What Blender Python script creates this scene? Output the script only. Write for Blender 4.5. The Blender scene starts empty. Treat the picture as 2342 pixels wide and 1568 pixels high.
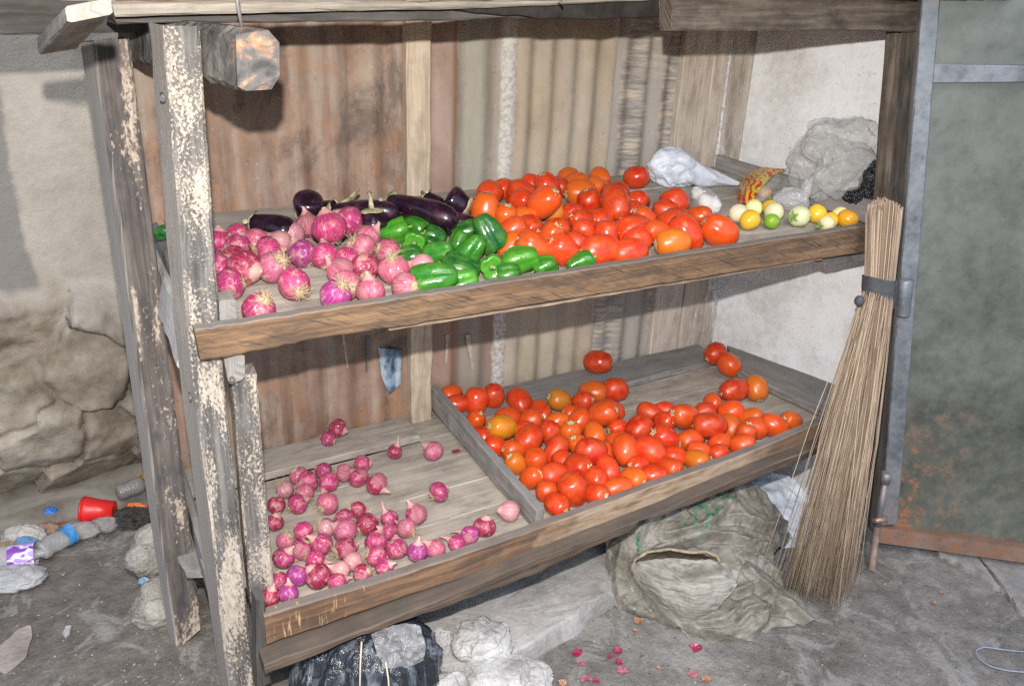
import bpy, bmesh, math, random
from mathutils import Vector, Matrix, noise
rnd = random.Random(11)
S = bpy.context.scene
COL = S.collection

# ------------------------------------------------------------------ camera
YAW, PITCH, ROLL = 0.5192, 0.3841, 0.0436
CAM = Vector((-0.1606, -1.4409, 1.5))
FPX, CX, CY = 1830.2, 1171.0, 784.0          # focal length in units of a 2342 x 1568 frame
FW = Vector((math.sin(YAW)*math.cos(PITCH), math.cos(YAW)*math.cos(PITCH), -math.sin(PITCH)))
_r = Vector((math.cos(YAW), -math.sin(YAW), 0)); _u = _r.cross(FW)
RT = _r*math.cos(ROLL) + _u*math.sin(ROLL); UPV = -_r*math.sin(ROLL) + _u*math.cos(ROLL)
cd = bpy.data.cameras.new('camera'); cam = bpy.data.objects.new('camera', cd); COL.objects.link(cam)
m = Matrix((RT, UPV, -FW)).transposed().to_4x4(); m.translation = CAM
cam.matrix_world = m
cd.sensor_width = 36.0; cd.lens = 36.0*FPX/2342.0; cd.clip_start = 0.05; cd.clip_end = 300
S.camera = cam

# ------------------------------------------------------------------ light
W = bpy.data.worlds.new('World'); S.world = W; W.use_nodes = True
wn = W.node_tree.nodes; wn.clear()
wo = wn.new('ShaderNodeOutputWorld'); wb = wn.new('ShaderNodeBackground'); ws = wn.new('ShaderNodeTexSky')
SUN_EL, SUN_AZ = math.radians(52), math.radians(200)   # azimuth clockwise from +Y
ws.sky_type = 'NISHITA'; ws.sun_disc = False; ws.sun_elevation = SUN_EL; ws.sun_rotation = SUN_AZ
wb.inputs['Strength'].default_value = 0.11
W.node_tree.links.new(ws.outputs[0], wb.inputs[0]); W.node_tree.links.new(wb.outputs[0], wo.inputs[0])
sl = bpy.data.lights.new('sun', 'SUN'); sl.energy = 0.6; sl.angle = math.radians(25); sl.color = (1, .95, .88)
so = bpy.data.objects.new('sun', sl); COL.objects.link(so)
sd = Vector((math.sin(SUN_AZ)*math.cos(SUN_EL), math.cos(SUN_AZ)*math.cos(SUN_EL), math.sin(SUN_EL)))
so.rotation_euler = sd.to_track_quat('Z', 'Y').to_euler()
# the photograph is lit by the photographer's hot-shoe flash: one small lamp where that flash sits
fl = bpy.data.lights.new('camera_flash', 'POINT'); fl.energy = 122; fl.shadow_soft_size = 0.014; fl.color = (1, .955, .90)
fo = bpy.data.objects.new('camera_flash', fl); COL.objects.link(fo)
fo.location = CAM + UPV*0.18 - RT*0.02
S.view_settings.view_transform = 'Standard'; S.view_settings.look = 'None'
S.view_settings.exposure = 0.82; S.view_settings.gamma = 1
S.render.engine = 'CYCLES'
S.cycles.use_denoising = False; S.cycles.max_bounces = 6; S.cycles.transparent_max_bounces = 12
S.cycles.sample_clamp_indirect = 4

# ------------------------------------------------------------------ pixel -> place helpers (photo measured in a 2342 x 1568 frame)
def ray(px, py): return FW + RT*((px-CX)/FPX) - UPV*((py-CY)/FPX)
def on_y(px, py, y=0.0):
    d = ray(px, py); return CAM + d*((y-CAM.y)/d.y)
def on_x(px, py, x):
    d = ray(px, py); return CAM + d*((x-CAM.x)/d.x)
def on_z(px, py, z=0.0):
    d = ray(px, py); return CAM + d*((z-CAM.z)/d.z)
def on_sh(px, py, pl, h=0.0):                # pl: z = a + b x + c y
    a, b, c = pl; a += h; d = ray(px, py)
    return CAM + d*((a+b*CAM.x+c*CAM.y-CAM.z)/(d.z-b*d.x-c*d.y))
def on_pl(px, py, p0, n):
    d = ray(px, py); return CAM + d*((p0-CAM).dot(n)/d.dot(n))
UP = (.9324, .0243, .164)       # upper shelf floor
LO = (.318, .035, .02)          # lower shelf floor
def shz(pl, x, y): return pl[0]+pl[1]*x+pl[2]*y

# ------------------------------------------------------------------ object helpers
def tag(o, label=None, cat=None, group=None, kind=None):
    if label: o['label'] = label
    if cat: o['category'] = cat
    if group: o['group'] = group
    if kind: o['kind'] = kind
    return o
def empty(name, loc=(0, 0, 0), **k):
    o = bpy.data.objects.new(name, None); COL.objects.link(o); o.location = loc
    return tag(o, **k)
def V_(a, b, c): return Vector((a, b, c))
class MB:
    def __init__(s): s.v = []; s.f = []; s.uv = []; s.sm = []; s.mi = []
    def face(s, idx, uvs=None, smooth=False, mi=0):
        s.f.append(list(idx)); s.uv.append(uvs or [(0, 0)]*len(idx)); s.sm.append(smooth); s.mi.append(mi)
    def grid(s, P, smooth=True, closed=False, uvs=None, mi=0, su=1.0, sv=1.0):
        # P: rows of points
        b = len(s.v); nr = len(P); nc = len(P[0])
        for r in P: s.v.extend([tuple(p) for p in r])
        for i in range(nr-1):
            for j in range(nc if closed else nc-1):
                k = (j+1) % nc
                s.face([b+i*nc+j, b+i*nc+k, b+(i+1)*nc+k, b+(i+1)*nc+j],
                       [(i*su, j*sv), (i*su, (j+1)*sv), ((i+1)*su, (j+1)*sv), ((i+1)*su, j*sv)], smooth, mi)
        return b
    def cap(s, idx, smooth=False, mi=0):
        s.face(idx, [(s.v[i][0]+s.v[i][1], s.v[i][2]) for i in idx], smooth, mi)
    def tube(s, pts, rad, n=6, caps=True, smooth=True, mi=0):
        rows = []
        pts = [Vector(p) for p in pts]
        if not isinstance(rad, (list, tuple)): rad = [rad]*len(pts)
        up = Vector((0, 0, 1))
        t0 = (pts[-1]-pts[0]).normalized()
        if abs(t0.z) > .9: up = Vector((1, 0, 0))
        for i, p in enumerate(pts):
            t = (pts[min(i+1, len(pts)-1)]-pts[max(i-1, 0)]).normalized()
            a = t.cross(up).normalized(); b = a.cross(t)
            rows.append([p+(a*math.cos(2*math.pi*k/n)+b*math.sin(2*math.pi*k/n))*rad[i] for k in range(n)])
        b0 = s.grid(rows, smooth, True, mi=mi, su=.05, sv=.02)
        if caps:
            s.cap([b0+k for k in range(n)][::-1], mi=mi); s.cap([b0+(len(pts)-1)*n+k for k in range(n)], mi=mi)
    def member(s, c0, c1, n=10, bev=.004, jit=.0012, seed=0, endjit=.004, mi=0, mids=()):
        """a timber between two 4-corner ends, with worn arrises and slightly uneven faces"""
        rg = random.Random(seed); rows = []
        c0 = [Vector(p) for p in c0]; c1 = [Vector(p) for p in c1]
        L = ((c0[0]+c0[2])-(c1[0]+c1[2])).length/2
        per = [0]
        for k in range(4): per.append(per[-1]+(c0[(k+1) % 4]-c0[k]).length)
        vv = []
        for k in range(4): vv += [per[k]+bev, per[k+1]-bev]
        n = max(2, n)
        ax = ((c1[0]+c1[2])-(c0[0]+c0[2])).normalized()
        for i in range(n+1):
            t = i/n; st = [(0, c0)]+[(tm, [Vector(p) for p in cm]) for tm, cm in mids]+[(1, c1)]
            for (ta, ca), (tb, cb) in zip(st, st[1:]):
                if t <= tb+1e-9: q = [ca[k].lerp(cb[k], (t-ta)/(tb-ta)) for k in range(4)]; break
            row = []
            ctr = (q[0]+q[1]+q[2]+q[3])/4
            sc = 1.0
            for k in range(4):
                a, b = q[k], q[(k+1) % 4]; d = (b-a); ln = d.length; d = d/ln
                bb = min(bev*(1+.8*noise.noise(Vector((seed*3.1+k*7, i*.9, .3)))), ln*.3)
                pa, pb = a+d*bb, b-d*bb
                for p in (pa, pb):
                    nz = Vector((noise.noise(p*9+Vector((seed, 0, 0))), noise.noise(p*9+Vector((0, seed, 5))), noise.noise(p*9+Vector((3, 0, seed)))))
                    nz2 = V_(noise.noise(p*2.5+V_(seed, 0, 0)), noise.noise(p*2.5+V_(0, seed, 5)), noise.noise(p*2.5+V_(3, 0, seed)))
                    row.append(p+nz2*jit*1.6+nz*jit*.45+Vector((rg.uniform(-1, 1), rg.uniform(-1, 1), rg.uniform(-1, 1)))*jit*.28)
            if i in (0, n):
                row = [p+ax*rg.uniform(-1, 1)*endjit for p in row]
            rows.append(row)
        b0 = len(s.v)
        for r in rows: s.v.extend([tuple(p) for p in r])
        uo = rg.uniform(0, 5)
        for i in range(n):
            for j in range(8):
                k = (j+1) % 8
                v1 = vv[j]; v2 = vv[k] if k else per[4]+bev
                u1, u2 = uo+L*i/n, uo+L*(i+1)/n
                s.face([b0+i*8+j, b0+i*8+k, b0+(i+1)*8+k, b0+(i+1)*8+j], [(u1, v1), (u1, v2), (u2, v2), (u2, v1)], False, mi)
        s.face([b0+k for k in range(8)][::-1], [(uo+vv[k]*.15, vv[k]*3) for k in range(8)][::-1], False, mi)
        e = b0+n*8
        s.face([e+k for k in range(8)], [(uo+vv[k]*.15, vv[k]*3) for k in range(8)], False, mi)
    def build(s, name, mats, parent=None, top=False):
        me = bpy.data.meshes.new(name)
        me.from_pydata(s.v, [], s.f)
        ul = me.uv_layers.new(name='UVMap')
        k = 0
        for p, uvs in zip(me.polygons, s.uv):
            for j, li in enumerate(p.loop_indices): ul.data[li].uv = uvs[j]
        me.polygons.foreach_set('use_smooth', s.sm); me.polygons.foreach_set('material_index', s.mi)
        for mm in (mats if isinstance(mats, (list, tuple)) else [mats]): me.materials.append(mm)
        bm = bmesh.new(); bm.from_mesh(me); bmesh.ops.recalc_face_normals(bm, faces=bm.faces); bm.to_mesh(me); bm.free()
        me.update()
        o = bpy.data.objects.new(name, me); COL.objects.link(o)
        if parent: o.parent = parent; o.matrix_parent_inverse = Matrix.Translation(-parent.location)
        return o
def fbm(p, o=4, s=1.0):
    v = 0; a = 1; t = 0
    for i in range(o):
        v += a*noise.noise(p*s); t += a; a *= .5; s *= 2.03
        p = p+Vector((3.7, 1.3, 7.1))
    return v/t
def ridge(p, o=3, s=1.0):
    v = 0; a = 1; t = 0
    for i in range(o):
        v += a*(1-2*abs(noise.noise(p*s))); t += a; a *= .55; s *= 2.1; p = p+Vector((5.1, 9.3, 2.2))
    return v/t

# ------------------------------------------------------------------ materials
class G:
    def __init__(s, name, rough=.8, spec=.4):
        s.m = bpy.data.materials.new(name); s.m.use_nodes = True; s.t = s.m.node_tree
        s.b = s.t.nodes['Principled BSDF']
        s.b.inputs['Roughness'].default_value = rough; s.b.inputs['Specular IOR Level'].default_value = spec
    def n(s, ty, **p):
        x = s.t.nodes.new(ty)
        for k, v in p.items(): setattr(x, k, v)
        return x
    def put(s, inp, v):
        if isinstance(v, bpy.types.NodeSocket): s.t.links.new(v, inp)
        elif isinstance(v, (tuple, list)):
            v = tuple(v)
            if inp.type == 'RGBA' and len(v) == 3: v = v+(1,)
            inp.default_value = v
        else:
            if inp.type == 'VECTOR' and not isinstance(v, (tuple, list)): v = (v, v, v)
            inp.default_value = v
    def co(s, w): return s.n('ShaderNodeTexCoord').outputs[w]
    def oi(s, w): return s.n('ShaderNodeObjectInfo').outputs[w]
    def map(s, v, scale=(1, 1, 1), rot=(0, 0, 0), loc=(0, 0, 0)):
        x = s.n('ShaderNodeMapping'); s.put(x.inputs[0], v); x.inputs[1].default_value = loc
        x.inputs[2].default_value = rot; x.inputs[3].default_value = scale; return x.outputs[0]
    def noise(s, v, scale=5, detail=4, rough=.55, dist=0):
        x = s.n('ShaderNodeTexNoise'); s.put(x.inputs['Vector'], v); x.inputs['Scale'].default_value = scale
        x.inputs['Detail'].default_value = detail; x.inputs['Roughness'].default_value = rough; x.inputs['Distortion'].default_value = dist
        return x.outputs[0]
    def vor(s, v, scale=5, feature='F1', out=0, rnd_=1):
        x = s.n('ShaderNodeTexVoronoi', feature=feature); s.put(x.inputs['Vector'], v); x.inputs['Scale'].default_value = scale
        x.inputs['Randomness'].default_value = rnd_
        return x.outputs[out]
    def wave(s, v, scale=5, dist=2, detail=2, dscale=1, dirn='X'):
        x = s.n('ShaderNodeTexWave', bands_direction=dirn); s.put(x.inputs['Vector'], v); x.inputs['Scale'].default_value = scale
        x.inputs['Distortion'].default_value = dist; x.inputs['Detail'].default_value = detail; x.inputs['Detail Scale'].default_value = dscale
        return x.outputs['Fac']
    def ramp(s, f, stops, interp='LINEAR'):
        x = s.n('ShaderNodeValToRGB'); s.put(x.inputs[0], f); cr = x.color_ramp; cr.interpolation = interp
        while len(cr.elements) < len(stops): cr.elements.new(.5)
        for e, (p, c) in zip(cr.elements, stops):
            e.position = p
            if not isinstance(c, (tuple, list)): c = (c, c, c)
            e.color = tuple(c)+(1,) if len(c) == 3 else c
        return x.outputs[0]
    def mix(s, f, a, b, mode='MIX'):
        x = s.n('ShaderNodeMix', data_type='RGBA', blend_type=mode)
        s.put(x.inputs[0], f); s.put(x.inputs[6], a); s.put(x.inputs[7], b); return x.outputs[2]
    def ma(s, op, a, b=0.0, clamp=False):
        x = s.n('ShaderNodeMath', operation=op); x.use_clamp = clamp; s.put(x.inputs[0], a); s.put(x.inputs[1], b); return x.outputs[0]
    def vm(s, op, a, b=(0, 0, 0)):
        x = s.n('ShaderNodeVectorMath', operation=op); s.put(x.inputs[0], a); s.put(x.inputs[1], b); return x.outputs[0]
    def sep(s, v):
        x = s.n('ShaderNodeSeparateXYZ'); s.put(x.inputs[0], v); return x.outputs
    def comb(s, a, b, c):
        x = s.n('ShaderNodeCombineXYZ'); s.put(x.inputs[0], a); s.put(x.inputs[1], b); s.put(x.inputs[2], c); return x.outputs[0]
    def bump(s, h, strength=.5, dist=.004, nrm=None):
        x = s.n('ShaderNodeBump'); s.put(x.inputs['Height'], h); x.inputs['Strength'].default_value = strength
        x.inputs['Distance'].default_value = dist
        if nrm is not None: s.t.links.new(nrm, x.inputs['Normal'])
        s.t.links.new(x.outputs[0], s.b.inputs['Normal']); return x.outputs[0]
    def base(s, c): s.put(s.b.inputs['Base Color'], c); return s.m
def objvec(g, w='UV', k=7.0):
    return g.vm('ADD', g.co(w), g.vm('SCALE', g.comb(g.oi('Random'), g.oi('Random'), g.oi('Random')), (0, 0, 0))) if False else g.vm('ADD', g.co(w), g.comb(g.ma('MULTIPLY', g.oi('Random'), k), g.ma('MULTIPLY', g.oi('Random'), k*1.7), 0.0))

def wood(name, dark, mid, light, flake=None, cover=.5, stain=(.03, .027, .024), stainamt=.5, dusty=None, dustamt=0, saw=0, rough=.85, fs=1.0, grainy=1.0, side=None, fine=.45, contrast=1.0):
    g = G(name, rough, .25); uv = objvec(g)
    gr = g.noise(g.map(uv, (5, 110, 1)), 1, 6, .62, .35)
    gr2 = g.noise(g.map(uv, (2.2, 26, 1)), 1, 3, .5, .6)
    f = g.ma('ADD', g.ma('MULTIPLY', gr, .62), g.ma('MULTIPLY', gr2, .38))
    c = g.ramp(f, [(.5-.16/contrast, dark), (.5, mid), (.5+.16/contrast, light)])
    cl = g.noise(g.map(uv, (7, 12, 1)), 1, 6, .65)
    c = g.mix(g.ramp(cl, [(.3, .55), (.5, 0)]), c, dark); c = g.mix(g.ramp(cl, [(.52, 0), (.7, .5)]), c, light)
    blot = g.noise(g.map(uv, (9, 20, 1)), 1, 5, .65)
    c = g.mix(g.ma('MULTIPLY', g.ramp(blot, [(.48, 0), (.66, 1)]), stainamt), c, stain)
    h = g.ma('MULTIPLY', f, grainy)
    if saw:
        w = g.noise(g.map(g.map(uv, (1, 1, 1), (0, 0, math.radians(-28))), (9, 150, 1)), 1, 4, .6, .3)
        wm = g.ma('MULTIPLY', g.ramp(w, [(.54, 0), (.62, 1)]), g.ramp(g.noise(g.map(uv, (16, 30, 1)), 1, 4), [(.36, .1), (.6, saw)]))
        c = g.mix(wm, c, stain)
    if flake:
        fw = fine
        big = g.ma('ADD', .5, g.ma('MULTIPLY', g.ma('SUBTRACT', g.noise(g.map(uv, (4*fs, 13*fs, 1)), 1, 4, .6), .5), 1.7), True)
        fine = g.noise(g.map(uv, (95*fs, 130*fs, 1), (0, 0, .5)), 1, 6, .72)
        m_ = g.ma('ADD', g.ma('MULTIPLY', big, 1-fw), g.ma('MULTIPLY', fine, fw))
        t = .62-.24*cover
        mask = g.ramp(m_, [(t-.022, 0), (t+.022, 1)])
        fc = g.ramp(g.noise(g.map(uv, (60, 90, 1)), 1, 3), [(.3, tuple(x*.62 for x in flake)), (.6, flake)])
        c = g.mix(mask, c, fc)
        h = g.ma('ADD', h, g.ma('MULTIPLY', mask, .35))
    if side:
        ge = g.n('ShaderNodeNewGeometry'); nx_ = g.sep(ge.outputs['Normal'])[0]
        c = g.mix(g.ma('MULTIPLY', g.ramp(g.ma('MULTIPLY', nx_, -1.0), [(.6, 0), (.75, 1)]), .9), c, g.ramp(f, [(.35, tuple(v*.75 for v in side)), (.65, side)]))
    if dusty:
        ge = g.n('ShaderNodeNewGeometry'); nz = g.sep(ge.outputs['Normal'])[2]
        dm = g.ma('MULTIPLY', g.ramp(nz, [(.3, 0), (.9, 1)]), g.ramp(g.noise(g.co('Object'), 14, 4), [(.25, dustamt), (.75, dustamt*.45)]))
        c = g.mix(dm, c, dusty)
    g.bump(h, .55, .003)
    return g.base(c)
DUST = (.215, .205, .195)
M = {}
M['white_wood'] = wood('whitewashed wood', (.06, .056, .054), (.12, .113, .108), (.22, .205, .19), (.46, .395, .325), .46, stainamt=.5, side=(.27, .24, .215), fine=.66, fs=1.35)
M['white_wood2'] = wood('whitewashed plank', (.06, .056, .054), (.13, .12, .113), (.24, .22, .2), (.46, .39, .315), .43, stainamt=.45, fine=.66, fs=1.35)
M['p1_wood'] = wood('peeling painted plank', (.058, .050, .047), (.115, .098, .088), (.2, .172, .152), (.46, .375, .30), .30, stain=(.05, .05, .056), stainamt=.8, fs=.7, fine=.5, side=(.34, .31, .28))
M['grey_wood'] = wood('grey timber', (.14, .128, .117), (.25, .232, .215), (.35, .325, .3), stainamt=.45, dusty=DUST, dustamt=.7, contrast=.85)
M['floor_wood'] = wood('shelf boards', (.19, .168, .142), (.37, .325, .27), (.46, .41, .345), stain=(.13, .115, .10), stainamt=.62, dusty=(.44, .405, .36), dustamt=.2, rough=.9, contrast=.8)
M['front_wood'] = wood('oiled brown board', (.075, .046, .03), (.165, .10, .058), (.28, .172, .095), stain=(.05, .04, .036), stainamt=.6, dusty=DUST, dustamt=.85, saw=.9)
M['front_wood2'] = wood('red brown board', (.09, .05, .032), (.19, .105, .06), (.33, .2, .12), stain=(.05, .04, .034), stainamt=.6, dusty=DUST, dustamt=.75)
M['tan_wood'] = wood('scuffed tan board', (.17, .11, .07), (.32, .22, .145), (.42, .31, .215), stain=(.09, .07, .055), stainamt=.55, dusty=DUST, dustamt=.75)
M['dark_wood'] = wood('sooty timber', (.035, .032, .03), (.07, .063, .057), (.12, .11, .1), stainamt=.4, dusty=(.2, .19, .18), dustamt=.5)
M['batten'] = wood('pale batten', (.34, .26, .19), (.52, .42, .315), (.64, .54, .42), stain=(.2, .14, .105), stainamt=.4, contrast=.8)
M['pale_plank'] = wood('pale fence plank', (.36, .295, .245), (.54, .46, .385), (.64, .57, .49), stain=(.22, .16, .125), stainamt=.4, contrast=.8)
M['pale_board'] = wood('dusty pale board', (.3, .28, .26), (.44, .415, .39), (.52, .495, .47), stain=(.22, .2, .185), stainamt=.3, contrast=.7)
M['fascia'] = wood('pale fascia', (.15, .13, .11), (.29, .255, .215), (.38, .34, .29), stain=(.1, .085, .07), stainamt=.4)
M['header'] = wood('smoked beam', (.055, .044, .036), (.13, .105, .084), (.23, .19, .15), stain=(.045, .038, .034), stainamt=.75, fs=.8, dusty=DUST, dustamt=.4)
M['rail_wood'] = wood('sooty rail', (.05, .036, .026), (.105, .075, .054), (.175, .128, .092), stain=(.045, .038, .032), stainamt=.6, dusty=(.14, .125, .11), dustamt=.45)

def rust_sheet(name, cols, streak=(.28, .265, .25), amt=.6, drip=None, low=None, seed=0, orange=0, bands=False):
    g = G(name, .75, .3); ob = g.map(g.co('Object'), loc=(seed, 0, seed*2.3)); oz = g.sep(g.co('Object'))[2]
    a = g.noise(g.map(ob, (15, 0, 1.3)), 1, 6, .62)
    b = g.noise(g.map(ob, (1, 0, .6)), 7, 7, .68, .4); e = g.noise(g.map(ob, (1, 0, .7), loc=(3, 0, 1)), 4.2, 6, .65, .5)
    f = g.ma('ADD', g.ma('MULTIPLY', a, .45), g.ma('MULTIPLY', b, .55))
    n_ = len(cols); c = g.ramp(f, [(.33+.34*i/(n_-1), k) for i, k in enumerate(cols)])
    st = g.noise(g.map(ob, (34, 0, 1.1), loc=(4, 0, 0)), 1, 5, .62)
    c = g.mix(g.ma('MULTIPLY', g.ramp(g.ma('ADD', g.ma('MULTIPLY', st, .5), g.ma('MULTIPLY', e, .5)), [(.49, 0), (.60, 1)]), amt), c, streak)
    if orange:
        c = g.mix(g.ramp(g.noise(g.map(ob, (1, 0, .6), loc=(8, 0, 5)), 5.5, 6, .7, .6), [(.52, 0), (.64, orange)]), c, (.36, .17, .075))
        c = g.mix(g.ramp(g.noise(g.map(ob, (1, 0, .5), loc=(1, 0, 9)), 6.5, 6, .7, .6), [(.54, 0), (.66, .7)]), c, (.075, .06, .052))
    sp = g.noise(ob, 55, 4, .7)
    c = g.mix(g.ramp(sp, [(.60, 0), (.74, .45)]), c, tuple(x*.5 for x in cols[0]))
    c = g.mix(g.ramp(g.noise(ob, 70, 5, .75), [(.62, 0), (.68, .5)]), c, (.48, .45, .42))
    if low:
        zz = g.ma('ADD', oz, g.ma('MULTIPLY', b, .25))
        c = g.mix(g.ma('MULTIPLY', g.ramp(zz, [(.88, 1), (1.05, 0)]), g.ramp(e, [(.38, .35), (.58, .9)])), c, low)
    if drip:
        d = g.noise(g.map(ob, (9, 0, 70), loc=(2, 0, 3)), 1, 4, .55, .4)
        dm = g.noise(g.map(ob, (11, 0, 1.2), loc=(7, 0, 0)), 1, 2)
        c = g.mix(g.ma('MULTIPLY', g.ramp(d, [(.52, 0), (.57, 1)]), g.ramp(dm, [(.44, 0), (.52, .8)])), c, drip)
        c = g.mix(g.ma('MULTIPLY', g.ramp(d, [(.40, 1), (.46, 0)]), g.ramp(dm, [(.47, 0), (.55, .5)])), c, (.13, .12, .112))
    c = g.mix(g.ramp(g.ma('ADD', oz, g.ma('MULTIPLY', e, .25)), [(.5, .75), (.68, 0)]) if False else g.ma('MULTIPLY', g.ramp(e, [(.48, 0), (.66, .4)]), .7), c, (.29, .255, .215))
    if bands:
        x = g.ma('ADD', g.ma('MULTIPLY', g.ma('SUBTRACT', g.sep(g.co('Object'))[0], .7), 3.2), g.ma('MULTIPLY', g.ma('SUBTRACT', b, .5), .09))
        c = g.mix(g.ramp(x, [(.26, .75), (.33, 0)]), c, g.ramp(b, [(.35, (.25, .15, .115)), (.6, (.38, .27, .22))]))
        c = g.mix(g.ma('MULTIPLY', g.ramp(x, [(.29, 0), (.33, .8)]), g.ramp(x, [(.34, 1), (.37, 0)])), c, (.26, .12, .065))
        c = g.mix(g.ma('MULTIPLY', g.ramp(x, [(.40, 0), (.46, .45)]), g.ramp(x, [(.6, 1), (.72, 0)])), c, (.33, .335, .27))
        c = g.mix(g.ma('MULTIPLY', g.ramp(x, [(.78, 0), (.81, 1)]), g.ramp(g.noise(ob, 80, 4, .7), [(.42, .35), (.55, .95)])), c, (.56, .55, .51))
    g.bump(g.ma('ADD', b, g.ma('MULTIPLY', sp, .4)), .35, .003)
    return g.base(c)
M['rust_a'] = rust_sheet('rusty sheet', [(.14, .08, .055), (.235, .145, .105), (.325, .22, .165), (.41, .32, .255)], (.40, .345, .29), .55, orange=.75)
M['rust_b'] = rust_sheet('rusty grey sheet', [(.17, .125, .09), (.26, .21, .165), (.33, .295, .245), (.39, .35, .295)], (.43, .40, .35), .6, seed=3, low=(.25, .155, .115), bands=True)
M['sheet_c'] = rust_sheet('beige sheet', [(.25, .195, .135), (.36, .295, .215), (.43, .365, .28), (.48, .425, .34)], (.35, .315, .27), .4, seed=5)
M['sheet_d'] = rust_sheet('stained grey sheet', [(.24, .215, .19), (.34, .31, .28), (.41, .38, .345)], (.46, .42, .37), .4, drip=(.55, .46, .34), seed=9)

def plaster(name, c1, c2, c3, sc=3.0, rough=.9, bs=.5, streak=0):
    g = G(name, rough, .2); ob = g.co('Object')
    a = g.noise(ob, sc, 7, .62); b = g.noise(ob, sc*9, 5, .65)
    c = g.ramp(g.ma('ADD', g.ma('MULTIPLY', a, .7), g.ma('MULTIPLY', b, .3)), [(.36, c1), (.5, c2), (.64, c3)])
    if streak:
        st = g.noise(g.map(ob, (14, 14, 1.0)), 1, 4, .6)
        c = g.mix(g.ramp(st, [(.5, 0), (.72, streak)]), c, c1)
    sp = g.noise(ob, sc*30, 3, .6)
    c = g.mix(g.ramp(sp, [(.62, 0), (.72, .6)]), c, tuple(x*.45 for x in c1))
    g.bump(g.ma('ADD', g.ma('MULTIPLY', a, .6), g.ma('MULTIPLY', b, .5)), bs, .012)
    return g.base(c)
M['panel_white'] = plaster('limewashed panel', (.60, .58, .56), (.79, .79, .80), (.85, .86, .88), 4, .85, .25, .3)
M['stone_grey'] = plaster('slab stone', (.22, .205, .19), (.36, .345, .33), (.46, .445, .43), 5, .9, .6)
M['stone_white'] = plaster('chalky stone', (.26, .25, .24), (.42, .41, .40), (.54, .53, .52), 12, .85, .7)
M['stone_tan'] = plaster('rubble stone', (.15, .135, .115), (.27, .245, .215), (.38, .355, .32), 14, .9, .7)
def ground_mat():
    g = G('trodden earth', .88, .3); ob = g.co('Object')
    a = g.noise(ob, 2.6, 8, .62, .3); b = g.noise(ob, 18, 6, .66); d = g.noise(ob, 90, 3, .6)
    c = g.ramp(g.ma('ADD', g.ma('MULTIPLY', a, .6), g.ma('MULTIPLY', b, .4)), [(.34, (.088, .081, .073)), (.47, (.16, .149, .137)), (.56, (.225, .212, .197)), (.68, (.315, .30, .28))])
    c = g.mix(g.ramp(d, [(.66, 0), (.74, .45)]), c, (.38, .36, .33))
    c = g.mix(g.ramp(g.noise(ob, 60, 4, .7), [(.3, .7), (.42, 0)]), c, (.05, .045, .04))
    x = g.sep(ob)[0]
    lf = g.ramp(g.ma('ADD', x, g.ma('MULTIPLY', a, .5)), [(.2, .75), (.75, 0)])
    c = g.mix(lf, c, g.ramp(b, [(.35, (.10, .088, .076)), (.6, (.17, .15, .13)), (.75, (.225, .2, .178))]))
    g.put(g.b.inputs['Roughness'], g.ramp(a, [(.35, .55), (.6, .95)]))
    fine = g.noise(ob, 230, 4, .75); c = g.mix(g.ramp(fine, [(.40, .3), (.48, 0)]), c, (.06, .055, .05)); c = g.mix(g.ramp(fine, [(.6, 0), (.72, .3)]), c, (.36, .345, .325))
    bl = g.noise(ob, 7, 6, .7, .8); c = g.mix(g.ramp(bl, [(.53, 0), (.6, .55)]), c, (.33, .318, .30)); c = g.mix(g.ramp(bl, [(.34, .4), (.45, 0)]), c, (.09, .082, .075))
    g.bump(g.ma('ADD', g.ma('ADD', g.ma('MULTIPLY', b, .7), g.ma('MULTIPLY', d, .3)), g.ma('MULTIPLY', fine, .14)), .8, .014)
    return g.base(c)
M['ground'] = ground_mat()
def left_wall_mat():
    g = G('plaster over stone', .92, .2); ob = g.co('Object')
    a = g.noise(ob, 2.4, 7, .6); b = g.noise(ob, 13, 6, .65); s_ = g.sep(ob)
    zz = g.ma('ADD', s_[2], g.ma('MULTIPLY', g.ma('SUBTRACT', a, .5), .28))
    pl = g.ramp(g.ma('ADD', g.ma('MULTIPLY', a, .6), g.ma('MULTIPLY', b, .4)), [(.38, (.31, .275, .225)), (.52, (.40, .36, .305)), (.65, (.46, .42, .365))])
    st = g.ramp(g.ma('ADD', g.ma('MULTIPLY', a, .5), g.ma('MULTIPLY', b, .5)), [(.36, (.14, .112, .085)), (.48, (.245, .205, .16)), (.58, (.33, .29, .235)), (.68, (.41, .375, .315))])
    c = g.mix(g.ramp(zz, [(.52, 1), (.7, 0)]), pl, st)
    # a patch where the grey render has come away (left)
    grey = g.ma('MULTIPLY', g.ramp(g.ma('ADD', g.ma('ADD', s_[0], 1.0), g.ma('MULTIPLY', a, .16)), [(.80, 1), (.815, 0)]), g.ramp(zz, [(.66, 0), (.69, 1)]))
    grey = g.ma('MULTIPLY', grey, g.ramp(zz, [(1.06, 1), (1.08, 0)]))
    c = g.mix(g.ma('MULTIPLY', grey, .8), c, (.19, .182, .17))
    moss = g.ma('MULTIPLY', g.ramp(g.noise(ob, 6, 5), [(.55, 0), (.68, .4)]), g.ramp(zz, [(.45, 1), (.6, 0)]))
    c = g.mix(moss, c, (.12, .115, .07))
    cr = g.vor(g.vm('ADD', ob, g.vm('SCALE', ob, (0, 0, 0))), 3.2, 'DISTANCE_TO_EDGE')
    g.bump(g.ma('ADD', g.ma('MULTIPLY', b, .6), g.ma('MULTIPLY', g.noise(ob, 45, 5, .7), .35)), .7, .016)
    return g.base(c)
M['left_wall'] = left_wall_mat()

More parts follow.
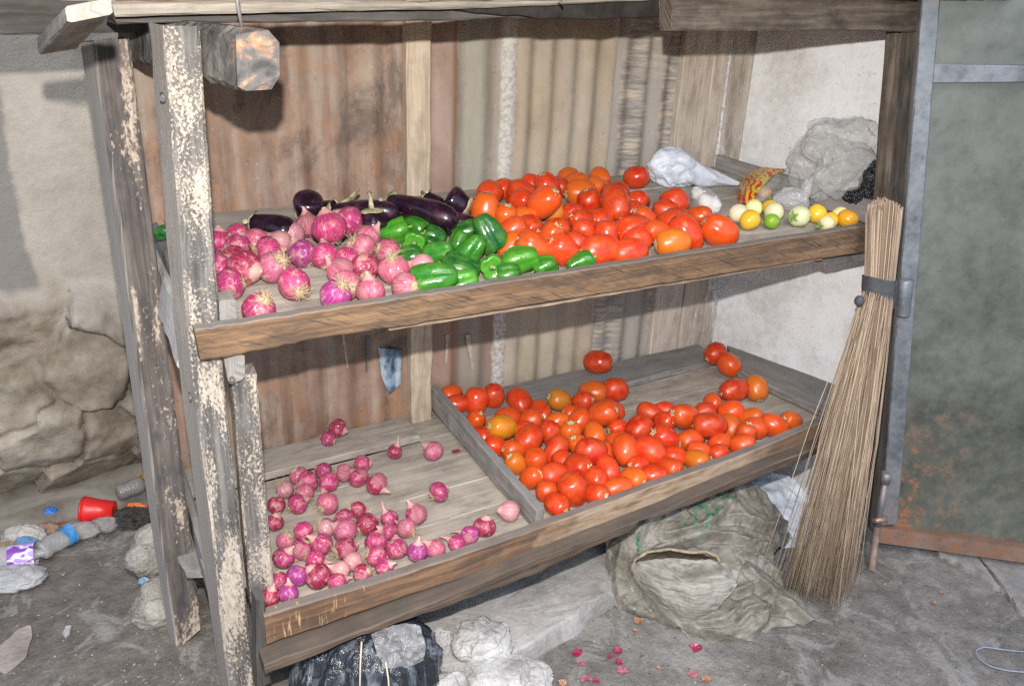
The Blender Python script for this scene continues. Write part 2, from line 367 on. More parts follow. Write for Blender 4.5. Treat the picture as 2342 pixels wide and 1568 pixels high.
def plain(name, c, rough=.5, spec=.4, var=.15, sc=12, bs=.2, bd=.003, metal=0, alpha=1, trans=0, coat=0):
    g = G(name, rough, spec); ob = g.co('Object')
    n_ = g.noise(ob, sc, 5, .6)
    col = g.ramp(n_, [(.3, tuple(x*(1-var) for x in c)), (.7, tuple(min(1, x*(1+var)) for x in c))])
    g.b.inputs['Metallic'].default_value = metal; g.b.inputs['Alpha'].default_value = alpha
    g.b.inputs['Transmission Weight'].default_value = trans; g.b.inputs['Coat Weight'].default_value = coat
    if bs: g.bump(n_, bs, bd)
    return g.base(col)
def door_mat():
    g = G('worn green steel', .48, .45); ob = g.co('Object'); g.b.inputs['Metallic'].default_value = .35
    a = g.noise(ob, 3.2, 7, .62); b = g.noise(ob, 22, 6, .7); z = g.sep(ob)[2]
    c = g.ramp(g.ma('ADD', g.ma('MULTIPLY', a, .6), g.ma('MULTIPLY', b, .4)), [(.36, (.07, .072, .058)), (.5, (.122, .126, .106)), (.64, (.175, .182, .16))])
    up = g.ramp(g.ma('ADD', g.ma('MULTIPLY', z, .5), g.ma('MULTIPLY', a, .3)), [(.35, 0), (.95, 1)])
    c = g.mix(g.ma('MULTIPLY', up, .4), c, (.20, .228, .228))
    rz = g.ma('ADD', z, g.ma('MULTIPLY', g.ma('SUBTRACT', a, .5), .9))
    rm = g.ma('MULTIPLY', g.ramp(rz, [(.15, 1), (.5, 0)]), g.ramp(b, [(.5, 0), (.6, 1)]))
    rm = g.ma('MULTIPLY', rm, g.ramp(g.ma('SUBTRACT', g.sep(ob)[0], 1.6), [(.36, 1), (.5, .12)]))
    c = g.mix(rm, c, g.ramp(b, [(.5, (.24, .10, .045)), (.7, (.45, .2, .09))]))
    c = g.mix(g.ramp(g.noise(ob, 70, 4, .7), [(.26, .5), (.36, 0)]), c, (.05, .048, .042))
    c = g.mix(g.ramp(g.noise(ob, 48, 4, .75), [(.68, 0), (.78, .4)]), c, (.34, .36, .35))
    g.put(g.b.inputs['Roughness'], g.ramp(b, [(.3, .38), (.7, .7)]))
    g.bump(b, .25, .003)
    return g.base(c)
M['door'] = door_mat()
def steel_mat(name, c1, c2, rust=.4):
    g = G(name, .42, .5); ob = g.co('Object'); g.b.inputs['Metallic'].default_value = .55
    a = g.noise(ob, 7, 6, .62); b = g.noise(ob, 34, 6, .7)
    c = g.ramp(g.ma('ADD', g.ma('MULTIPLY', a, .6), g.ma('MULTIPLY', b, .4)), [(.36, c1), (.62, c2)])
    z = g.sep(ob)[2]
    rm = g.ma('MULTIPLY', g.ramp(g.ma('ADD', z, g.ma('MULTIPLY', a, .4)), [(.25, 1), (.55, .12)]), g.ramp(b, [(.45, 0), (.58, 1)]))
    c = g.mix(g.ma('MULTIPLY', rm, rust), c, (.34, .155, .075))
    g.put(g.b.inputs['Roughness'], g.ramp(b, [(.3, .32), (.7, .68)])); g.bump(b, .2, .002)
    return g.base(c)
M['stile'] = steel_mat('blue grey steel', (.13, .145, .16), (.27, .295, .325), .5)
M['rail_rust'] = steel_mat('rusted rail', (.22, .14, .10), (.42, .3, .25), .9)

# ================================================================== the setting
V = Vector
def ground_h(x, y):
    h = .010*fbm(V((x*2.2, y*2.2, 0)), 4) + .006*fbm(V((x*9, y*9, 3)), 3)
    # the gutter along the old wall at the left
    if x < .35:
        e = y - (1.03+.06*fbm(V((x*3, 0, 8)), 2)+.12*x)
        if e > 0: h -= min(.075, e*.75)*min(1, (.35-x)/.3)
    return h
g_ = MB(); nx, ny = 230, 190
def axis_pts(a, b, c, d, n):   # dense between b and c
    k = n//6; return [a+(b-a)*i/k for i in range(k)]+[b+(c-b)*i/(n-2*k) for i in range(n-2*k)]+[c+(d-c)*i/k for i in range(k+1)]
xs = axis_pts(-30, -1.2, 2.9, 30, nx); ys = axis_pts(-30, -1.0, 1.7, 30, ny)
g_.grid([[V((x, y, ground_h(x, y) if -2 < x < 4 and -2 < y < 2.2 else 0)) for y in ys] for x in xs])
tag(g_.build('ground', M['ground']), kind='structure')

def water_mat():
    g = G('gutter water', .12, .5); ob = g.co('Object')
    n_ = g.noise(ob, 7, 5, .6, .6); c = g.ramp(n_, [(.35, (.20, .18, .15)), (.6, (.34, .315, .275))])
    g.bump(g.noise(ob, 30, 3), .08, .004); return g.base(c)
w_ = MB(); w_.grid([[V((-1.6+.1*i, .98+.05*j, -.036)) for j in range(9)] for i in range(20)])
tag(w_.build('gutter_water', water_mat()), kind='structure')

# old wall at the left: flat render above, bulging rubble courses below with dark hollows at its foot
lw = MB(); rows = []
NI, NJ = 260, 210
cr_ = random.Random(21); cells = []
for gi in range(-6, 4):
    for gj in range(4):
        cells.append((gi*.24+.12*(gj % 2)+cr_.uniform(-.08, .08), -.02+gj*.19+cr_.uniform(-.05, .05), cr_.uniform(.02, .085), cr_.uniform(-.35, .35), cr_.uniform(-.3, .25)))
def rubble(x, z):
    x += .11*fbm(V((x*3.4, z*3.4, 1)), 4); z += .11*fbm(V((x*3.4, z*3.4, 7)), 4)
    ds = sorted((((x-c[0])/1.25)**2+(z-c[1])**2, k) for k, c in enumerate(cells))[:2]
    d1, d2 = math.sqrt(ds[0][0]), math.sqrt(ds[1][0]); e = min(1, (d2-d1)/.022); c = cells[ds[0][1]]
    return (.72+.28*e*e*(3-2*e))*(.012+.9*c[2]+(x-c[0])*c[3]+(z-c[1])*c[4])
for i in range(NI+1):
    r = []
    for j in range(NJ+1):
        x = -1.7+2.3*i/NI; z = -.15+1.95*j/NJ
        p = V((x, 0, z)); wx, wz = x, z
        t = min(1, max(0, (.66-z+.05*fbm(p*4, 2))/.07))
        y = 1.30 - t*(.01+rubble(wx, wz)) - .006*fbm(p*6, 4) - t*.03*fbm(p*10, 5)-t*.012*ridge(p*7, 3)
        if z < .13: y += (.13-z)*.9
        r.append(V((x, y, z)))
    rows.append(r)
lw.grid(rows)
b0 = len(lw.v); lw.grid([[V((-1.7, 1.7, z)), V((.6, 1.7, z))] for z in (-.15, 1.8)])
lw.grid([[V((-1.7, 1.2999, 1.8)), V((.6, 1.2999, 1.8))], [V((-1.7, 1.7, 1.8)), V((.6, 1.7, 1.8))]])
tag(lw.build('old_wall', M['left_wall']), label='old wall of pale render over rubble stone behind the gutter at the left', cat='wall')

# ------------------------------------------------------------------ corrugated back fence
BY = .605
fence = empty('sheet_fence', (.8, BY+.05, 0), label='patched fence of rusty corrugated sheets closing the back of the stall', cat='fence')
def sheet(name, x0, x1, yo, lam, amp, mat, z0=-.02, z1=1.75, n=None, ph=0):
    mb = MB(); n = n or max(12, int((x1-x0)/lam*12)); rows = []
    for i in range(n+1):
        x = x0+(x1-x0)*i/n; r = []
        for j in range(31):
            z = z0+(z1-z0)*j/30
            w = amp*math.sin(2*math.pi*x/lam+ph)*(1+.3*noise.noise(V((x*5, z*2, 3))))
            r.append(V((x+.004*noise.noise(V((z*6, i*.0, 1))), yo+w+.007*fbm(V((x*4, z*3, yo*9)), 3), z)))
        rows.append(r)
    mb.grid(rows)
    # the sheet's thickness, seen at its edges
    for i in (0, n):
        mb.grid([[p for p in rows[i]], [p+V((0, .003, 0)) for p in rows[i]]], smooth=False)
    return mb.build(name, mat, fence)
sheet('rusty_sheet', -.005, .69, BY+.016, .098, .011, M['rust_a'])
sheet('rusty_sheet', .715, 1.005, BY+.016, .092, .009, M['rust_b'], ph=1)
sheet('beige_sheet', .99, 1.325, BY+.010, .074, .007, M['sheet_c'])
sheet('grey_sheet', 1.31, 1.58, BY+.018, .078, .008, M['sheet_d'], ph=2)
mb = MB(); a, b = .655, .722
mb.member([(a, BY-.03, .30), (b, BY-.03, .30), (b, BY+.01, .30), (a, BY+.01, .30)], [(a-.008, BY-.03, 1.7), (b-.004, BY-.03, 1.7), (b-.004, BY+.01, 1.7), (a-.008, BY+.01, 1.7)], 16, .007, .004, 5)
mb.build('batten', M['batten'], fence)
for k, (a, b, ty) in enumerate([(1.572, 1.695, -.006), (1.70, 1.76, -.004), (1.762, 1.885, -.002)]):
    mb = MB(); mb.member([(a, BY+ty, 0), (b, BY+ty, 0), (b, BY+.02, 0), (a, BY+.02, 0)], [(a, BY+ty, 1.7), (b, BY+ty, 1.7), (b, BY+.02, 1.7), (a, BY+.02, 1.7)], 14, .004, .003, 30+k)
    mb.build('fence_plank', M['pale_plank'] if k < 2 else wood('half limed plank', (.32, .27, .22), (.48, .42, .36), (.58, .52, .46), (.74, .73, .72), .42, stain=(.14, .11, .09), fs=.35), fence)
# torn strips of faded posters pasted on the rusty sheet below the shelf
mb = MB()
pts = [(865, 795), (918, 800), (916, 878), (890, 902), (872, 858)]
q = [on_y(px, py, BY+.001) for px, py in pts]; c_ = sum(q, V())/len(q)
i0 = len(mb.v)
mb.v += [tuple(p) for p in q]+[tuple(p+V((0, .003, 0))) for p in q]
mb.face([i0+k for k in range(5)][::-1]); mb.face([i0+5+k for k in range(5)])
for k in range(5): mb.face([i0+k, i0+(k+1) % 5, i0+5+(k+1) % 5, i0+5+k])
def poster_mat():
    g = G('faded blue paper', .8, .2); ob = g.co('Object')
    n_ = g.noise(g.map(ob, (30, 1, 14)), 1, 5, .6)
    return g.base(g.ramp(n_, [(.38, (.05, .05, .052)), (.47, (.10, .17, .24)), (.56, (.27, .36, .43)), (.66, (.5, .49, .47))]))
mb.build('blue_paper_strip', poster_mat(), fence)
def streak_strip(px0, y0, px1, y1, wpx, mat, name):
    mb = MB(); rows = []
    for i in range(13):
        t = i/12; x = px0+(px1-px0)*t; y = y0+(y1-y0)*t
        w = wpx*(1-.55*t)*(.75+.5*noise.noise(V((t*6, px0, 0))))
        a, b = on_y(x-w/2, y, BY+.0035), on_y(x+w/2, y, BY+.0035)
        rows.append([a+V((0, .008, 0)), a, b, b+V((0, .008, 0))])
    mb.grid(rows, smooth=False); mb.build(name, mat, fence)
lime = plain('dried lime run', (.40, .35, .29), .85, .2, .25, 40)
streak_strip(1070, 765, 1082, 845, 16, lime, 'lime_run')
streak_strip(1024, 765, 1020, 830, 10, lime, 'lime_run')
streak_strip(785, 765, 795, 840, 9, lime, 'lime_run')
streak_strip(843, 770, 840, 850, 11, plain('grey smear', (.13, .14, .13), .8), 'grey_smear')

# ------------------------------------------------------------------ white side panel (the end wall of the stall)
wp = MB(); rows = []
A, B = V((1.868, BY-.002)), V((2.01, .02))
for i in range(25):
    t = i/24; r = []
    for j in range(41):
        z = -.01+1.72*j/40; p = A.lerp(B, t)
        p3 = V((p.x, p.y, z)); o = .006*fbm(p3*5, 4)+.0025*fbm(p3*30, 3)
        r.append(V((p.x-o, p.y, z)))
    rows.append(r)
wp.grid(rows)
wp.grid([[p+V((.05, 0, 0)) for p in rows[i]] for i in range(25)])
wp.grid([rows[24], [p+V((.05, 0, 0)) for p in rows[24]]], smooth=False)
tag(wp.build('white_end_wall', M['panel_white']), label='limewashed white end wall between the back fence and the right post', cat='wall')

# ================================================================== the stall
stall = empty('market_stall', (.9, .3, 0), label='crooked wooden two-shelf vegetable stall with whitewashed left posts', cat='market stall')
def ypost(name, mat, tl, tr, bl, br, y0, th, seed, n=22, bev=.004, jit=.002, yb=None):
    """a post from its front face in the picture (front at depth y0, foot at depth yb), thickness th"""
    yb = y0 if yb is None else yb
    T = V((0, th, 0)); a, b, c, d = on_y(*bl, yb), on_y(*br, yb), on_y(*tl, y0), on_y(*tr, y0)
    mb = MB(); mb.member([a, b, b+T, a+T], [c, d, d+T, c+T], n, bev, jit, seed)
    return mb.build(name, mat, stall)
def p2_sec(fl_, fr_, bl2):
    a, b, c = on_y(*fl_, 0), on_y(*fr_, 0), on_y(*bl2, .06); return [a, b, b+V((0, .06, 0)), V((c.x, .06, (a.z+b.z)/2))]
mb = MB(); mb.member(p2_sec((533, 1640), (592, 1640), (512, 1640)), p2_sec((376, 64), (458, 58), (341, 62)), 26, .005, .0014, 1, mids=[(.385, p2_sec((455, 960), (521, 958), (420, 960))), (.52, p2_sec((430, 745), (502, 740), (395, 742)))])
mb.build('post', M['white_wood'], stall)
ypost('post_splint', M['white_wood2'], (530, 855), (588, 852), (575, 1385), (629, 1358), -.001, .05, 2, jit=.0016)
T = V((0, .07, 0)); mb = MB()      # rear left post: a plank with a broad worn chamfer on its left arris
mb.member([on_y(404, 1484, .33), on_y(462, 1432, .33), on_y(462, 1432, .33)+T, on_y(385, 1468, .40)], [on_y(214, 95, .33), on_y(298, 90, .33), on_y(298, 90, .33)+T, on_y(183, 100, .40)], 22, .005, .0012, 3)
mb.build('post', M['p1_wood'], stall)
rp = ypost('post', M['dark_wood'] if False else M['header'], (2060, 74), (2112, 74), (1968, 1225), (2012, 1215), .02, .05, 4)
# cross beam tying the two left posts, its battered end towards the viewer
def beam_end_mat():
    g = G('battered beam', .85, .25); ob = g.co('Object'); n_ = g.noise(ob, 16, 6, .65, .5); s_ = g.noise(ob, 70, 4, .7)
    c = g.ramp(n_, [(.35, (.05, .047, .045)), (.5, (.125, .115, .107)), (.62, (.22, .2, .183))])
    y = g.sep(ob)[1]
    e = g.ma('MULTIPLY', g.ramp(g.ma('ADD', y, 1.0), [(.905, 1), (.925, 0)]), g.ramp(n_, [(.49, 0), (.58, .9)]))
    c = g.mix(e, c, g.ramp(s_, [(.35, (.22, .10, .045)), (.55, (.40, .2, .095)), (.68, (.45, .34, .27))]))
    g.bump(g.ma('ADD', n_, g.ma('MULTIPLY', s_, .5)), .8, .006); return g.base(c)
mb = MB()
q = [on_y(*p, -.11) for p in ((536, 62), (624, 66), (633, 196), (540, 209))]
r_ = [p+V((-.115, .62, .012)) for p in q]
mb.member([r_[0], r_[1], r_[2], r_[3]], [q[0], q[1], q[2], q[3]], 40, .011, .0045, 6, endjit=.006)
mb.build('cross_beam', beam_end_mat(), stall)
mb = MB(); mb.tube([on_y(541, -30, -.09), on_y(543, 10, -.09), on_y(553, 62, -.085)], .0028, 6)
mb.build('hanging_wire', plain('dull wire', (.16, .15, .15), .5, .5), stall)
# wooden peg and nails on the left post
mb = MB(); q = [on_y(*p, -.018) for p in ((512, 816), (558, 808), (560, 868), (524, 880))]
mb.member([p+V((0, .03, 0)) for p in q], q, 4, .007, .001, 8); mb.build('wooden_cleat', M['grey_wood'], stall)
for (px, py, y, r) in ((531, 868, -.02, .0055), (373, 222, -.003, .005), (1283, 0, 0, .003), (436, 907, -.002, .003)):
    c0 = on_y(px, py, y); mb = MB(); mb.tube([c0+V((0, .012, .004)), c0, c0+V((-.002, -.006, -.003))], [r*.6, r, r*.9], 8)
    mb.build('nail', plain('old nail', (.12, .115, .11), .5, .5), stall)

# ---- upper shelf
def P3(x, y, pl, h=0): return V((x, y, shz(pl, x, y)+h))
us = empty('upper_shelf', (.9, .3, .95)); us.parent = stall; us.matrix_parent_inverse = Matrix.Translation(-stall.location)
def plank_x(mb, x0, x1, y0, y1, pl, th, seed, lift=0, n=24, jit=.0016, sk=0.0):
    a, b, c, d = P3(x0, y0, pl, lift), P3(x0-sk, y1, pl, lift), P3(x1, y0, pl, lift), P3(x1-sk, y1, pl, lift)
    D = V((0, 0, -th)); mb.member([a, b, b+D, a+D], [c, d, d+D, c+D], n, .003, jit, seed)
ysp = [0.001, .105, .232, .34, .47, .594]
for k in range(5):
    mb = MB(); plank_x(mb, .012+.006*k, 1.80+.006*k+rnd.uniform(-.01, .01), ysp[k]+.0015, ysp[k+1]-.0015, UP, .02, 40+k, lift=rnd.uniform(-.002, .0))
    mb.build('shelf_board', M['floor_wood'], us)
mb = MB()   # front board of the upper shelf
tl, tr, br, bl = on_y(445, 754, -.03), on_y(1985, 516, -.03), on_y(1985, 577, -.03), on_y(480, 824, -.03)
bl = V((tl.x+.004, -.03, bl.z))
T = V((0, .028, 0))
# three lengths so that the worn lower edge can swell and thin as in the photograph
def mid(pt, pb): return on_y(*pt, -.03), on_y(*pb, -.03)
st_ = [(tl, bl)]+[mid((x, 754-238*(x-445)/1540), (x, yb)) for x, yb in ((552, 811), (712, 778), (880, 752), (1000, 734), (1250, 693), (1500, 653), (1750, 612))]+[(tr, br)]
rows = []; rg = random.Random(5)
for i in range(len(st_)-1):
    for k in range(8 if i < len(st_)-2 else 9):
        t = k/8; a = st_[i][0].lerp(st_[i+1][0], t); b = st_[i][1].lerp(st_[i+1][1], t)
        a += V((0, 0, .0012*rg.uniform(-1, 1))); b += V((0, 0, .0013*rg.uniform(-1, 1)+.002*noise.noise(V((a.x*14, 0, 4)))))
        e = .003
        rows.append([a+V((0, e, 0)), a+V((0, 0, -e)), b+V((0, 0, e)), b+V((0, e, 0)), b+T+V((0, -e, 0)), b+T+V((0, 0, e)), a+T+V((0, 0, -e)), a+T+V((0, -e, 0))])
b0 = len(mb.v); acc = 0
for r in rows: mb.v += [tuple(p) for p in r]
for i in range(len(rows)-1):
    L = (rows[i+1][0]-rows[i][0]).length
    vv = [0, .004, .075, .079, .10, .104, .175, .18, .205]
    for j in range(8):
        k = (j+1) % 8
        mb.face([b0+i*8+j, b0+i*8+k, b0+(i+1)*8+k, b0+(i+1)*8+j], [(acc, vv[j]), (acc, vv[j+1]), (acc+L, vv[j+1]), (acc+L, vv[j])])
    acc += L
mb.face([b0+k for k in range(8)][::-1], [(.03*k, .02*(k % 3)) for k in range(8)]); e = b0+(len(rows)-1)*8
mb.face([e+k for k in range(8)], [(.03*k, .02*(k % 3)) for k in range(8)])
mb.build('front_board', M['front_wood'], us)
mb = MB()  # rough lath under the front board, pale broken underside
a, b = on_y(890, 752, -.02), on_y(1880, 591, -.02)
mb.member([a, a+V((0, .03, 0)), a+V((0, .03, -.007)), a+V((0, 0, -.007))], [b, b+V((0, .03, 0)), b+V((0, .03, -.006)), b+V((0, 0, -.006))], 60, .002, .0022, 51)
mb.build('lath', M['tan_wood'], us)
mb = MB()  # left side boards, seen between the posts
a = V((.006, .05, 1.0)); b = V((.0, .60, 1.012))
mb.member([a, a+V((.018, 0, .012)), a+V((.018, 0, -.045)), a+V((0, 0, -.05))], [b, b+V((.018, 0, .012)), b+V((.018, 0, -.03)), b+V((0, 0, -.03))], 14, .004, .003, 52)
mb.build('side_board', M['grey_wood'], us)
mb = MB()
a = V((-.006, .065, .955)); b = V((-.006, .60, .975))
mb.member([a, a+V((.02, 0, 0)), a+V((0, 0, -.095)), a+V((-.022, 0, -.09))], [b, b+V((.02, 0, 0)), b+V((0, 0, -.085)), b+V((-.022, 0, -.08))], 14, .006, .004, 53)
mb.build('side_board', M['pale_board'], us)
mb = MB()  # small end block behind the post at the front left corner
q = [on_y(*p, .004) for p in ((503, 690), (540, 682), (545, 738), (505, 745))]
mb.member([p+V((0, .035, .006)) for p in q], q, 4, .003, .001, 54); mb.build('corner_block', M['grey_wood'], us)
mb = MB()  # right side board of the shelf, standing on edge along the white panel
A2, B2 = on_y(1640, 354, .585), on_y(2022, 468, .04)
mb.member([A2, A2+V((.02, 0, 0)), A2+V((.02, 0, -.06)), A2+V((0, 0, -.06))], [B2, B2+V((.02, 0, 0)), B2+V((.02, 0, -.07)), B2+V((0, 0, -.07))], 16, .003, .002, 55)
mb.build('side_board', M['grey_wood'], us)
mb = MB()  # bearer under the right end
q = [on_y(1888, 588, .0), on_y(1990, 580, .0)]
mb.member([q[0], q[0]+V((0, .05, 0)), q[0]+V((0.01, .05, -.022)), q[0]+V((.01, 0, -.022))], [q[1], q[1]+V((0, .05, 0)), q[1]+V((0, .05, -.022)), q[1]+V((0, 0, -.022))], 5, .004, .003, 56)
mb.build('bearer', M['grey_wood'], us)

# ---- lower shelf
ls = empty('lower_shelf', (.9, .3, .32)); ls.parent = stall; ls.matrix_parent_inverse = Matrix.Translation(-stall.location)
yl = [-.05, .09, .215, .35, .47]
for k in range(4):
    mb = MB(); plank_x(mb, .082 if k == 0 else -.005+.004*k, 1.87, yl[k]+.0015, yl[k+1]-.0015, LO, .02, 60+k, lift=-.001*k)
    mb.build('shelf_board', M['floor_wood'], ls)
mb = MB(); plank_x(mb, .0, .64, .475, .60, LO, .022, 66, lift=.014); mb.build('back_plank', M['floor_wood'], ls)
mb = MB(); a, b, c, d = P3(.735, .455, LO, .03), P3(.735, .60, LO, .045), P3(1.79, .47, LO, .024), P3(1.79, .60, LO, .03)
D = V((0, 0, -.024)); mb.member([a, b, b+D, a+D], [c, d, d+D, c+D], 26, .004, .003, 67); mb.build('back_plank', M['grey_wood'], ls)
mb = MB(); plank_x(mb, .64, 1.85, .472, .60, LO, .02, 68, lift=-.003); mb.build('shelf_board', M['floor_wood'], ls)
mb = MB()  # wide grey plank lying along the right side of the lower tray
q = [on_sh(*p, LO, .03) for p in ((1660, 783), (1950, 868), (1905, 950), (1690, 845))]
D = V((0, 0, -.028)); mb.member([q[0], q[3], q[3]+D, q[0]+D], [q[1], q[2], q[2]+D, q[1]+D], 16, .005, .003, 69); mb.build('side_plank', M['grey_wood'], ls)
def front_strip(name, mat, x0, top0, bot0, x1, top1, bot1, y, th, seed, n=40, jit=.002):
    a, b, c, d = on_y(x0, top0, y), on_y(x0+3, bot0, y), on_y(x1, top1, y), on_y(x1, bot1, y)
    T = V((0, th, 0)); mb = MB(); mb.member([a, b, b+T, a+T], [c, d, d+T, c+T], n, .004, jit, seed)
    return mb.build(name, mat, ls)
def split_mat():
    g = wood('front plank', (.09, .05, .032), (.19, .105, .06), (.33, .2, .12), stain=(.05, .04, .034), stainamt=.6, dusty=DUST, dustamt=.75)
    return g
def profile_strip(name, mat, tops, bots, y, th, seed, jt=.0012, jb=.002, sub=7):
    def lin(tab, x):
        for (x0, y0), (x1, y1) in zip(tab, tab[1:]):
            if x <= x1: return y0+(y1-y0)*(x-x0)/(x1-x0)
        return tab[-1][1]
    xs_ = sorted(set([t[0] for t in tops]+[b[0] for b in bots])); fx = []
    for a, b in zip(xs_, xs_[1:]):
        m_ = max(1, int((b-a)/28)); fx += [a+(b-a)*k/m_ for k in range(m_)]
    fx.append(xs_[-1]); rg = random.Random(seed); T = V((0, th, 0)); rows = []
    for x in fx:
        a = on_y(x, lin(tops, x), y); b = on_y(x, lin(bots, x), y); b = V((a.x, y, b.z))
        a += V((0, .001*rg.uniform(-1, 1), jt*rg.uniform(-1, 1))); b += V((0, .001*rg.uniform(-1, 1), jb*rg.uniform(-1, 1))); e = .0035
        rows.append([a+V((0, e, 0)), a+V((0, 0, -e)), b+V((0, 0, e)), b+V((0, e, 0)), b+T+V((0, -e, 0)), b+T+V((0, 0, e)), a+T+V((0, 0, -e)), a+T+V((0, -e, 0))])
    mb = MB(); mb.v = [tuple(p) for r in rows for p in r]; acc = rg.uniform(0, 4); vv = [0, .005, .06, .065, .09, .095, .15, .155, .18]
    for i in range(len(rows)-1):
        L = (rows[i+1][0]-rows[i][0]).length
        for j in range(8):
            k = (j+1) % 8; mb.face([i*8+j, i*8+k, (i+1)*8+k, (i+1)*8+j], [(acc, vv[j]), (acc, vv[j+1]), (acc+L, vv[j+1]), (acc+L, vv[j])])
        acc += L
    mb.face(list(range(8))[::-1], [(.03*k, .02*(k % 3)) for k in range(8)]); e = (len(rows)-1)*8; mb.face([e+k for k in range(8)], [(.03*k, .02*(k % 3)) for k in range(8)])
    return mb.build(name, mat, ls)
def lower_front_mat():
    m_ = wood('scuffed brown board', (.07, .04, .026), (.155, .09, .054), (.27, .165, .1), stain=(.06, .05, .043), stainamt=.55, dusty=DUST, dustamt=.8)
    g = G.__new__(G); g.m = m_; g.t = m_.node_tree; g.b = g.t.nodes['Principled BSDF']
    old = g.b.inputs['Base Color'].links[0].from_socket; ob = g.co('Object'); uv = objvec(g)
    x = g.ma('ADD', g.ma('MULTIPLY', g.sep(ob)[0], .5), g.ma('MULTIPLY', g.ma('SUBTRACT', g.noise(uv, 9, 5, .65), .5), .22))
    # the board is rubbed pale along its middle length
    worn = g.ma('MULTIPLY', g.ramp(x, [(.37, 0), (.42, 1)]), g.ramp(x, [(.66, 1), (.74, .15)]))
    ge = g.n('ShaderNodeNewGeometry'); ny = g.ma('MULTIPLY', g.sep(ge.outputs['Normal'])[1], -1.0)
    worn = g.ma('MULTIPLY', worn, g.ramp(ny, [(.5, 0), (.8, .85)]))
    gr = g.noise(g.map(uv, (9, 60, 1)), 1, 6, .65)
    c = g.mix(worn, old, g.ramp(gr, [(.36, (.20, .125, .078)), (.5, (.36, .265, .18)), (.66, (.46, .36, .265))]))
    # short knife nicks across the left end
    nk = g.noise(g.map(uv, (120, 14, 1), (0, 0, .12)), 1, 3, .6); nk = g.ma('MULTIPLY', g.ramp(nk, [(.62, 0), (.68, 1)]), g.ramp(x, [(.16, 1), (.22, 0)]))
    c = g.mix(nk, c, (.42, .27, .15)); g.t.links.new(c, g.b.inputs['Base Color']); return m_
profile_strip('front_board', lower_front_mat(), [(604, 1408), (732, 1368), (842, 1338), (1030, 1277), (1230, 1208), (1499, 1110), (1679, 1048), (1885, 963), (1930, 945)],
    [(604, 1476), (762, 1423), (1030, 1330), (1230, 1255), (1499, 1161), (1679, 1093), (1875, 1017), (1930, 996)], -.08, .028, 70)
profile_strip('front_rail', M['rail_wood'], [(604, 1520), (686, 1491), (842, 1435), (1030, 1361), (1230, 1277), (1499, 1175), (1680, 1096), (1873, 1020), (1930, 998)],
    [(604, 1545), (622, 1538), (828, 1455), (1030, 1385), (1230, 1312), (1405, 1229), (1432, 1222), (1450, 1210), (1462, 1191), (1499, 1185), (1675, 1118), (1863, 1043), (1930, 1018)], -.118, .08, 72, .0016, .003)
mb = MB(); q = [on_y(*p, -.07) for p in ((586, 1376), (606, 1370), (622, 1560), (590, 1580))]
mb.member([q[3], q[2], q[2]+V((0, .05, 0)), q[3]+V((0, .05, 0))], [q[0], q[1], q[1]+V((0, .05, 0)), q[0]+V((0, .05, 0))], 8, .003, .002, 73); mb.build('corner_block', M['dark_wood'], ls)
mb = MB()  # divider standing on edge
a0, a1 = V((.722, -.05, .404)), V((.724, .596, .455))
mb.member([a0+V((0, 0, 0)), a0+V((.024, 0, 0)), a0+V((.024, 0, -.062)), a0+V((0, 0, -.062))], [a1, a1+V((.022, 0, 0)), a1+V((.022, 0, -.075)), a1+V((0, 0, -.075))], 22, .003, .0022, 74)
mb.build('divider', M['grey_wood'], ls)
mb = MB()  # left side board of the lower shelf
a, b = V((-.012, .06, .337)), V((-.012, .6, .37))
mb.member([a, a+V((.018, 0, 0)), a+V((.018, 0, -.09)), a+V((0, 0, -.09))], [b, b+V((.018, 0, 0)), b+V((.018, 0, -.09)), b+V((0, 0, -.09))], 14, .005, .003, 75); mb.build('side_board', M['grey_wood'], ls)
mb = MB()  # bearer whose broken end pokes out between the left posts
q = [on_z(*p, .26) for p in ((352, 1190), (468, 1168), (488, 1302), (424, 1306))]
D = V((0, 0, -.022)); mb.member([q[0], q[1], q[1]+D, q[0]+D], [q[3], q[2], q[2]+D, q[3]+D], 10, .007, .004, 76); mb.build('bearer', M['grey_wood'], ls)
mb = MB()  # raking strut down to the front post
a, b = on_y(462, 1290, .14), on_y(520, 1500, .03)
mb.member([a, a+V((.03, 0, 0)), a+V((.03, .02, 0)), a+V((0, .02, 0))], [b, b+V((.03, 0, 0)), b+V((.03, .02, 0)), b+V((0, .02, 0))], 8, .004, .002, 77); mb.build('strut', M['grey_wood'], stall)
# hidden legs that carry the back and right end
for k, (x, y) in enumerate([(.06, .55), (1.72, .55)]):
    mb = MB(); mb.member([(x, y, 0), (x+.05, y, 0), (x+.05, y+.04, 0), (x, y+.04, 0)], [(x, y, .29), (x+.05, y, .29), (x+.05, y+.04, .29), (x, y+.04, .29)], 6, .004, .002, 80+k); mb.build('leg', M['dark_wood'], stall)

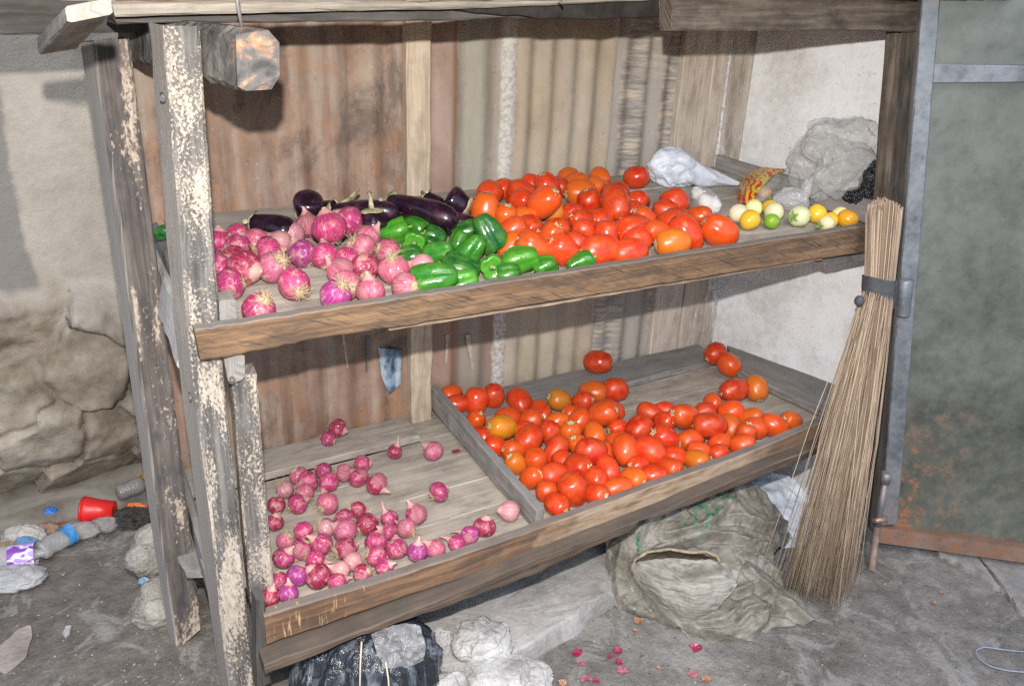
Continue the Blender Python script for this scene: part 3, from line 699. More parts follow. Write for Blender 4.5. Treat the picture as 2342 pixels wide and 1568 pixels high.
# ---- roof
rf = empty('roof', (.9, .2, 1.5)); rf.parent = stall; rf.matrix_parent_inverse = Matrix.Translation(-stall.location)
mb = MB()   # stub rafter at the left, pale sawn end to the viewer
q = [on_y(*p, -.22) for p in ((148, 16), (257, -6), (262, 30), (157, 54))]
r_ = [on_y(*p, .17) for p in ((84, 84), (166, 76), (178, 112), (88, 126))]
mb.member(r_, q, 14, .003, .002, 90); mb.build('rafter', M['fascia'], rf)
def xbar(name, mat, p0, p1, h0, h1, y, th, seed, jit=.002, n=30):
    a, c = on_y(*p0, y), on_y(*p1, y); b, d = on_y(p0[0], p0[1]+h0, y), on_y(p1[0], p1[1]+h1, y)
    T = V((0, th, 0)); mb = MB(); mb.member([a, b, b+T, a+T], [c, d, d+T, c+T], n, .004, jit, seed); return mb.build(name, mat, rf)
xbar('fascia', M['fascia'], (262, 6), (1480, -6), 34, 10, .1, .03, 91, .003)
xbar('roof_plank', M['dark_wood'], (-260, -10), (420, 6), 100, 62, .3, .14, 92, .004)
xbar('roof_plank', M['dark_wood'], (262, 38), (1240, 12), 16, 30, .135, .12, 93, .004)
xbar('header', M['header'], (1537, -60), (2113, -70), 131, 143, .0, .045, 94)
# corrugated roof sheet, low at the back, with a ragged front edge
mb = MB(); rows = []
for i in range(141):
    x = -.32+2.52*i/140; r = []
    for j in range(16):
        t = j/15; y = -.18+1.0*t+.02*noise.noise(V((x*7, 0, 3)))*(1-t)
        r.append(V((x, y, 1.6+.02*x*0-.045*t+.007*math.sin(2*math.pi*x/.076)+.008*fbm(V((x*2, y*2, 1)), 2))))
    rows.append(r)
mb.grid(rows); mb.grid([[r[0] for r in rows], [r[0]+V((0, 0, .003)) for r in rows]], smooth=False)
mb.build('roof_sheet', M['rust_a'], rf)
# sagging lining under the middle of the sheet, its colour darkened to include roof shadow
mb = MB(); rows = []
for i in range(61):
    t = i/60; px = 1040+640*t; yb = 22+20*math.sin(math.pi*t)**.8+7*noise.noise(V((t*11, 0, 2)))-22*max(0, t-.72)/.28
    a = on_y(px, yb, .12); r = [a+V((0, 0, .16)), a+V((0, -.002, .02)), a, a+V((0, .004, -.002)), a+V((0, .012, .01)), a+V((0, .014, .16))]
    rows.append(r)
mb.grid(rows); mb.build('roof_lining', plain('shadow dark lining', (.035, .031, .028), .9, .2, .4, 30, .6, .006), rf)

# ------------------------------------------------------------------ metal door at the right
bl_ = on_z(2005, 1240, .015); br_ = on_z(2342, 1285, .015)
dd = (br_-bl_).normalized(); dn = V((dd.y, -dd.x, 0)).normalized()
if dn.dot(CAM-bl_) < 0: dn = -dn
def dp_(px, py, o=0.0): return on_pl(px, py, bl_+dn*o, dn)
door = empty('metal_door', tuple(bl_), label='worn grey-green sheet steel door rusting along its bottom edge', cat='door')
def dslab(name, mat, quad, o0, o1, seed, bev=.003, jit=.0008, n=24, wpar=None):
    # quad: TL, TR, BR, BL in the picture, front face o1 towards the viewer of the door plane
    q = [dp_(*p, o1) for p in quad]; T = -dn*(o1-o0); mb = MB()
    mb.member([q[3], q[2], q[2]+T, q[3]+T], [q[0], q[1], q[1]+T, q[0]+T], n, bev, jit, seed); return mb.build(name, mat, door)
mb = MB(); rows = []     # lower panel, slightly dished
def panel(name, quad, o, seed, n=24):
    mb = MB(); rows = []
    for i in range(n+1):
        r = []
        for j in range(n+1):
            u, v = i/n, j/n
            px = (quad[0][0]*(1-u)+quad[1][0]*u)*(1-v)+(quad[3][0]*(1-u)+quad[2][0]*u)*v
            py = (quad[0][1]*(1-u)+quad[1][1]*u)*(1-v)+(quad[3][1]*(1-u)+quad[2][1]*u)*v
            p = dp_(px, py, o); p += dn*.006*fbm(V((u*3+seed, v*5, 2)), 3)*min(1, 8*u, 8*v, 8*(1-v)); r.append(p)
        rows.append(r)
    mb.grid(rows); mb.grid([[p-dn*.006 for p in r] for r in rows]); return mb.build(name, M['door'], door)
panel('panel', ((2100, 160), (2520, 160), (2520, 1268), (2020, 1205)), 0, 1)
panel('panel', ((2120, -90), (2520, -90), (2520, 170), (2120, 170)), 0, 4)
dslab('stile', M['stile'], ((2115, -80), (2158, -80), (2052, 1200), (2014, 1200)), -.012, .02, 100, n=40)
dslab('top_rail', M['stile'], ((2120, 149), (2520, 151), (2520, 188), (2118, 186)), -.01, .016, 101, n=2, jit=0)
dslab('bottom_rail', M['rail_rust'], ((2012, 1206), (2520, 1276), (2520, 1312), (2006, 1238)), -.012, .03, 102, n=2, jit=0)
# hinge barrel on the stile
a, b = dp_(2072, 638, .03), dp_(2064, 722, .03)
mb = MB(); mb.tube([a, a.lerp(b, .06), a.lerp(b, .94), b], [.017, .0195, .0195, .017], 16); mb.build('hinge', M['stile'], door)
# drop bolt: sleeve and rod down to the ground
a, b = dp_(2028, 1080, .035), dp_(2006, 1205, .035); c = on_z(1993, 1306, .0)
mb = MB(); mb.tube([a, a.lerp(b, .18)], [.014, .014], 14)
mb.tube([a.lerp(b, .18), b], .0095, 12); sl_ = mb.build('bolt_sleeve', M['stile'], door)
mb = MB(); mb.tube([b, b.lerp(c, .5), c], [.0105, .0105, .0105], 12); mb.build('bolt_rod', plain('rusty rod', (.22, .16, .125), .6, .4, .3, 40), door)
a, b = dp_(2000, 1190, .05), dp_(2026, 1186, .03); mb = MB(); mb.tube([a, b], [.008, .011], 10); mb.build('bolt_ring', M['rail_rust'], door)
mb = MB(); q = [dp_(*p, -.03) for p in ((2034, 700), (2044, 700), (2022, 1210), (1990, 1210))]
T = -dn*.03; mb.member([q[3], q[2], q[2]+T, q[3]+T], [q[0], q[1], q[1]+T, q[0]+T], 12, .003, .001, 104); mb.build('door_jamb', M['dark_wood'], stall)

# broken concrete apron under the door
ap = MB(); edge = [(2150, 1262), (2190, 1285), (2235, 1305), (2270, 1335), (2300, 1350), (2325, 1385), (2380, 1420), (2560, 1500)]
rows = []
for i in range(len(edge)-1):
    for k in range(6):
        t = k/6; px = edge[i][0]*(1-t)+edge[i+1][0]*t; py = edge[i][1]*(1-t)+edge[i+1][1]*t
        a = on_z(px+rnd.uniform(-3, 3), py+rnd.uniform(-3, 3), .013); n_ = V((.55, .84, 0))
        rows.append([a-V((0, 0, .05))-n_*.01, a-V((0, 0, .006)), a+n_*.004]+[a+n_*(.02+.07*j)+V((0, 0, .004*noise.noise(a*20+V((j, 0, 0))))) for j in range(8)])
ap.grid(rows); tag(ap.build('concrete_apron', plaster('worn concrete', (.15, .14, .132), (.25, .238, .226), (.33, .315, .3), 6, .9, .5)), kind='structure')

# ================================================================== vegetables
def lathe_mesh(name, prof, n, mats, lob=None, bend=None, seed=0, nz=.02, closed_top=True):
    """prof: (radius, z) list from bottom to top"""
    mb = MB(); rows = []
    for i, (r, z) in enumerate(prof):
        row = []
        for k in range(n):
            a = 2*math.pi*k/n; rr = r
            if lob: rr *= lob(a, i/(len(prof)-1), z)
            p = V((rr*math.cos(a), rr*math.sin(a), z))
            d = nz*fbm(p*1.6+V((seed*5, 0, 0)), 3)
            p = p*(1+d)
            if bend: p = bend(p)
            row.append(p)
        rows.append(row)
    b0 = mb.grid(rows, True, True)
    mb.face([b0+k for k in range(n)][::-1], smooth=True); e = b0+(len(rows)-1)*n
    mb.face([e+k for k in range(n)], smooth=True)
    me = mb.build(name, mats); return me
def as_mesh(o):
    me = o.data; bpy.data.objects.remove(o); return me
def sphere_prof(n, rz, dimple_t=.0, dimple_b=.0, sq=1.0, taper=0.0):
    out = []
    for i in range(n+1):
        th = math.pi*(i+.08)/(n+.16); c, s = -math.cos(th), math.sin(th)
        r = abs(s)**sq; z = c*rz
        if c > .5: z -= dimple_t*((c-.5)/.5)**3
        if c < -.5: z += dimple_b*((-c-.5)/.5)**3
        out.append((r*(1-taper*c), z))
    return out

# ---- tomato
def tomato_mat():
    g = G('tomato skin', .2, .5); ob = g.co('Object'); col = g.oi('Color'); z = g.sep(ob)[2]
    ov = g.vm('ADD', ob, g.comb(g.ma('MULTIPLY', g.oi('Random'), 40), g.ma('MULTIPLY', g.oi('Random'), 17), 0.0))
    n1 = g.noise(ov, 1.7, 5, .6); n2 = g.noise(ov, 9, 5, .7)
    c = g.mix(g.ramp(n1, [(.35, 0), (.7, .6)]), col, (.60, .12, .014))
    c = g.mix(g.ma('MULTIPLY', g.ramp(g.ma('ADD', z, g.ma('MULTIPLY', n1, .5)), [(1.0, 0), (1.5, .8)]), .7), c, (.60, .17, .03))
    cork = g.ma('MULTIPLY', g.ramp(g.ma('ADD', z, g.ma('MULTIPLY', n2, .5)), [(1.10, 0), (1.30, .8)]), g.ramp(g.noise(ov, 1.1, 2), [(.40, 0), (.52, 1)]))
    c = g.mix(cork, c, (.50, .36, .2))
    dust = g.ramp(g.noise(ov, 8, 6, .8, .6), [(.56, 0), (.74, .5)])
    dust = g.ma('MULTIPLY', dust, g.ramp(g.noise(ov, 1.6, 2), [(.40, 0), (.58, 1)]))
    c = g.mix(dust, c, (.60, .36, .27))
    g.put(g.b.inputs['Roughness'], g.ma('ADD', g.ma('ADD', .14, g.ma('MULTIPLY', g.oi('Random'), .2)), g.ma('MULTIPLY', g.ma('ADD', dust, g.ramp(n1, [(.4, 0), (.7, .35)])), .35)))
    g.b.inputs['Subsurface Weight'].default_value = .06; g.b.inputs['Subsurface Radius'].default_value = (.5, .12, .05); g.b.inputs['Subsurface Scale'].default_value = .01
    g.bump(n2, .05, .02)
    return g.base(c)
M['tomato'] = tomato_mat()
M['scar'] = plain('stem scar', (.56, .54, .30), .75, .3, .45, 9, .4, .1)
tom = []
for k, (rz, sq, tp, lobn) in enumerate([(1.22, .96, .06, .025), (1.34, .92, -.08, .02), (1.12, 1.0, .04, .045), (1.4, .93, .10, .015), (1.26, .95, -.12, .035)]):
    ph = rnd.uniform(0, 6)
    pr = [(r*.92, z) for r, z in sphere_prof(18, rz, .16, .03, sq, tp)]
    tom.append((as_mesh(lathe_mesh('tomato', pr, 22, [M['tomato']], lambda a, t, z, ph=ph, l=lobn: 1+l*math.cos(3*a+ph)*(1+z)/2, seed=k+1, nz=.10)), pr[-2][1]))
def scar_mesh():
    mb = MB(); mb.v.append((0, 0, .03)); n = 20
    for k in range(n):
        a = 2*math.pi*k/n; r = (.26 if k % 4 == 0 else .15 if k % 4 in (1, 3) else .12)*(1+.25*rnd.uniform(-1, 1))
        mb.v.append((r*math.cos(a), r*math.sin(a), .012+.05*r))
    for k in range(n): mb.face([0, 1+k, 1+(k+1) % n], smooth=True)
    return as_mesh(mb.build('stem_scar', M['scar']))
scar_me = scar_mesh()

# ---- onion
def onion_mat():
    g = G('onion skin', .27, .5); ob = g.co('Object'); col = g.oi('Color'); s_ = g.sep(ob)
    off = g.comb(g.ma('MULTIPLY', g.oi('Random'), 40), g.ma('MULTIPLY', g.oi('Random'), 23), 0.0)
    rad = g.vm('NORMALIZE', g.comb(s_[0], s_[1], 0.0001))
    sv = g.vm('ADD', g.comb(g.ma('MULTIPLY', g.sep(rad)[0], 6.5), g.ma('MULTIPLY', g.sep(rad)[1], 6.5), g.ma('MULTIPLY', s_[2], .35)), off)
    st = g.noise(sv, 2.6, 5, .62); ov = g.vm('ADD', ob, off)
    n1 = g.noise(ov, 1.5, 5, .6)
    dark = g.mix(.55, col, (.13, .008, .035)); pale = g.mix(.6, col, (.82, .5, .48))
    c = g.mix(g.ramp(st, [(.36, 0), (.5, 1)]), dark, col)
    c = g.mix(g.ramp(st, [(.54, 0), (.70, .34)]), c, pale)
    c = g.mix(g.ramp(n1, [(.52, 0), (.68, .6)]), c, g.mix(g.ramp(st, [(.4, 0), (.6, 1)]), (.62, .36, .32), (.58, .2, .26)))
    n2 = g.noise(g.vm('ADD', ov, (9, 3, 1)), 2.2, 4, .65, .8)     # patches of dry outer skin
    c = g.mix(g.ramp(n2, [(.58, 0), (.63, .7)]), c, g.mix(g.ramp(st, [(.35, 0), (.65, 1)]), (.36, .17, .12), (.62, .42, .32)))
    c = g.mix(g.ramp(g.ma('ADD', s_[2], g.ma('MULTIPLY', st, .3)), [(.98, 0), (1.3, .8)]), c, (.6, .36, .3))
    c = g.mix(g.ramp(g.ma('MULTIPLY', g.ma('ADD', s_[2], g.ma('MULTIPLY', st, -.25)), -1.0), [(.9, 0), (1.05, .75)]), c, (.58, .43, .30))
    dirt = g.noise(ov, 7, 6, .75); c = g.mix(g.ramp(dirt, [(.56, 0), (.7, .55)]), c, (.30, .2, .15))
    g.put(g.b.inputs['Roughness'], g.ramp(n1, [(.4, .2), (.62, .42)]))
    g.bump(g.ma('ADD', st, g.ma('MULTIPLY', g.ramp(n2, [(.56, 0), (.60, 1)]), .6)), .22, .04)
    return g.base(c)
M['onion'] = onion_mat()
M['root'] = plain('dry roots', (.50, .385, .24), .85, .2, .3, 20, 0)
def onion_mesh(k, neck, fat, seed):
    pr = [(.05, -.82), (.2, -.85), (.4, -.80), (.64, -.68), (.84, -.48), (.96, -.22), (1.0, .02), (.965, .25), (.88, .45), (.755, .62), (.61, .76), (.47, .88), (.355, .99), (.27, 1.10)]
    pr = [(r*fat, z) for r, z in pr]
    for j in range(1, 7):
        t = j/6; pr.append(((.27-.17*t**.7+.05*max(0, t-.8)/.2)*fat, 1.10+neck*t))
    bx, by = rnd.uniform(-.25, .25), rnd.uniform(-.25, .25)
    def bend(p):
        t = max(0, p.z-.7); return V((p.x+bx*t*t*2, p.y+by*t*t*2, p.z))
    ph = rnd.uniform(0, 6)
    def lob(a, t, z): return 1+.02*math.cos(2*a+ph)+(.12*math.sin(5*a+ph)*max(0, (z-.95)) if z > .95 else 0)
    return as_mesh(lathe_mesh('onion', pr, 24, [M['onion']], lob, bend, seed, .07))
onions = [onion_mesh(k, nk, ft, 20+k) for k, (nk, ft) in enumerate([(.16, 1.02), (.3, .96), (.12, 1.04), (.36, .95)])]
shals = [onion_mesh(k, nk, ft, 40+k) for k, (nk, ft) in enumerate([(.14, .99), (.42, .95), (.08, 1.02), (.85, .92), (.25, .97)])]
def tuft_mesh(n, ln, seed):
    rg = random.Random(seed); mb = MB()
    for i in range(n):
        a = rg.uniform(0, 6.283); s = rg.uniform(.3, 1); r0 = .16*math.sqrt(rg.random())
        p = V((r0*math.cos(a), r0*math.sin(a), -.80)); pts = [p]; d = V((math.cos(a)*s, math.sin(a)*s, -.55)).normalized()
        L = ln*rg.uniform(.35, 1)
        for k in range(4):
            d = (d+V((rg.uniform(-.5, .5), rg.uniform(-.5, .5), rg.uniform(-.1, .45)))).normalized(); p = p+d*L/4; pts.append(p)
        mb.tube(pts, [.020, .019, .017, .014, .009], 3, False)
    # the root plate
    rows = [[V((r*math.cos(6.283*k/12)*(1+.2*rg.uniform(-1, 1)), r*math.sin(6.283*k/12)*(1+.2*rg.uniform(-1, 1)), z)) for k in range(12)] for r, z in ((.36, -.80), (.3, -.86), (.18, -.9), (.02, -.9))]
    mb.grid(rows, True, True)
    return as_mesh(mb.build('root_tuft', M['root']))
tufts = [tuft_mesh(60, .8, 3), tuft_mesh(52, 1.0, 4), tuft_mesh(34, .6, 5)]

def skin_flap(seed, zt):
    rg = random.Random(seed); mb = MB(); a0 = rg.uniform(0, 6.28); rows = []
    for i in range(15):
        t = i/14; z = -.55+t*(zt+.55); rr = math.sqrt(max(.02, 1-(z*1.06)**2)) if z < .6 else max(.2, .80-(z-.6)*1.15)
        wl_ = (.35+.75*math.sin(math.pi*min(1, t*.9+.12)))*(1+.5*noise.noise(V((t*6, seed, 0)))); wr_ = (.3+.7*math.sin(math.pi*min(1, t*.9+.1)))*(1+.5*noise.noise(V((t*6, seed, 9)))); row = []
        for k in range(12):
            s_ = k/11*2-1; a = a0+(wl_ if s_ < 0 else wr_)*s_; lift = 1.035+.10*max(0, abs(s_)-.55)**1.3*(1+noise.noise(V((t*5, s_*3, seed))))+.02*noise.noise(V((a*4, z*4, seed)))
            row.append(V((rr*lift*math.cos(a), rr*lift*math.sin(a), z)))
        rows.append(row)
    mb.grid(rows); return as_mesh(mb.build('loose_skin', M['husk']))
def husk_mat():
    g = G('papery skin', .5, .35); ob = g.co('Object'); s_ = g.sep(ob); rad = g.vm('NORMALIZE', g.comb(s_[0], s_[1], .0001))
    st = g.noise(g.comb(g.ma('MULTIPLY', g.sep(rad)[0], 9.0), g.ma('MULTIPLY', g.sep(rad)[1], 9.0), g.ma('ADD', g.ma('MULTIPLY', s_[2], .6), g.ma('MULTIPLY', g.oi('Random'), 30))), 1.8, 5, .65)
    c = g.ramp(st, [(.34, (.28, .06, .10)), (.48, (.40, .12, .16)), (.6, (.47, .2, .21)), (.72, (.55, .35, .3))]); g.bump(st, .4, .03)
    return g.base(c)
M['husk'] = husk_mat(); flaps = [skin_flap(k, zt) for k, zt in ((1, .95), (2, .5), (3, 1.1), (4, .7))]

# ---- pepper
def pepper_mat():
    g = G('pepper skin', .16, .5); ob = g.co('Object'); col = g.oi('Color')
    ov = g.vm('ADD', ob, g.comb(g.ma('MULTIPLY', g.oi('Random'), 40), 0.0, 0.0))
    n1 = g.noise(ov, 1.6, 4, .6); z = g.sep(ob)[2]
    c = g.mix(g.ramp(n1, [(.38, 0), (.66, .6)]), col, g.mix(.5, col, (.16, .36, .03)))
    c = g.mix(g.ramp(g.noise(ov, 26, 3, .6), [(.64, 0), (.74, .35)]), c, (.3, .42, .18))
    g.put(g.b.inputs['Roughness'], g.ramp(n1, [(.35, .13), (.7, .34)])); g.bump(g.noise(ov, 3, 3), .05, .06)
    return g.base(c)
M['pepper'] = pepper_mat()
M['stalk'] = plain('green stalk', (.24, .36, .1), .6, .3, .3, 6, .3, .02)
def pepper_mesh(nl, ln, tap, seed):
    pr = []
    N = 20
    for i in range(N+1):
        t = i/N; th = math.pi*(i+.1)/(N+.2); c = -math.cos(th)
        r = abs(math.sin(th))**.62*(.80+.2*(c+1)/2-tap*(1-c)/2*.5); z = c*ln
        if c > .62: z -= .42*((c-.62)/.38)**1.5
        if c < -.75: z += .14*((-c-.75)/.25)**2
        pr.append((r, z))
    ph = rnd.uniform(0, 6)
    def lob(a, t, z):
        q = abs(math.sin(nl*a/2+ph)); return 1-.30*(1-q**.55)*(.75+.35*(1-t))+.05*math.cos(a+ph)
    bx = rnd.uniform(-.15, .15)
    return as_mesh(lathe_mesh('bell_pepper', pr, 36, [M['pepper']], lob, lambda p: V((p.x+bx*p.z*p.z, p.y, p.z)), seed, .10)), pr[-1][1]
peps = [pepper_mesh(3, 1.12, .25, 1), pepper_mesh(4, 1.0, .1, 2), pepper_mesh(3, 1.3, .35, 3), pepper_mesh(4, 1.18, .3, 4)]
def stalk_mesh():
    mb = MB(); mb.tube([V((0, 0, -.02)), V((0, 0, .1)), V((.03, 0, .24)), V((.12, .02, .38))], [.26, .11, .08, .10], 10)
    return as_mesh(mb.build('stalk', M['stalk']))
stalk_me = stalk_mesh()

# ---- garden egg
def gegg_mat():
    g = G('garden egg skin', .22, .5); ob = g.co('Object'); col = g.oi('Color')
    ov = g.vm('ADD', ob, g.comb(g.ma('MULTIPLY', g.oi('Random'), 40), 0.0, 0.0)); n1 = g.noise(ov, 1.5, 4, .6)
    c = g.mix(g.ramp(n1, [(.45, 0), (.68, .5)]), col, g.mix(.5, col, (.55, .5, .12)))
    c = g.mix(g.ramp(g.noise(ov, 12, 4, .7), [(.6, 0), (.72, .3)]), c, (.4, .3, .16)); g.bump(n1, .05, .05)
    return g.base(c)
M['gegg'] = gegg_mat()
gegg = [as_mesh(lathe_mesh('garden_egg', sphere_prof(16, rz, .1, .02, .95, tp), 22, [M['gegg']], lambda a, t, z: 1+.02*math.cos(5*a), seed=60+k, nz=.05)) for k, (rz, tp) in enumerate([(1.02, -.04), (.96, .0), (1.1, -.1)])]
def calyx_mesh(n=5, R0=.5, name='calyx', mat=None):
    mb = MB()
    for k in range(n):
        a = 6.283*k/n; ca, sa = math.cos(a), math.sin(a)
        rows = []
        for i in range(6):
            t = i/5; w = .2*(1-t)**.7+.01; r = .1+R0*t; z = .03+.05*math.sin(t*3)-.14*t*t
            rows.append([V((r*ca-w*sa*s, r*sa+w*ca*s, z-.03*abs(s))) for s in (-1, 0, 1)])
        mb.grid(rows)
    mb.tube([V((0, 0, 0)), V((.03, 0, .2)), V((.1, .03, .5))], [.13, .08, .09], 8)
    return as_mesh(mb.build(name, mat or M['stalk']))
calyx_me = calyx_mesh()

COLS = {'tomato': {'': (.56, .030, .010), 'r': (.60, .030, .010), 'd': (.50, .018, .008), 'o': (.66, .11, .012), 'or': (.64, .062, .011), 'oy': (.62, .15, .014), 'y': (.56, .21, .02), 'a': (.62, .23, .012)},
        'onion': {'': (.40, .03, .125), 'p': (.48, .105, .18), 'd': (.29, .014, .058), 'v': (.32, .032, .19), 'w': (.54, .25, .27)},
        'pepper': {'': (.020, .14, .014), 'l': (.045, .23, .016), 'd': (.009, .085, .018)},
        'egg': {'c': (.76, .72, .46), 'c2': (.78, .68, .3), 'y': (.8, .5, .03), 'g': (.2, .42, .03), 'oy': (.82, .38, .015)}}
COLS['shallot'] = COLS['onion']
GRP = {'UPtomato': 'tomatoes heaped on the upper shelf', 'LOtomato': 'tomatoes spread in the lower tray', 'onion': 'large red onions on the upper shelf',
       'shallot': 'small red onions on the lower shelf', 'pepper': 'green peppers on the upper shelf', 'egg': 'garden eggs on the upper shelf'}
NAME = {'tomato': 'tomato', 'onion': 'onion', 'shallot': 'small_onion', 'pepper': 'bell_pepper', 'egg': 'garden_egg'}
CAT = {'tomato': 'tomato', 'onion': 'onion', 'shallot': 'onion', 'pepper': 'bell pepper', 'egg': 'garden egg'}
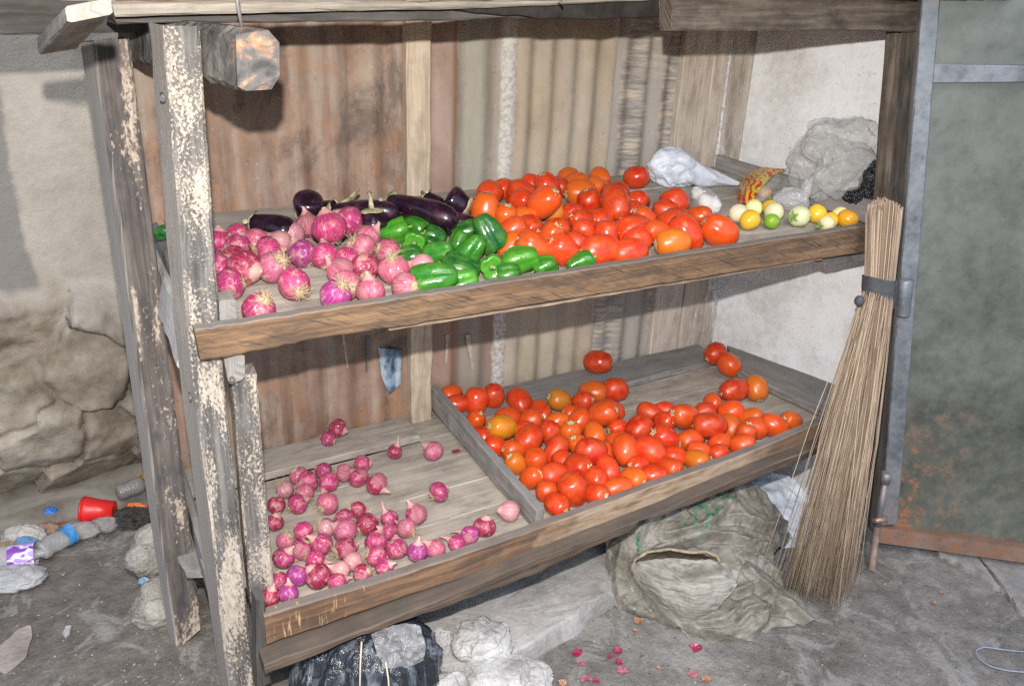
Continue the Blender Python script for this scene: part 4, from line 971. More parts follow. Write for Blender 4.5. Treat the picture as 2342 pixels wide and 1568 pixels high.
TABLE = [
('tomato', 'r', 0, 0, 0.839, 0.466, 1.063, 0.0363, -0.94, -0.35, -0.01, "red tomato under the curled eggplant stalk at the pile's back left"),
('tomato', 'o', 0, 1, 0.77, 0.357, 1.046, 0.0398, 0.15, 0.0, 0.99, 'tall orange tomato right beside the eggplant cap, left edge of upper pile'),
('tomato', '', 0, 0, 0.899, 0.498, 1.064, 0.0308, 0.95, -0.25, -0.18, 'half hidden tomato peeking out right of the tomato under the eggplant stalk'),
('tomato', 'r', 0, 0, 0.929, 0.45, 1.062, 0.0365, 0.54, -0.82, -0.18, 'broad red tomato third along the back of the upper pile'),
('tomato', 'r', 0, 0, 0.997, 0.508, 1.068, 0.0308, -0.8, 0.49, 0.35, 'tomato half hidden behind the tomato with its round scar on top'),
('tomato', 'r', 0, 1, 1.011, 0.448, 1.065, 0.0382, -0.37, 0.02, 0.93, "orange-red tomato whose pale round stem scar faces up at the pile's back"),
('tomato', '', 0, 0, 1.063, 0.475, 1.064, 0.0308, 0.68, -0.71, -0.19, 'sliver of tomato right behind the one with the round scar facing up'),
('tomato', 'o', 0, 0, 1.136, 0.535, 1.076, 0.0308, 0.9, -0.43, 0.09, "dull orange tomato rearmost in the cluster of four at pile's back"),
('tomato', 'o', 0, 0, 1.125, 0.482, 1.069, 0.033, 0.46, -0.84, 0.28, 'orange tomato squeezed second in the rear cluster, above the big browned tomato'),
('tomato', 'o', 0, 1, 1.089, 0.402, 1.062, 0.04, -0.98, 0.15, -0.08, 'big orange tomato with browned stem end pointing left, middle back'),
('tomato', 'o', 0, 1, 1.225, 0.504, 1.075, 0.0322, 0.04, -0.87, -0.49, 'round orange tomato farthest back right, standing beyond the rest of the pile'),
('tomato', 'o', 0, 0, 1.172, 0.454, 1.064, 0.0308, -0.96, 0.3, -0.01, 'orange tomato just in front of the farthest back right one'),
('tomato', 'r', 0, 0, 0.898, 0.402, 1.05, 0.032, 0.46, -0.84, 0.3, 'red tomato below the broad back tomato, left of the biggest scarred one'),
('tomato', 'or', 0, 1, 0.905, 0.296, 1.066, 0.04, 0.37, -0.64, 0.68, 'large round tomato with corky scar at upper right, left centre of pile'),
('tomato', 'o', 0, 1, 0.806, 0.312, 1.031, 0.0308, 0.02, -0.31, 0.95, 'orange tomato with pale cracked crown, just above the tall dark green pepper'),
('tomato', 'o', 0, 0, 0.857, 0.303, 1.031, 0.0308, 0.81, -0.57, 0.15, 'orange tomato tucked between the cracked one and the large scarred one'),
('tomato', 'y', 0, 0, 0.953, 0.318, 1.036, 0.0308, -0.01, -0.42, -0.91, 'yellow-orange sliver of tomato right of the large round scarred tomato'),
('tomato', 'd', 0, 0, 1.078, 0.332, 1.046, 0.0361, -0.39, 0.09, 0.92, 'deep red glossy tomato in the middle of the pile, left of the drooping one'),
('tomato', 'r', 0, 1, 1.103, 0.25, 1.058, 0.04, -0.11, -0.74, -0.66, "upright red tomato with its stem end pointing down at the pile's centre"),
('tomato', 'd', 0, 0, 1.207, 0.398, 1.055, 0.0308, 0.95, -0.28, 0.14, "dark red tomato right behind the upright tomato at the pile's centre"),
('tomato', 'r', 0, 0, 1.231, 0.318, 1.045, 0.0328, -0.9, -0.42, 0.09, 'red tomato right of the upright tomato, leaning to the lower right'),
('tomato', 'd', 0, 0, 0.996, 0.292, 1.033, 0.0308, 0.96, -0.29, -0.03, 'shaded red tomato just right of the yellow-orange sliver'),
('tomato', 'd', 0, 0, 0.991, 0.242, 1.024, 0.0308, -0.9, -0.07, 0.42, 'dark red tomato below the deep red glossy one in mid pile'),
('tomato', 'd', 0, 1, 1.053, 0.241, 1.026, 0.0308, -0.95, -0.32, 0.01, 'dark red tomato with a tan split scar facing left front'),
('tomato', 'or', 0, 1, 1.171, 0.211, 1.024, 0.0308, -0.81, 0.22, 0.54, 'orange-red mottled tomato below the one leaning right, right of centre'),
('tomato', 'd', 0, 0, 1.173, 0.262, 1.032, 0.0308, -0.81, 0.58, 0.06, 'half buried tomato between the leaning one and the mottled one'),
('tomato', 'd', 0, 0, 1.12, 0.182, 1.018, 0.0308, -0.89, 0.44, -0.1, 'half buried dark red tomato in front of the mottled one'),
('tomato', 'or', 0, 0, 0.79, 0.245, 1.02, 0.0308, 0.85, -0.34, 0.4, 'orange-red tomato right beside the top of the tall dark pepper'),
('tomato', 'd', 0, 1, 0.845, 0.25, 1.022, 0.0308, 0.08, -0.94, -0.32, 'dusty dark red tomato with speckled skin under the large scarred tomato'),
('tomato', 'd', 0, 0, 0.899, 0.214, 1.018, 0.0308, 0.93, -0.32, 0.19, 'dark red tomato behind the one with the yellow star scar'),
('tomato', 'or', 0, 1, 0.855, 0.169, 1.011, 0.0326, 0.18, -0.44, 0.88, 'orange-red tomato with a yellow star shaped scar on top'),
('tomato', 'r', 0, 0, 0.962, 0.189, 1.015, 0.0308, -0.81, 0.57, 0.12, 'wide red tomato in mid pile, under the dark one and above two front ones'),
('tomato', 'r', 0, 0, 1.074, 0.146, 1.016, 0.0367, 0.9, -0.26, 0.36, 'wide bright red tomato above the string crossed tomato'),
('tomato', 'r', 0, 1, 1.0, 0.14, 1.01, 0.0336, 0.05, 0.18, 0.98, 'upright round-topped red tomato behind the big front centre tomato'),
('tomato', 'd', 0, 0, 0.904, 0.122, 1.003, 0.0308, -0.85, 0.34, 0.4, 'red tomato wedged behind the two front tomatoes right of the star scar'),
('tomato', 'o', 0, 0, 0.74, 0.158, 1.005, 0.0308, 0.83, 0.21, 0.52, 'orange tomato squeezed between tall dark pepper and big oval front tomato'),
('tomato', 'or', 0, 0, 0.776, 0.11, 1.006, 0.04, -0.76, 0.24, 0.6, 'big oval glossy orange-red tomato leaning over the light green pepper'),
('tomato', 'r', 0, 0, 0.841, 0.087, 1.001, 0.0373, -0.78, 0.09, 0.62, 'round red tomato between the two peppers at the front board'),
('tomato', 'r', 0, 0, 0.924, 0.061, 1.001, 0.0393, -1.0, 0.02, -0.02, 'big red tomato behind the rightmost pepper'),
('tomato', 'r', 0, 0, 1.055, 0.088, 1.006, 0.0362, -0.98, -0.05, -0.21, 'red tomato crossed by a thin straw string'),
('tomato', 'r', 0, 0, 0.993, 0.035, 0.996, 0.0368, 0.97, -0.17, 0.18, 'long red tomato lying along the front board right of the last pepper'),
('tomato', 'or', 0, 0, 1.148, 0.123, 1.009, 0.0308, 0.93, -0.23, -0.27, 'half hidden tomato behind the yellowish tomato with its stem end left'),
('tomato', 'oy', 0, 1, 1.13, 0.044, 1.004, 0.04, -0.96, 0.28, -0.04, 'large orange-yellow streaked tomato at front board with stem end pointing left'),
('tomato', 'r', 0, 0, 1.209, 0.087, 1.013, 0.04, -0.45, 0.58, 0.68, 'tall red tomato left of the huge tomato at the right end'),
('tomato', 'or', 0, 0, 1.301, 0.066, 1.015, 0.044, -0.76, 0.44, 0.49, 'huge orange-red tomato at the right end of the upper pile'),
('tomato', 'or', 0, 0, 1.339, 0.188, 1.024, 0.0308, 0.66, -0.74, 0.13, 'tomato just behind the huge tomato at the right end'),
('tomato', 'r', 0, 1, 1.317, 0.273, 1.046, 0.0395, -0.96, 0.21, -0.2, 'rearmost tomato of the stepped column of four beside the garlic bag'),
('tomato', 'r', 0, 0, 1.265, 0.245, 1.033, 0.0324, -0.84, 0.54, 0.03, 'second from the back in the stepped column of four tomatoes near garlic'),
('tomato', 'd', 0, 0, 1.26, 0.193, 1.023, 0.0308, -0.71, 0.66, -0.25, 'third from the back in the stepped column of four tomatoes near garlic'),
('tomato', 'r', 0, 0, 1.216, 0.161, 1.02, 0.0338, 0.41, -0.72, 0.56, 'foremost of the stepped column of four tomatoes near the garlic bag'),
('tomato', 'd', 0, 0, 1.342, 0.48, 1.077, 0.0362, 0.67, -0.7, 0.24, 'single red tomato touching the white knotted plastic bag'),
('onion', '', 0, 1, 0.116, 0.355, 1.02, 0.029, 0.18, 0.22, 0.96, "onion with pointed neck up, at the shelf's left beside the white post"),
('onion', '', 0, 0, 0.161, 0.375, 1.025, 0.0293, -0.18, 0.9, 0.41, "half hidden onion in front of the leftmost eggplant's pale cap"),
('onion', 'p', 0, 1, 0.193, 0.339, 1.02, 0.029, -0.85, 0.4, 0.35, 'pale-necked pink onion lying in front of the leftmost eggplant'),
('onion', '', 0, 1, 0.148, 0.318, 1.015, 0.029, -0.21, 0.69, 0.69, 'dull onion second row from the left, behind the big dark pointed one'),
('onion', 'd', 0, 0, 0.129, 0.273, 1.007, 0.029, 0.57, -0.47, -0.67, 'peeling wine coloured onion just behind the big dark pointed one'),
('onion', 'd', 0, 1, 0.136, 0.205, 1.002, 0.0354, 0.63, -0.77, -0.08, 'large dark onion whose thick neck points right, left front'),
('onion', '', 0, 0, 0.091, 0.236, 1.0, 0.0293, 0.76, 0.27, 0.59, 'onion almost hidden by the white post, above the front left one'),
('onion', '', 0, 1, 0.1, 0.157, 0.988, 0.029, -0.93, 0.33, -0.16, 'glossy striped onion in the front left, touching the white post'),
('onion', '', 1, 0, 0.205, 0.286, 1.011, 0.029, 1.0, -0.06, 0.03, 'purple onion with roots at left, behind the big rooted one'),
('onion', 'p', 1, 0, 0.196, 0.195, 1.002, 0.0351, -0.39, 0.68, -0.62, 'big pink onion with tan root tuft at upper right, left middle'),
('onion', 'w', 0, 1, 0.241, 0.32, 1.018, 0.029, -0.73, 0.51, 0.46, 'papery pale onion with loose wrinkled skin, behind the purple ones'),
('onion', 'w', 0, 0, 0.275, 0.355, 1.024, 0.0293, -0.24, 0.76, 0.6, 'onion half hidden under the eggplant that shows its round bottom'),
('onion', 'v', 0, 1, 0.321, 0.386, 1.031, 0.0299, 0.02, 0.3, 0.95, 'violet onion left of the topmost big-necked one'),
('onion', '', 0, 1, 0.344, 0.287, 1.049, 0.0367, -0.15, 0.33, 0.93, 'topmost glossy onion with pale rounded neck up'),
('onion', '', 0, 1, 0.401, 0.327, 1.051, 0.0336, -0.76, 0.42, 0.49, 'bright magenta onion with neck to upper left, highest at the right'),
('onion', 'v', 0, 1, 0.271, 0.25, 1.007, 0.0291, -0.49, 0.49, 0.72, 'violet shiny onion below the topmost one, mid heap'),
('onion', 'p', 0, 0, 0.436, 0.296, 1.018, 0.029, 0.73, -0.11, 0.68, 'pink onion behind the mid heap beside the green peppers'),
('onion', 'p', 1, 0, 0.405, 0.249, 1.01, 0.029, 0.82, -0.11, -0.56, 'dusty pink onion under the bright magenta one'),
('onion', '', 0, 1, 0.314, 0.226, 1.004, 0.029, 0.13, 0.65, 0.75, 'upright pink-magenta onion left of the twin in mid heap'),
('onion', '', 0, 1, 0.353, 0.198, 1.0, 0.029, 0.38, 0.41, 0.83, 'rose onion overlapping its left twin in mid heap'),
('onion', 'd', 1, 0, 0.374, 0.143, 0.995, 0.0317, 0.15, 0.88, 0.46, 'dark red onion with straw roots at lower front'),
('onion', 'p', 1, 0, 0.322, 0.146, 0.991, 0.029, -0.66, 0.42, 0.63, 'two-tone pale and purple onion in front of the rose twins'),
('onion', 'p', 1, 0, 0.313, 0.083, 0.981, 0.0293, -0.23, 0.97, -0.06, 'onion with tangled straw roots right behind the speckled front one'),
('onion', 'p', 1, 0, 0.451, 0.209, 1.005, 0.029, 0.9, -0.09, -0.43, 'light pink onion with straw roots beside the pepper with notched top'),
('onion', 'p', 1, 0, 0.43, 0.117, 0.993, 0.0335, 0.22, 0.17, -0.96, 'upright pink onion with straw root tuft on top, before the peppers'),
('onion', 'w', 0, 1, 0.497, 0.115, 0.99, 0.029, -0.88, 0.45, 0.16, 'palest pink onion sitting on top of the green peppers'),
('onion', '', 1, 0, 0.215, 0.112, 0.987, 0.0337, -0.14, 0.95, 0.28, 'round glossy onion alone on the boards with roots at lower right'),
('onion', 'v', 1, 0, 0.279, 0.041, 0.977, 0.0328, -0.36, 0.44, -0.82, 'big speckled violet onion at the front board with roots on top'),
('onion', 'p', 0, 1, 0.352, 0.042, 0.975, 0.029, -0.02, 0.22, 0.98, 'pink onion at the front board with its pale neck pointing up'),
('onion', 'p', 1, 0, 0.428, 0.041, 0.977, 0.029, -0.42, 0.87, -0.26, 'rightmost onion at the front board with roots facing right'),
('onion', '', 1, 0, 0.128, 0.037, 0.97, 0.031, -0.26, 0.52, -0.81, "foremost left onion by itself behind the front board's left end"),
('pepper', 'l', 0, 1, 0.508, 0.31, 1.023, 0.0309, 0.95, -0.17, 0.27, 'lobed light green pepper at the back left, beside the eggplant cap'),
('pepper', '', 0, 1, 0.567, 0.325, 1.025, 0.0289, 0.58, -0.74, -0.34, 'back pepper with curled green stalk, right of the lobed back left one'),
('pepper', 'l', 0, 1, 0.529, 0.244, 1.011, 0.0289, -0.39, -0.92, 0.09, 'pepper showing its round stem end to the viewer, back left'),
('pepper', 'd', 0, 1, 0.585, 0.257, 1.015, 0.0289, -0.81, 0.49, 0.31, 'dark pepper right behind the one with round stem end showing'),
('pepper', '', 0, 1, 0.56, 0.172, 1.001, 0.0297, -0.7, 0.56, -0.45, 'ribbed green pepper in the middle of the left group'),
('pepper', 'd', 0, 1, 0.492, 0.173, 0.999, 0.0289, -0.76, 0.49, -0.42, 'green pepper with notched top next to the light pink onion'),
('pepper', '', 0, 1, 0.63, 0.209, 1.008, 0.0289, 0.68, 0.3, 0.67, 'small pepper in mid group left of the big broad one'),
('pepper', 'd', 0, 1, 0.674, 0.269, 1.019, 0.0289, 0.96, -0.24, 0.12, "dark pepper lying at the back beneath the long eggplant's tip"),
('pepper', '', 0, 1, 0.625, 0.147, 1.003, 0.0343, -0.51, 0.28, -0.81, 'big broad glossy green pepper in the centre of the group'),
('pepper', 'd', 0, 1, 0.568, 0.081, 0.991, 0.0353, -0.7, 0.7, 0.12, 'dark puckered pepper lying right of the palest onion'),
('pepper', '', 0, 1, 0.487, 0.037, 0.986, 0.0394, -0.84, 0.49, -0.24, "long green pepper behind the front board's double pair, left one"),
('pepper', 'l', 0, 1, 0.545, 0.031, 0.979, 0.0312, -0.83, 0.45, -0.31, 'long light green pepper at the front board, left end of the row'),
('pepper', 'd', 0, 1, 0.692, 0.182, 1.031, 0.0392, 0.43, -0.27, -0.86, 'tall dark green pepper standing against the orange tomatoes'),
('pepper', 'l', 0, 1, 0.645, 0.078, 0.988, 0.0304, -0.34, -0.93, 0.11, 'pepper with pale cut stem facing front, centre of front row'),
('pepper', 'l', 0, 1, 0.717, 0.076, 0.995, 0.036, -0.76, 0.49, -0.42, 'light green pepper lying under the big oval tomato'),
('pepper', '', 0, 1, 0.663, 0.03, 0.979, 0.0289, -0.84, 0.49, -0.24, 'low pepper at the front board beneath the light green one'),
('pepper', '', 0, 1, 0.763, 0.042, 0.984, 0.0289, -0.76, 0.49, -0.42, 'green pepper at the front board left of the round red tomato'),
('pepper', '', 0, 1, 0.858, 0.036, 0.985, 0.0289, 0.91, -0.25, 0.32, 'rightmost pepper, squeezed between two red tomatoes at the front board'),
('egg', 'c', 0, 0, 1.478, 0.182, 1.022, 0.0261, 0.95, -0.31, -0.08, 'cream garden egg at the left end of the cluster'),
('egg', 'c2', 0, 0, 1.552, 0.2, 1.027, 0.0255, -0.56, 0.82, -0.12, 'pale yellow garden egg second from left, behind the yellow one'),
('egg', 'y', 0, 0, 1.471, 0.13, 1.015, 0.0273, 0.89, 0.07, 0.45, 'deep yellow garden egg in front at the left'),
('egg', 'y', 0, 0, 1.612, 0.196, 1.027, 0.0247, 0.07, 0.39, 0.92, 'yellow garden egg at the back with a green stalk at its right'),
('egg', 'c', 0, 0, 1.589, 0.157, 1.023, 0.0281, 0.74, 0.43, 0.52, 'cream garden egg right behind the green one'),
('egg', 'g', 0, 0, 1.543, 0.118, 1.009, 0.021, 0.86, -0.41, -0.31, 'small green garden egg, the only green one'),
('egg', 'c', 0, 1, 1.638, 0.107, 1.018, 0.0302, -1.0, -0.04, 0.01, 'cream garden egg with green leafy calyx at its left'),
('egg', 'y', 0, 0, 1.716, 0.114, 1.018, 0.0274, 0.72, 0.13, 0.69, 'yellow garden egg right of the cream one with leafy calyx'),
('egg', 'c2', 0, 0, 1.796, 0.1, 1.013, 0.0225, 0.96, -0.26, 0.12, 'pale yellow garden egg hidden behind the orange one'),
('egg', 'y', 0, 0, 1.728, 0.074, 1.007, 0.0225, 0.84, -0.54, -0.08, 'yellow garden egg peeking over the cream one at the front board'),
('egg', 'c', 0, 1, 1.686, 0.051, 1.005, 0.0246, -0.95, 0.17, -0.27, 'cream garden egg at the front board with green stalk pointing left'),
('egg', 'oy', 0, 0, 1.773, 0.053, 1.012, 0.0295, -0.25, 0.12, -0.96, 'large orange-yellow garden egg at the right end'),
('tomato', 'or', 0, 0, 0.78, 0.566, 0.43, 0.0305, -0.98, -0.19, -0.08, "rearmost tomato peeping over the divider's far end"),
('tomato', 'r', 0, 0, 0.778, 0.517, 0.419, 0.0305, -0.95, 0.31, 0.02, "second tomato along the divider's far end, partly hidden by it"),
('tomato', 'r', 0, 0, 0.833, 0.501, 0.423, 0.0387, 0.17, 0.21, 0.96, 'tall red tomato standing first of the back row near the divider'),
('tomato', 'd', 0, 0, 0.897, 0.511, 0.424, 0.0373, -0.01, 0.02, -1.0, 'dusty red tomato just right of the tall first one in the back row'),
('tomato', 'r', 0, 1, 0.978, 0.487, 0.399, 0.0407, 0.1, -0.89, -0.45, 'red tomato third in the back row with stem end pointing down'),
('tomato', 'r', 0, 0, 1.009, 0.409, 0.393, 0.034, -0.01, 0.96, 0.28, 'red tomato half hidden below left of the yellowish back row tomato'),
('tomato', 'y', 0, 1, 1.098, 0.446, 0.399, 0.0364, -0.89, 0.2, 0.41, 'yellowish orange tomato in the back row of the lower tray'),
('tomato', 'd', 0, 0, 1.165, 0.408, 0.399, 0.0352, 0.43, -0.79, 0.44, 'dark red tomato right of the yellowish back row tomato'),
('tomato', 'o', 0, 1, 1.225, 0.443, 0.404, 0.0377, 0.7, -0.7, -0.12, 'orange tomato lying end to end with the paler red one at the back'),
('tomato', 'd', 0, 0, 1.294, 0.423, 0.409, 0.0407, -0.98, 0.13, 0.15, 'dusty red tomato at the back right end of the left heap'),
('tomato', 'r', 0, 0, 1.207, 0.323, 0.398, 0.0344, 0.87, -0.4, -0.29, 'red tomato hidden behind the big glossy oval one of the back heap'),
('tomato', 'or', 0, 0, 1.137, 0.27, 0.426, 0.0407, 0.56, -0.67, 0.49, 'big glossy oval orange-red tomato on top of the back of the heap'),
('tomato', 'or', 0, 1, 0.806, 0.453, 0.383, 0.0305, 0.26, -0.35, 0.9, 'wrinkled tomato against the divider, below the tall back row one'),
('tomato', 'or', 0, 0, 0.901, 0.421, 0.39, 0.0346, -0.99, 0.11, 0.01, 'orange-red tomato just above the amber one near the divider'),
('tomato', 'a', 0, 0, 0.842, 0.354, 0.406, 0.0407, -0.95, -0.09, 0.3, 'amber yellow tomato, the only one of its colour, near the divider'),
('tomato', 'or', 0, 0, 0.958, 0.379, 0.392, 0.0358, 0.71, -0.54, 0.45, 'orange-red tomato second to the right above the amber one'),
('tomato', 'o', 0, 0, 1.024, 0.339, 0.39, 0.0322, -0.87, 0.34, -0.35, 'dull orange tomato mid heap under the yellowish back row tomato'),
('tomato', 'or', 0, 0, 1.089, 0.363, 0.391, 0.0305, -0.89, 0.2, 0.42, 'flat looking half hidden tomato below the dark red back one'),
('tomato', 'or', 0, 0, 1.08, 0.307, 0.395, 0.0362, -0.48, -0.08, -0.87, 'upright tilted orange-red tomato left of the big glossy oval one'),
('tomato', 'r', 0, 0, 0.912, 0.336, 0.386, 0.0324, 0.97, -0.22, 0.13, 'half hidden red tomato behind the big round one right of amber'),
('tomato', 'r', 0, 0, 0.884, 0.265, 0.403, 0.0407, 0.85, 0.32, 0.42, 'big round bright red tomato below right of the amber one'),
('tomato', 'd', 0, 0, 0.967, 0.286, 0.391, 0.0359, 0.37, -0.03, -0.93, 'deep red tomato right of the big round bright one'),
('tomato', 'o', 0, 1, 1.021, 0.262, 0.39, 0.0338, -0.1, -0.1, 0.99, 'orange tomato with its pale star stem scar on top, mid heap'),
('tomato', 'o', 0, 0, 1.082, 0.226, 0.391, 0.0337, -0.13, -0.86, -0.49, 'plump orange tomato under the big glossy oval one'),
('tomato', 'r', 0, 1, 1.165, 0.228, 0.391, 0.0305, -1.0, 0.06, -0.03, 'red tomato with cracked stem end at left, in the dip mid tray'),
('tomato', 'd', 0, 1, 1.198, 0.169, 0.41, 0.0407, -0.87, -0.1, -0.49, 'round dark red tomato with small pale scar lower left, tray centre'),
('tomato', 'r', 0, 0, 1.309, 0.259, 0.398, 0.0315, 0.58, -0.79, -0.22, 'leftmost tomato in the back edge of the right heap'),
('tomato', 'd', 0, 0, 1.314, 0.199, 0.397, 0.0321, 0.26, -0.91, 0.32, 'dark glossy tomato just left of the orange-red scarred one in right heap'),
('tomato', 'r', 0, 0, 1.365, 0.246, 0.399, 0.0305, 0.81, -0.43, -0.4, "small hidden tomato second along the right heap's back edge"),
('tomato', 'or', 0, 1, 1.365, 0.168, 0.417, 0.0407, -0.92, 0.19, 0.33, 'large orange-red tomato with cracked stem end left, right heap'),
('tomato', 'd', 0, 0, 1.463, 0.187, 0.402, 0.0319, 0.92, -0.32, 0.22, 'dark red tomato behind the big shiny one of the right heap'),
('tomato', 'or', 0, 1, 1.529, 0.22, 0.404, 0.0305, 0.04, -0.87, -0.49, 'tomato farthest back in the right heap with cracked stem end'),
('tomato', 'or', 0, 0, 1.527, 0.143, 0.409, 0.0375, -0.7, 0.59, -0.4, 'orange-red tomato right behind the shiny striped one, right heap'),
('tomato', 'd', 0, 0, 1.367, 0.065, 0.437, 0.0407, -0.9, 0.44, -0.02, 'big shiny dark red tomato on top of the right heap'),
('tomato', 'o', 0, 0, 1.47, 0.078, 0.401, 0.0329, -0.08, -0.74, -0.67, 'orange tomato right beside the big shiny one on the right heap'),
('tomato', 'o', 0, 0, 1.563, 0.091, 0.404, 0.0325, 0.72, -0.55, 0.42, "dusty orange tomato at the right heap's back right"),
('tomato', 'or', 0, 0, 1.532, 0.037, 0.404, 0.0349, 0.78, -0.58, -0.21, 'orange-red tomato below the dusty orange one at back right'),
('tomato', 'or', 0, 0, 1.59, 0.019, 0.406, 0.0344, 0.62, -0.51, -0.6, "second tomato from the right end of the lower tray's front board"),
('tomato', 'o', 0, 0, 1.66, 0.023, 0.407, 0.0329, -0.92, -0.02, 0.38, 'rightmost tomato of the lower tray, at the front board'),
('tomato', 'or', 0, 1, 1.475, 0.022, 0.401, 0.0333, 0.03, -0.18, 0.98, "cracked tomato third from the tray's right end"),
('tomato', 'or', 0, 1, 1.311, 0.072, 0.397, 0.0341, -0.99, 0.02, -0.11, 'pale cracked tomato right of the one with a tan crown at centre front'),
('tomato', 'or', 0, 1, 1.376, 0.023, 0.395, 0.0305, -0.9, -0.05, -0.43, 'orange-red tomato with pale scar at left, under the shiny heap top'),
('tomato', 'or', 0, 0, 1.432, -0.015, 0.398, 0.0327, 0.67, -0.65, 0.35, 'long tomato on the front board below the cracked one at right'),
('tomato', 'd', 0, 1, 1.243, 0.105, 0.4, 0.0398, -0.81, 0.22, 0.54, 'red tomato with a tan cracked crown at upper left, tray centre'),
('tomato', 'r', 0, 1, 1.149, 0.053, 0.411, 0.0407, 0.4, -0.87, -0.31, 'large bright tomato with greenish stem end at right, centre front'),
('tomato', 'or', 0, 1, 1.09, 0.088, 0.407, 0.0395, -0.16, -0.68, -0.72, 'upright orange-red tomato with stem end down, left of large bright one'),
('tomato', 'or', 0, 0, 1.121, 0.165, 0.389, 0.0315, -0.97, 0.24, 0.01, 'orange tomato half hidden above the upright one at tray centre'),
('tomato', 'o', 0, 1, 1.007, 0.197, 0.385, 0.0305, -0.5, 0.07, 0.86, 'orange tomato with yellow scar behind the long glossy red one'),
('tomato', 'd', 0, 0, 0.991, 0.109, 0.418, 0.0407, 0.85, -0.5, -0.17, "long glossy deep red tomato on top of the left heap's front"),
('tomato', 'or', 0, 0, 1.049, 0.125, 0.385, 0.0305, -0.01, 0.41, 0.91, 'half hidden tomato between the long glossy one and the upright one'),
('tomato', 'or', 0, 0, 1.295, 0.02, 0.392, 0.0305, -0.8, 0.6, -0.1, 'orange tomato behind the front board tomato with yellow patch'),
('tomato', 'r', 0, 0, 1.336, -0.018, 0.392, 0.0305, -0.98, -0.15, -0.12, 'low red tomato at the front board under the pale scarred one'),
('tomato', 'r', 0, 0, 1.216, 0.027, 0.389, 0.0305, -0.9, 0.18, 0.4, 'red tomato just left of the front board tomato with yellow patch'),
('tomato', 'oy', 0, 0, 1.256, -0.016, 0.391, 0.0324, 0.27, -0.95, 0.12, 'front board tomato with a yellow-orange patch on its shoulder'),
('tomato', 'd', 0, 0, 0.788, 0.36, 0.381, 0.0305, 0.65, -0.73, -0.22, 'small tomato pressed on the divider below left of the amber one'),
('tomato', 'r', 0, 0, 0.797, 0.301, 0.38, 0.0305, -0.9, 0.24, 0.36, 'tomato on the divider directly beneath the amber one'),
('tomato', 'or', 0, 0, 0.826, 0.255, 0.383, 0.0335, -0.93, 0.03, 0.36, 'orange-red tomato third below the amber one, close to the divider'),
('tomato', 'oy', 0, 1, 0.805, 0.196, 0.378, 0.0305, -0.62, 0.1, 0.78, "yellowish scarred tomato touching the divider's middle"),
('tomato', 'or', 0, 0, 0.855, 0.174, 0.383, 0.0343, -0.26, -0.1, 0.96, 'upright orange-red tomato right of the yellowish scarred one at divider'),
('tomato', 'r', 0, 1, 0.93, 0.195, 0.387, 0.035, -0.68, -0.3, -0.67, 'bright red tomato with small scar underneath, left of the long glossy one'),
('tomato', 'r', 0, 0, 0.922, 0.14, 0.381, 0.0305, -0.11, 0.84, 0.53, 'half hidden tomato behind the round one with white star scar'),
('tomato', 'd', 0, 1, 0.933, 0.085, 0.396, 0.0377, 0.3, -0.91, 0.29, 'round red tomato with a white star scar facing the viewer'),
('tomato', 'r', 0, 1, 0.859, 0.091, 0.385, 0.0387, -0.97, 0.04, 0.22, "wide red tomato with round scar at its left, near the divider's front"),
('tomato', 'r', 0, 1, 1.008, 0.056, 0.386, 0.0341, -0.15, -0.88, -0.46, 'red tomato with pale scar low in front, right of the star scarred one'),
('tomato', 'r', 0, 0, 1.094, 0.032, 0.385, 0.0308, -0.9, 0.06, 0.44, 'red tomato below the large bright one with greenish stem end'),
('tomato', 'or', 0, 0, 1.165, -0.013, 0.387, 0.0315, 0.18, -0.95, 0.26, 'dusty long tomato at the front board left of the yellow patched one'),
('tomato', 'r', 0, 0, 1.105, -0.02, 0.384, 0.0305, 0.78, -0.6, 0.19, 'flat lying bright red tomato at mid front board'),
('tomato', 'or', 0, 1, 0.806, 0.117, 0.377, 0.0305, 0.43, -0.53, 0.73, 'cracked tomato against the divider, left of the wide one'),
('tomato', 'r', 0, 1, 0.952, 0.027, 0.384, 0.0345, 0.04, -0.87, -0.49, 'red tomato with pale scar below, second row from the front board'),
('tomato', 'o', 0, 0, 1.043, -0.013, 0.385, 0.0331, 0.2, -0.96, 0.18, 'long orange tomato lying at the front board, left of the flat red one'),
('tomato', 'r', 0, 0, 0.866, 0.007, 0.386, 0.0404, -0.37, 0.01, 0.93, 'big glossy egg shaped tomato near the front corner of the divider'),
('tomato', 'or', 0, 0, 0.813, 0.049, 0.375, 0.0305, -0.89, 0.44, 0.07, 'tomato on the divider left of the big glossy egg shaped one'),
('tomato', 'or', 0, 0, 0.985, -0.025, 0.38, 0.0305, -0.99, 0.14, -0.04, 'long tomato at the front board under the one with pale scar below'),
('tomato', 'r', 0, 0, 0.917, -0.025, 0.378, 0.0305, 0.21, -0.91, 0.37, 'red tomato at the front board right of the big egg shaped one'),
('tomato', 'r', 0, 0, 0.804, -0.017, 0.374, 0.0305, 0.13, -0.99, -0.02, 'tomato in the front corner between divider and front board'),
('tomato', 'd', 0, 0, 1.317, 0.556, 0.448, 0.0407, 0.68, -0.73, 0.08, 'lone red tomato on the rear plank of the lower tray'),
('tomato', 'd', 0, 0, 1.736, 0.45, 0.45, 0.0407, -0.91, -0.11, -0.39, "upper of the touching pair of tomatoes in the tray's back right corner"),
('tomato', 'or', 0, 1, 1.739, 0.379, 0.435, 0.0402, 0.23, -0.85, -0.48, "lower tomato of the pair in the tray's back right corner"),
('tomato', 'd', 0, 0, 1.636, 0.245, 0.418, 0.0407, -1.0, 0.08, -0.04, "dark red tomato of the side-by-side pair near the tray's right side"),
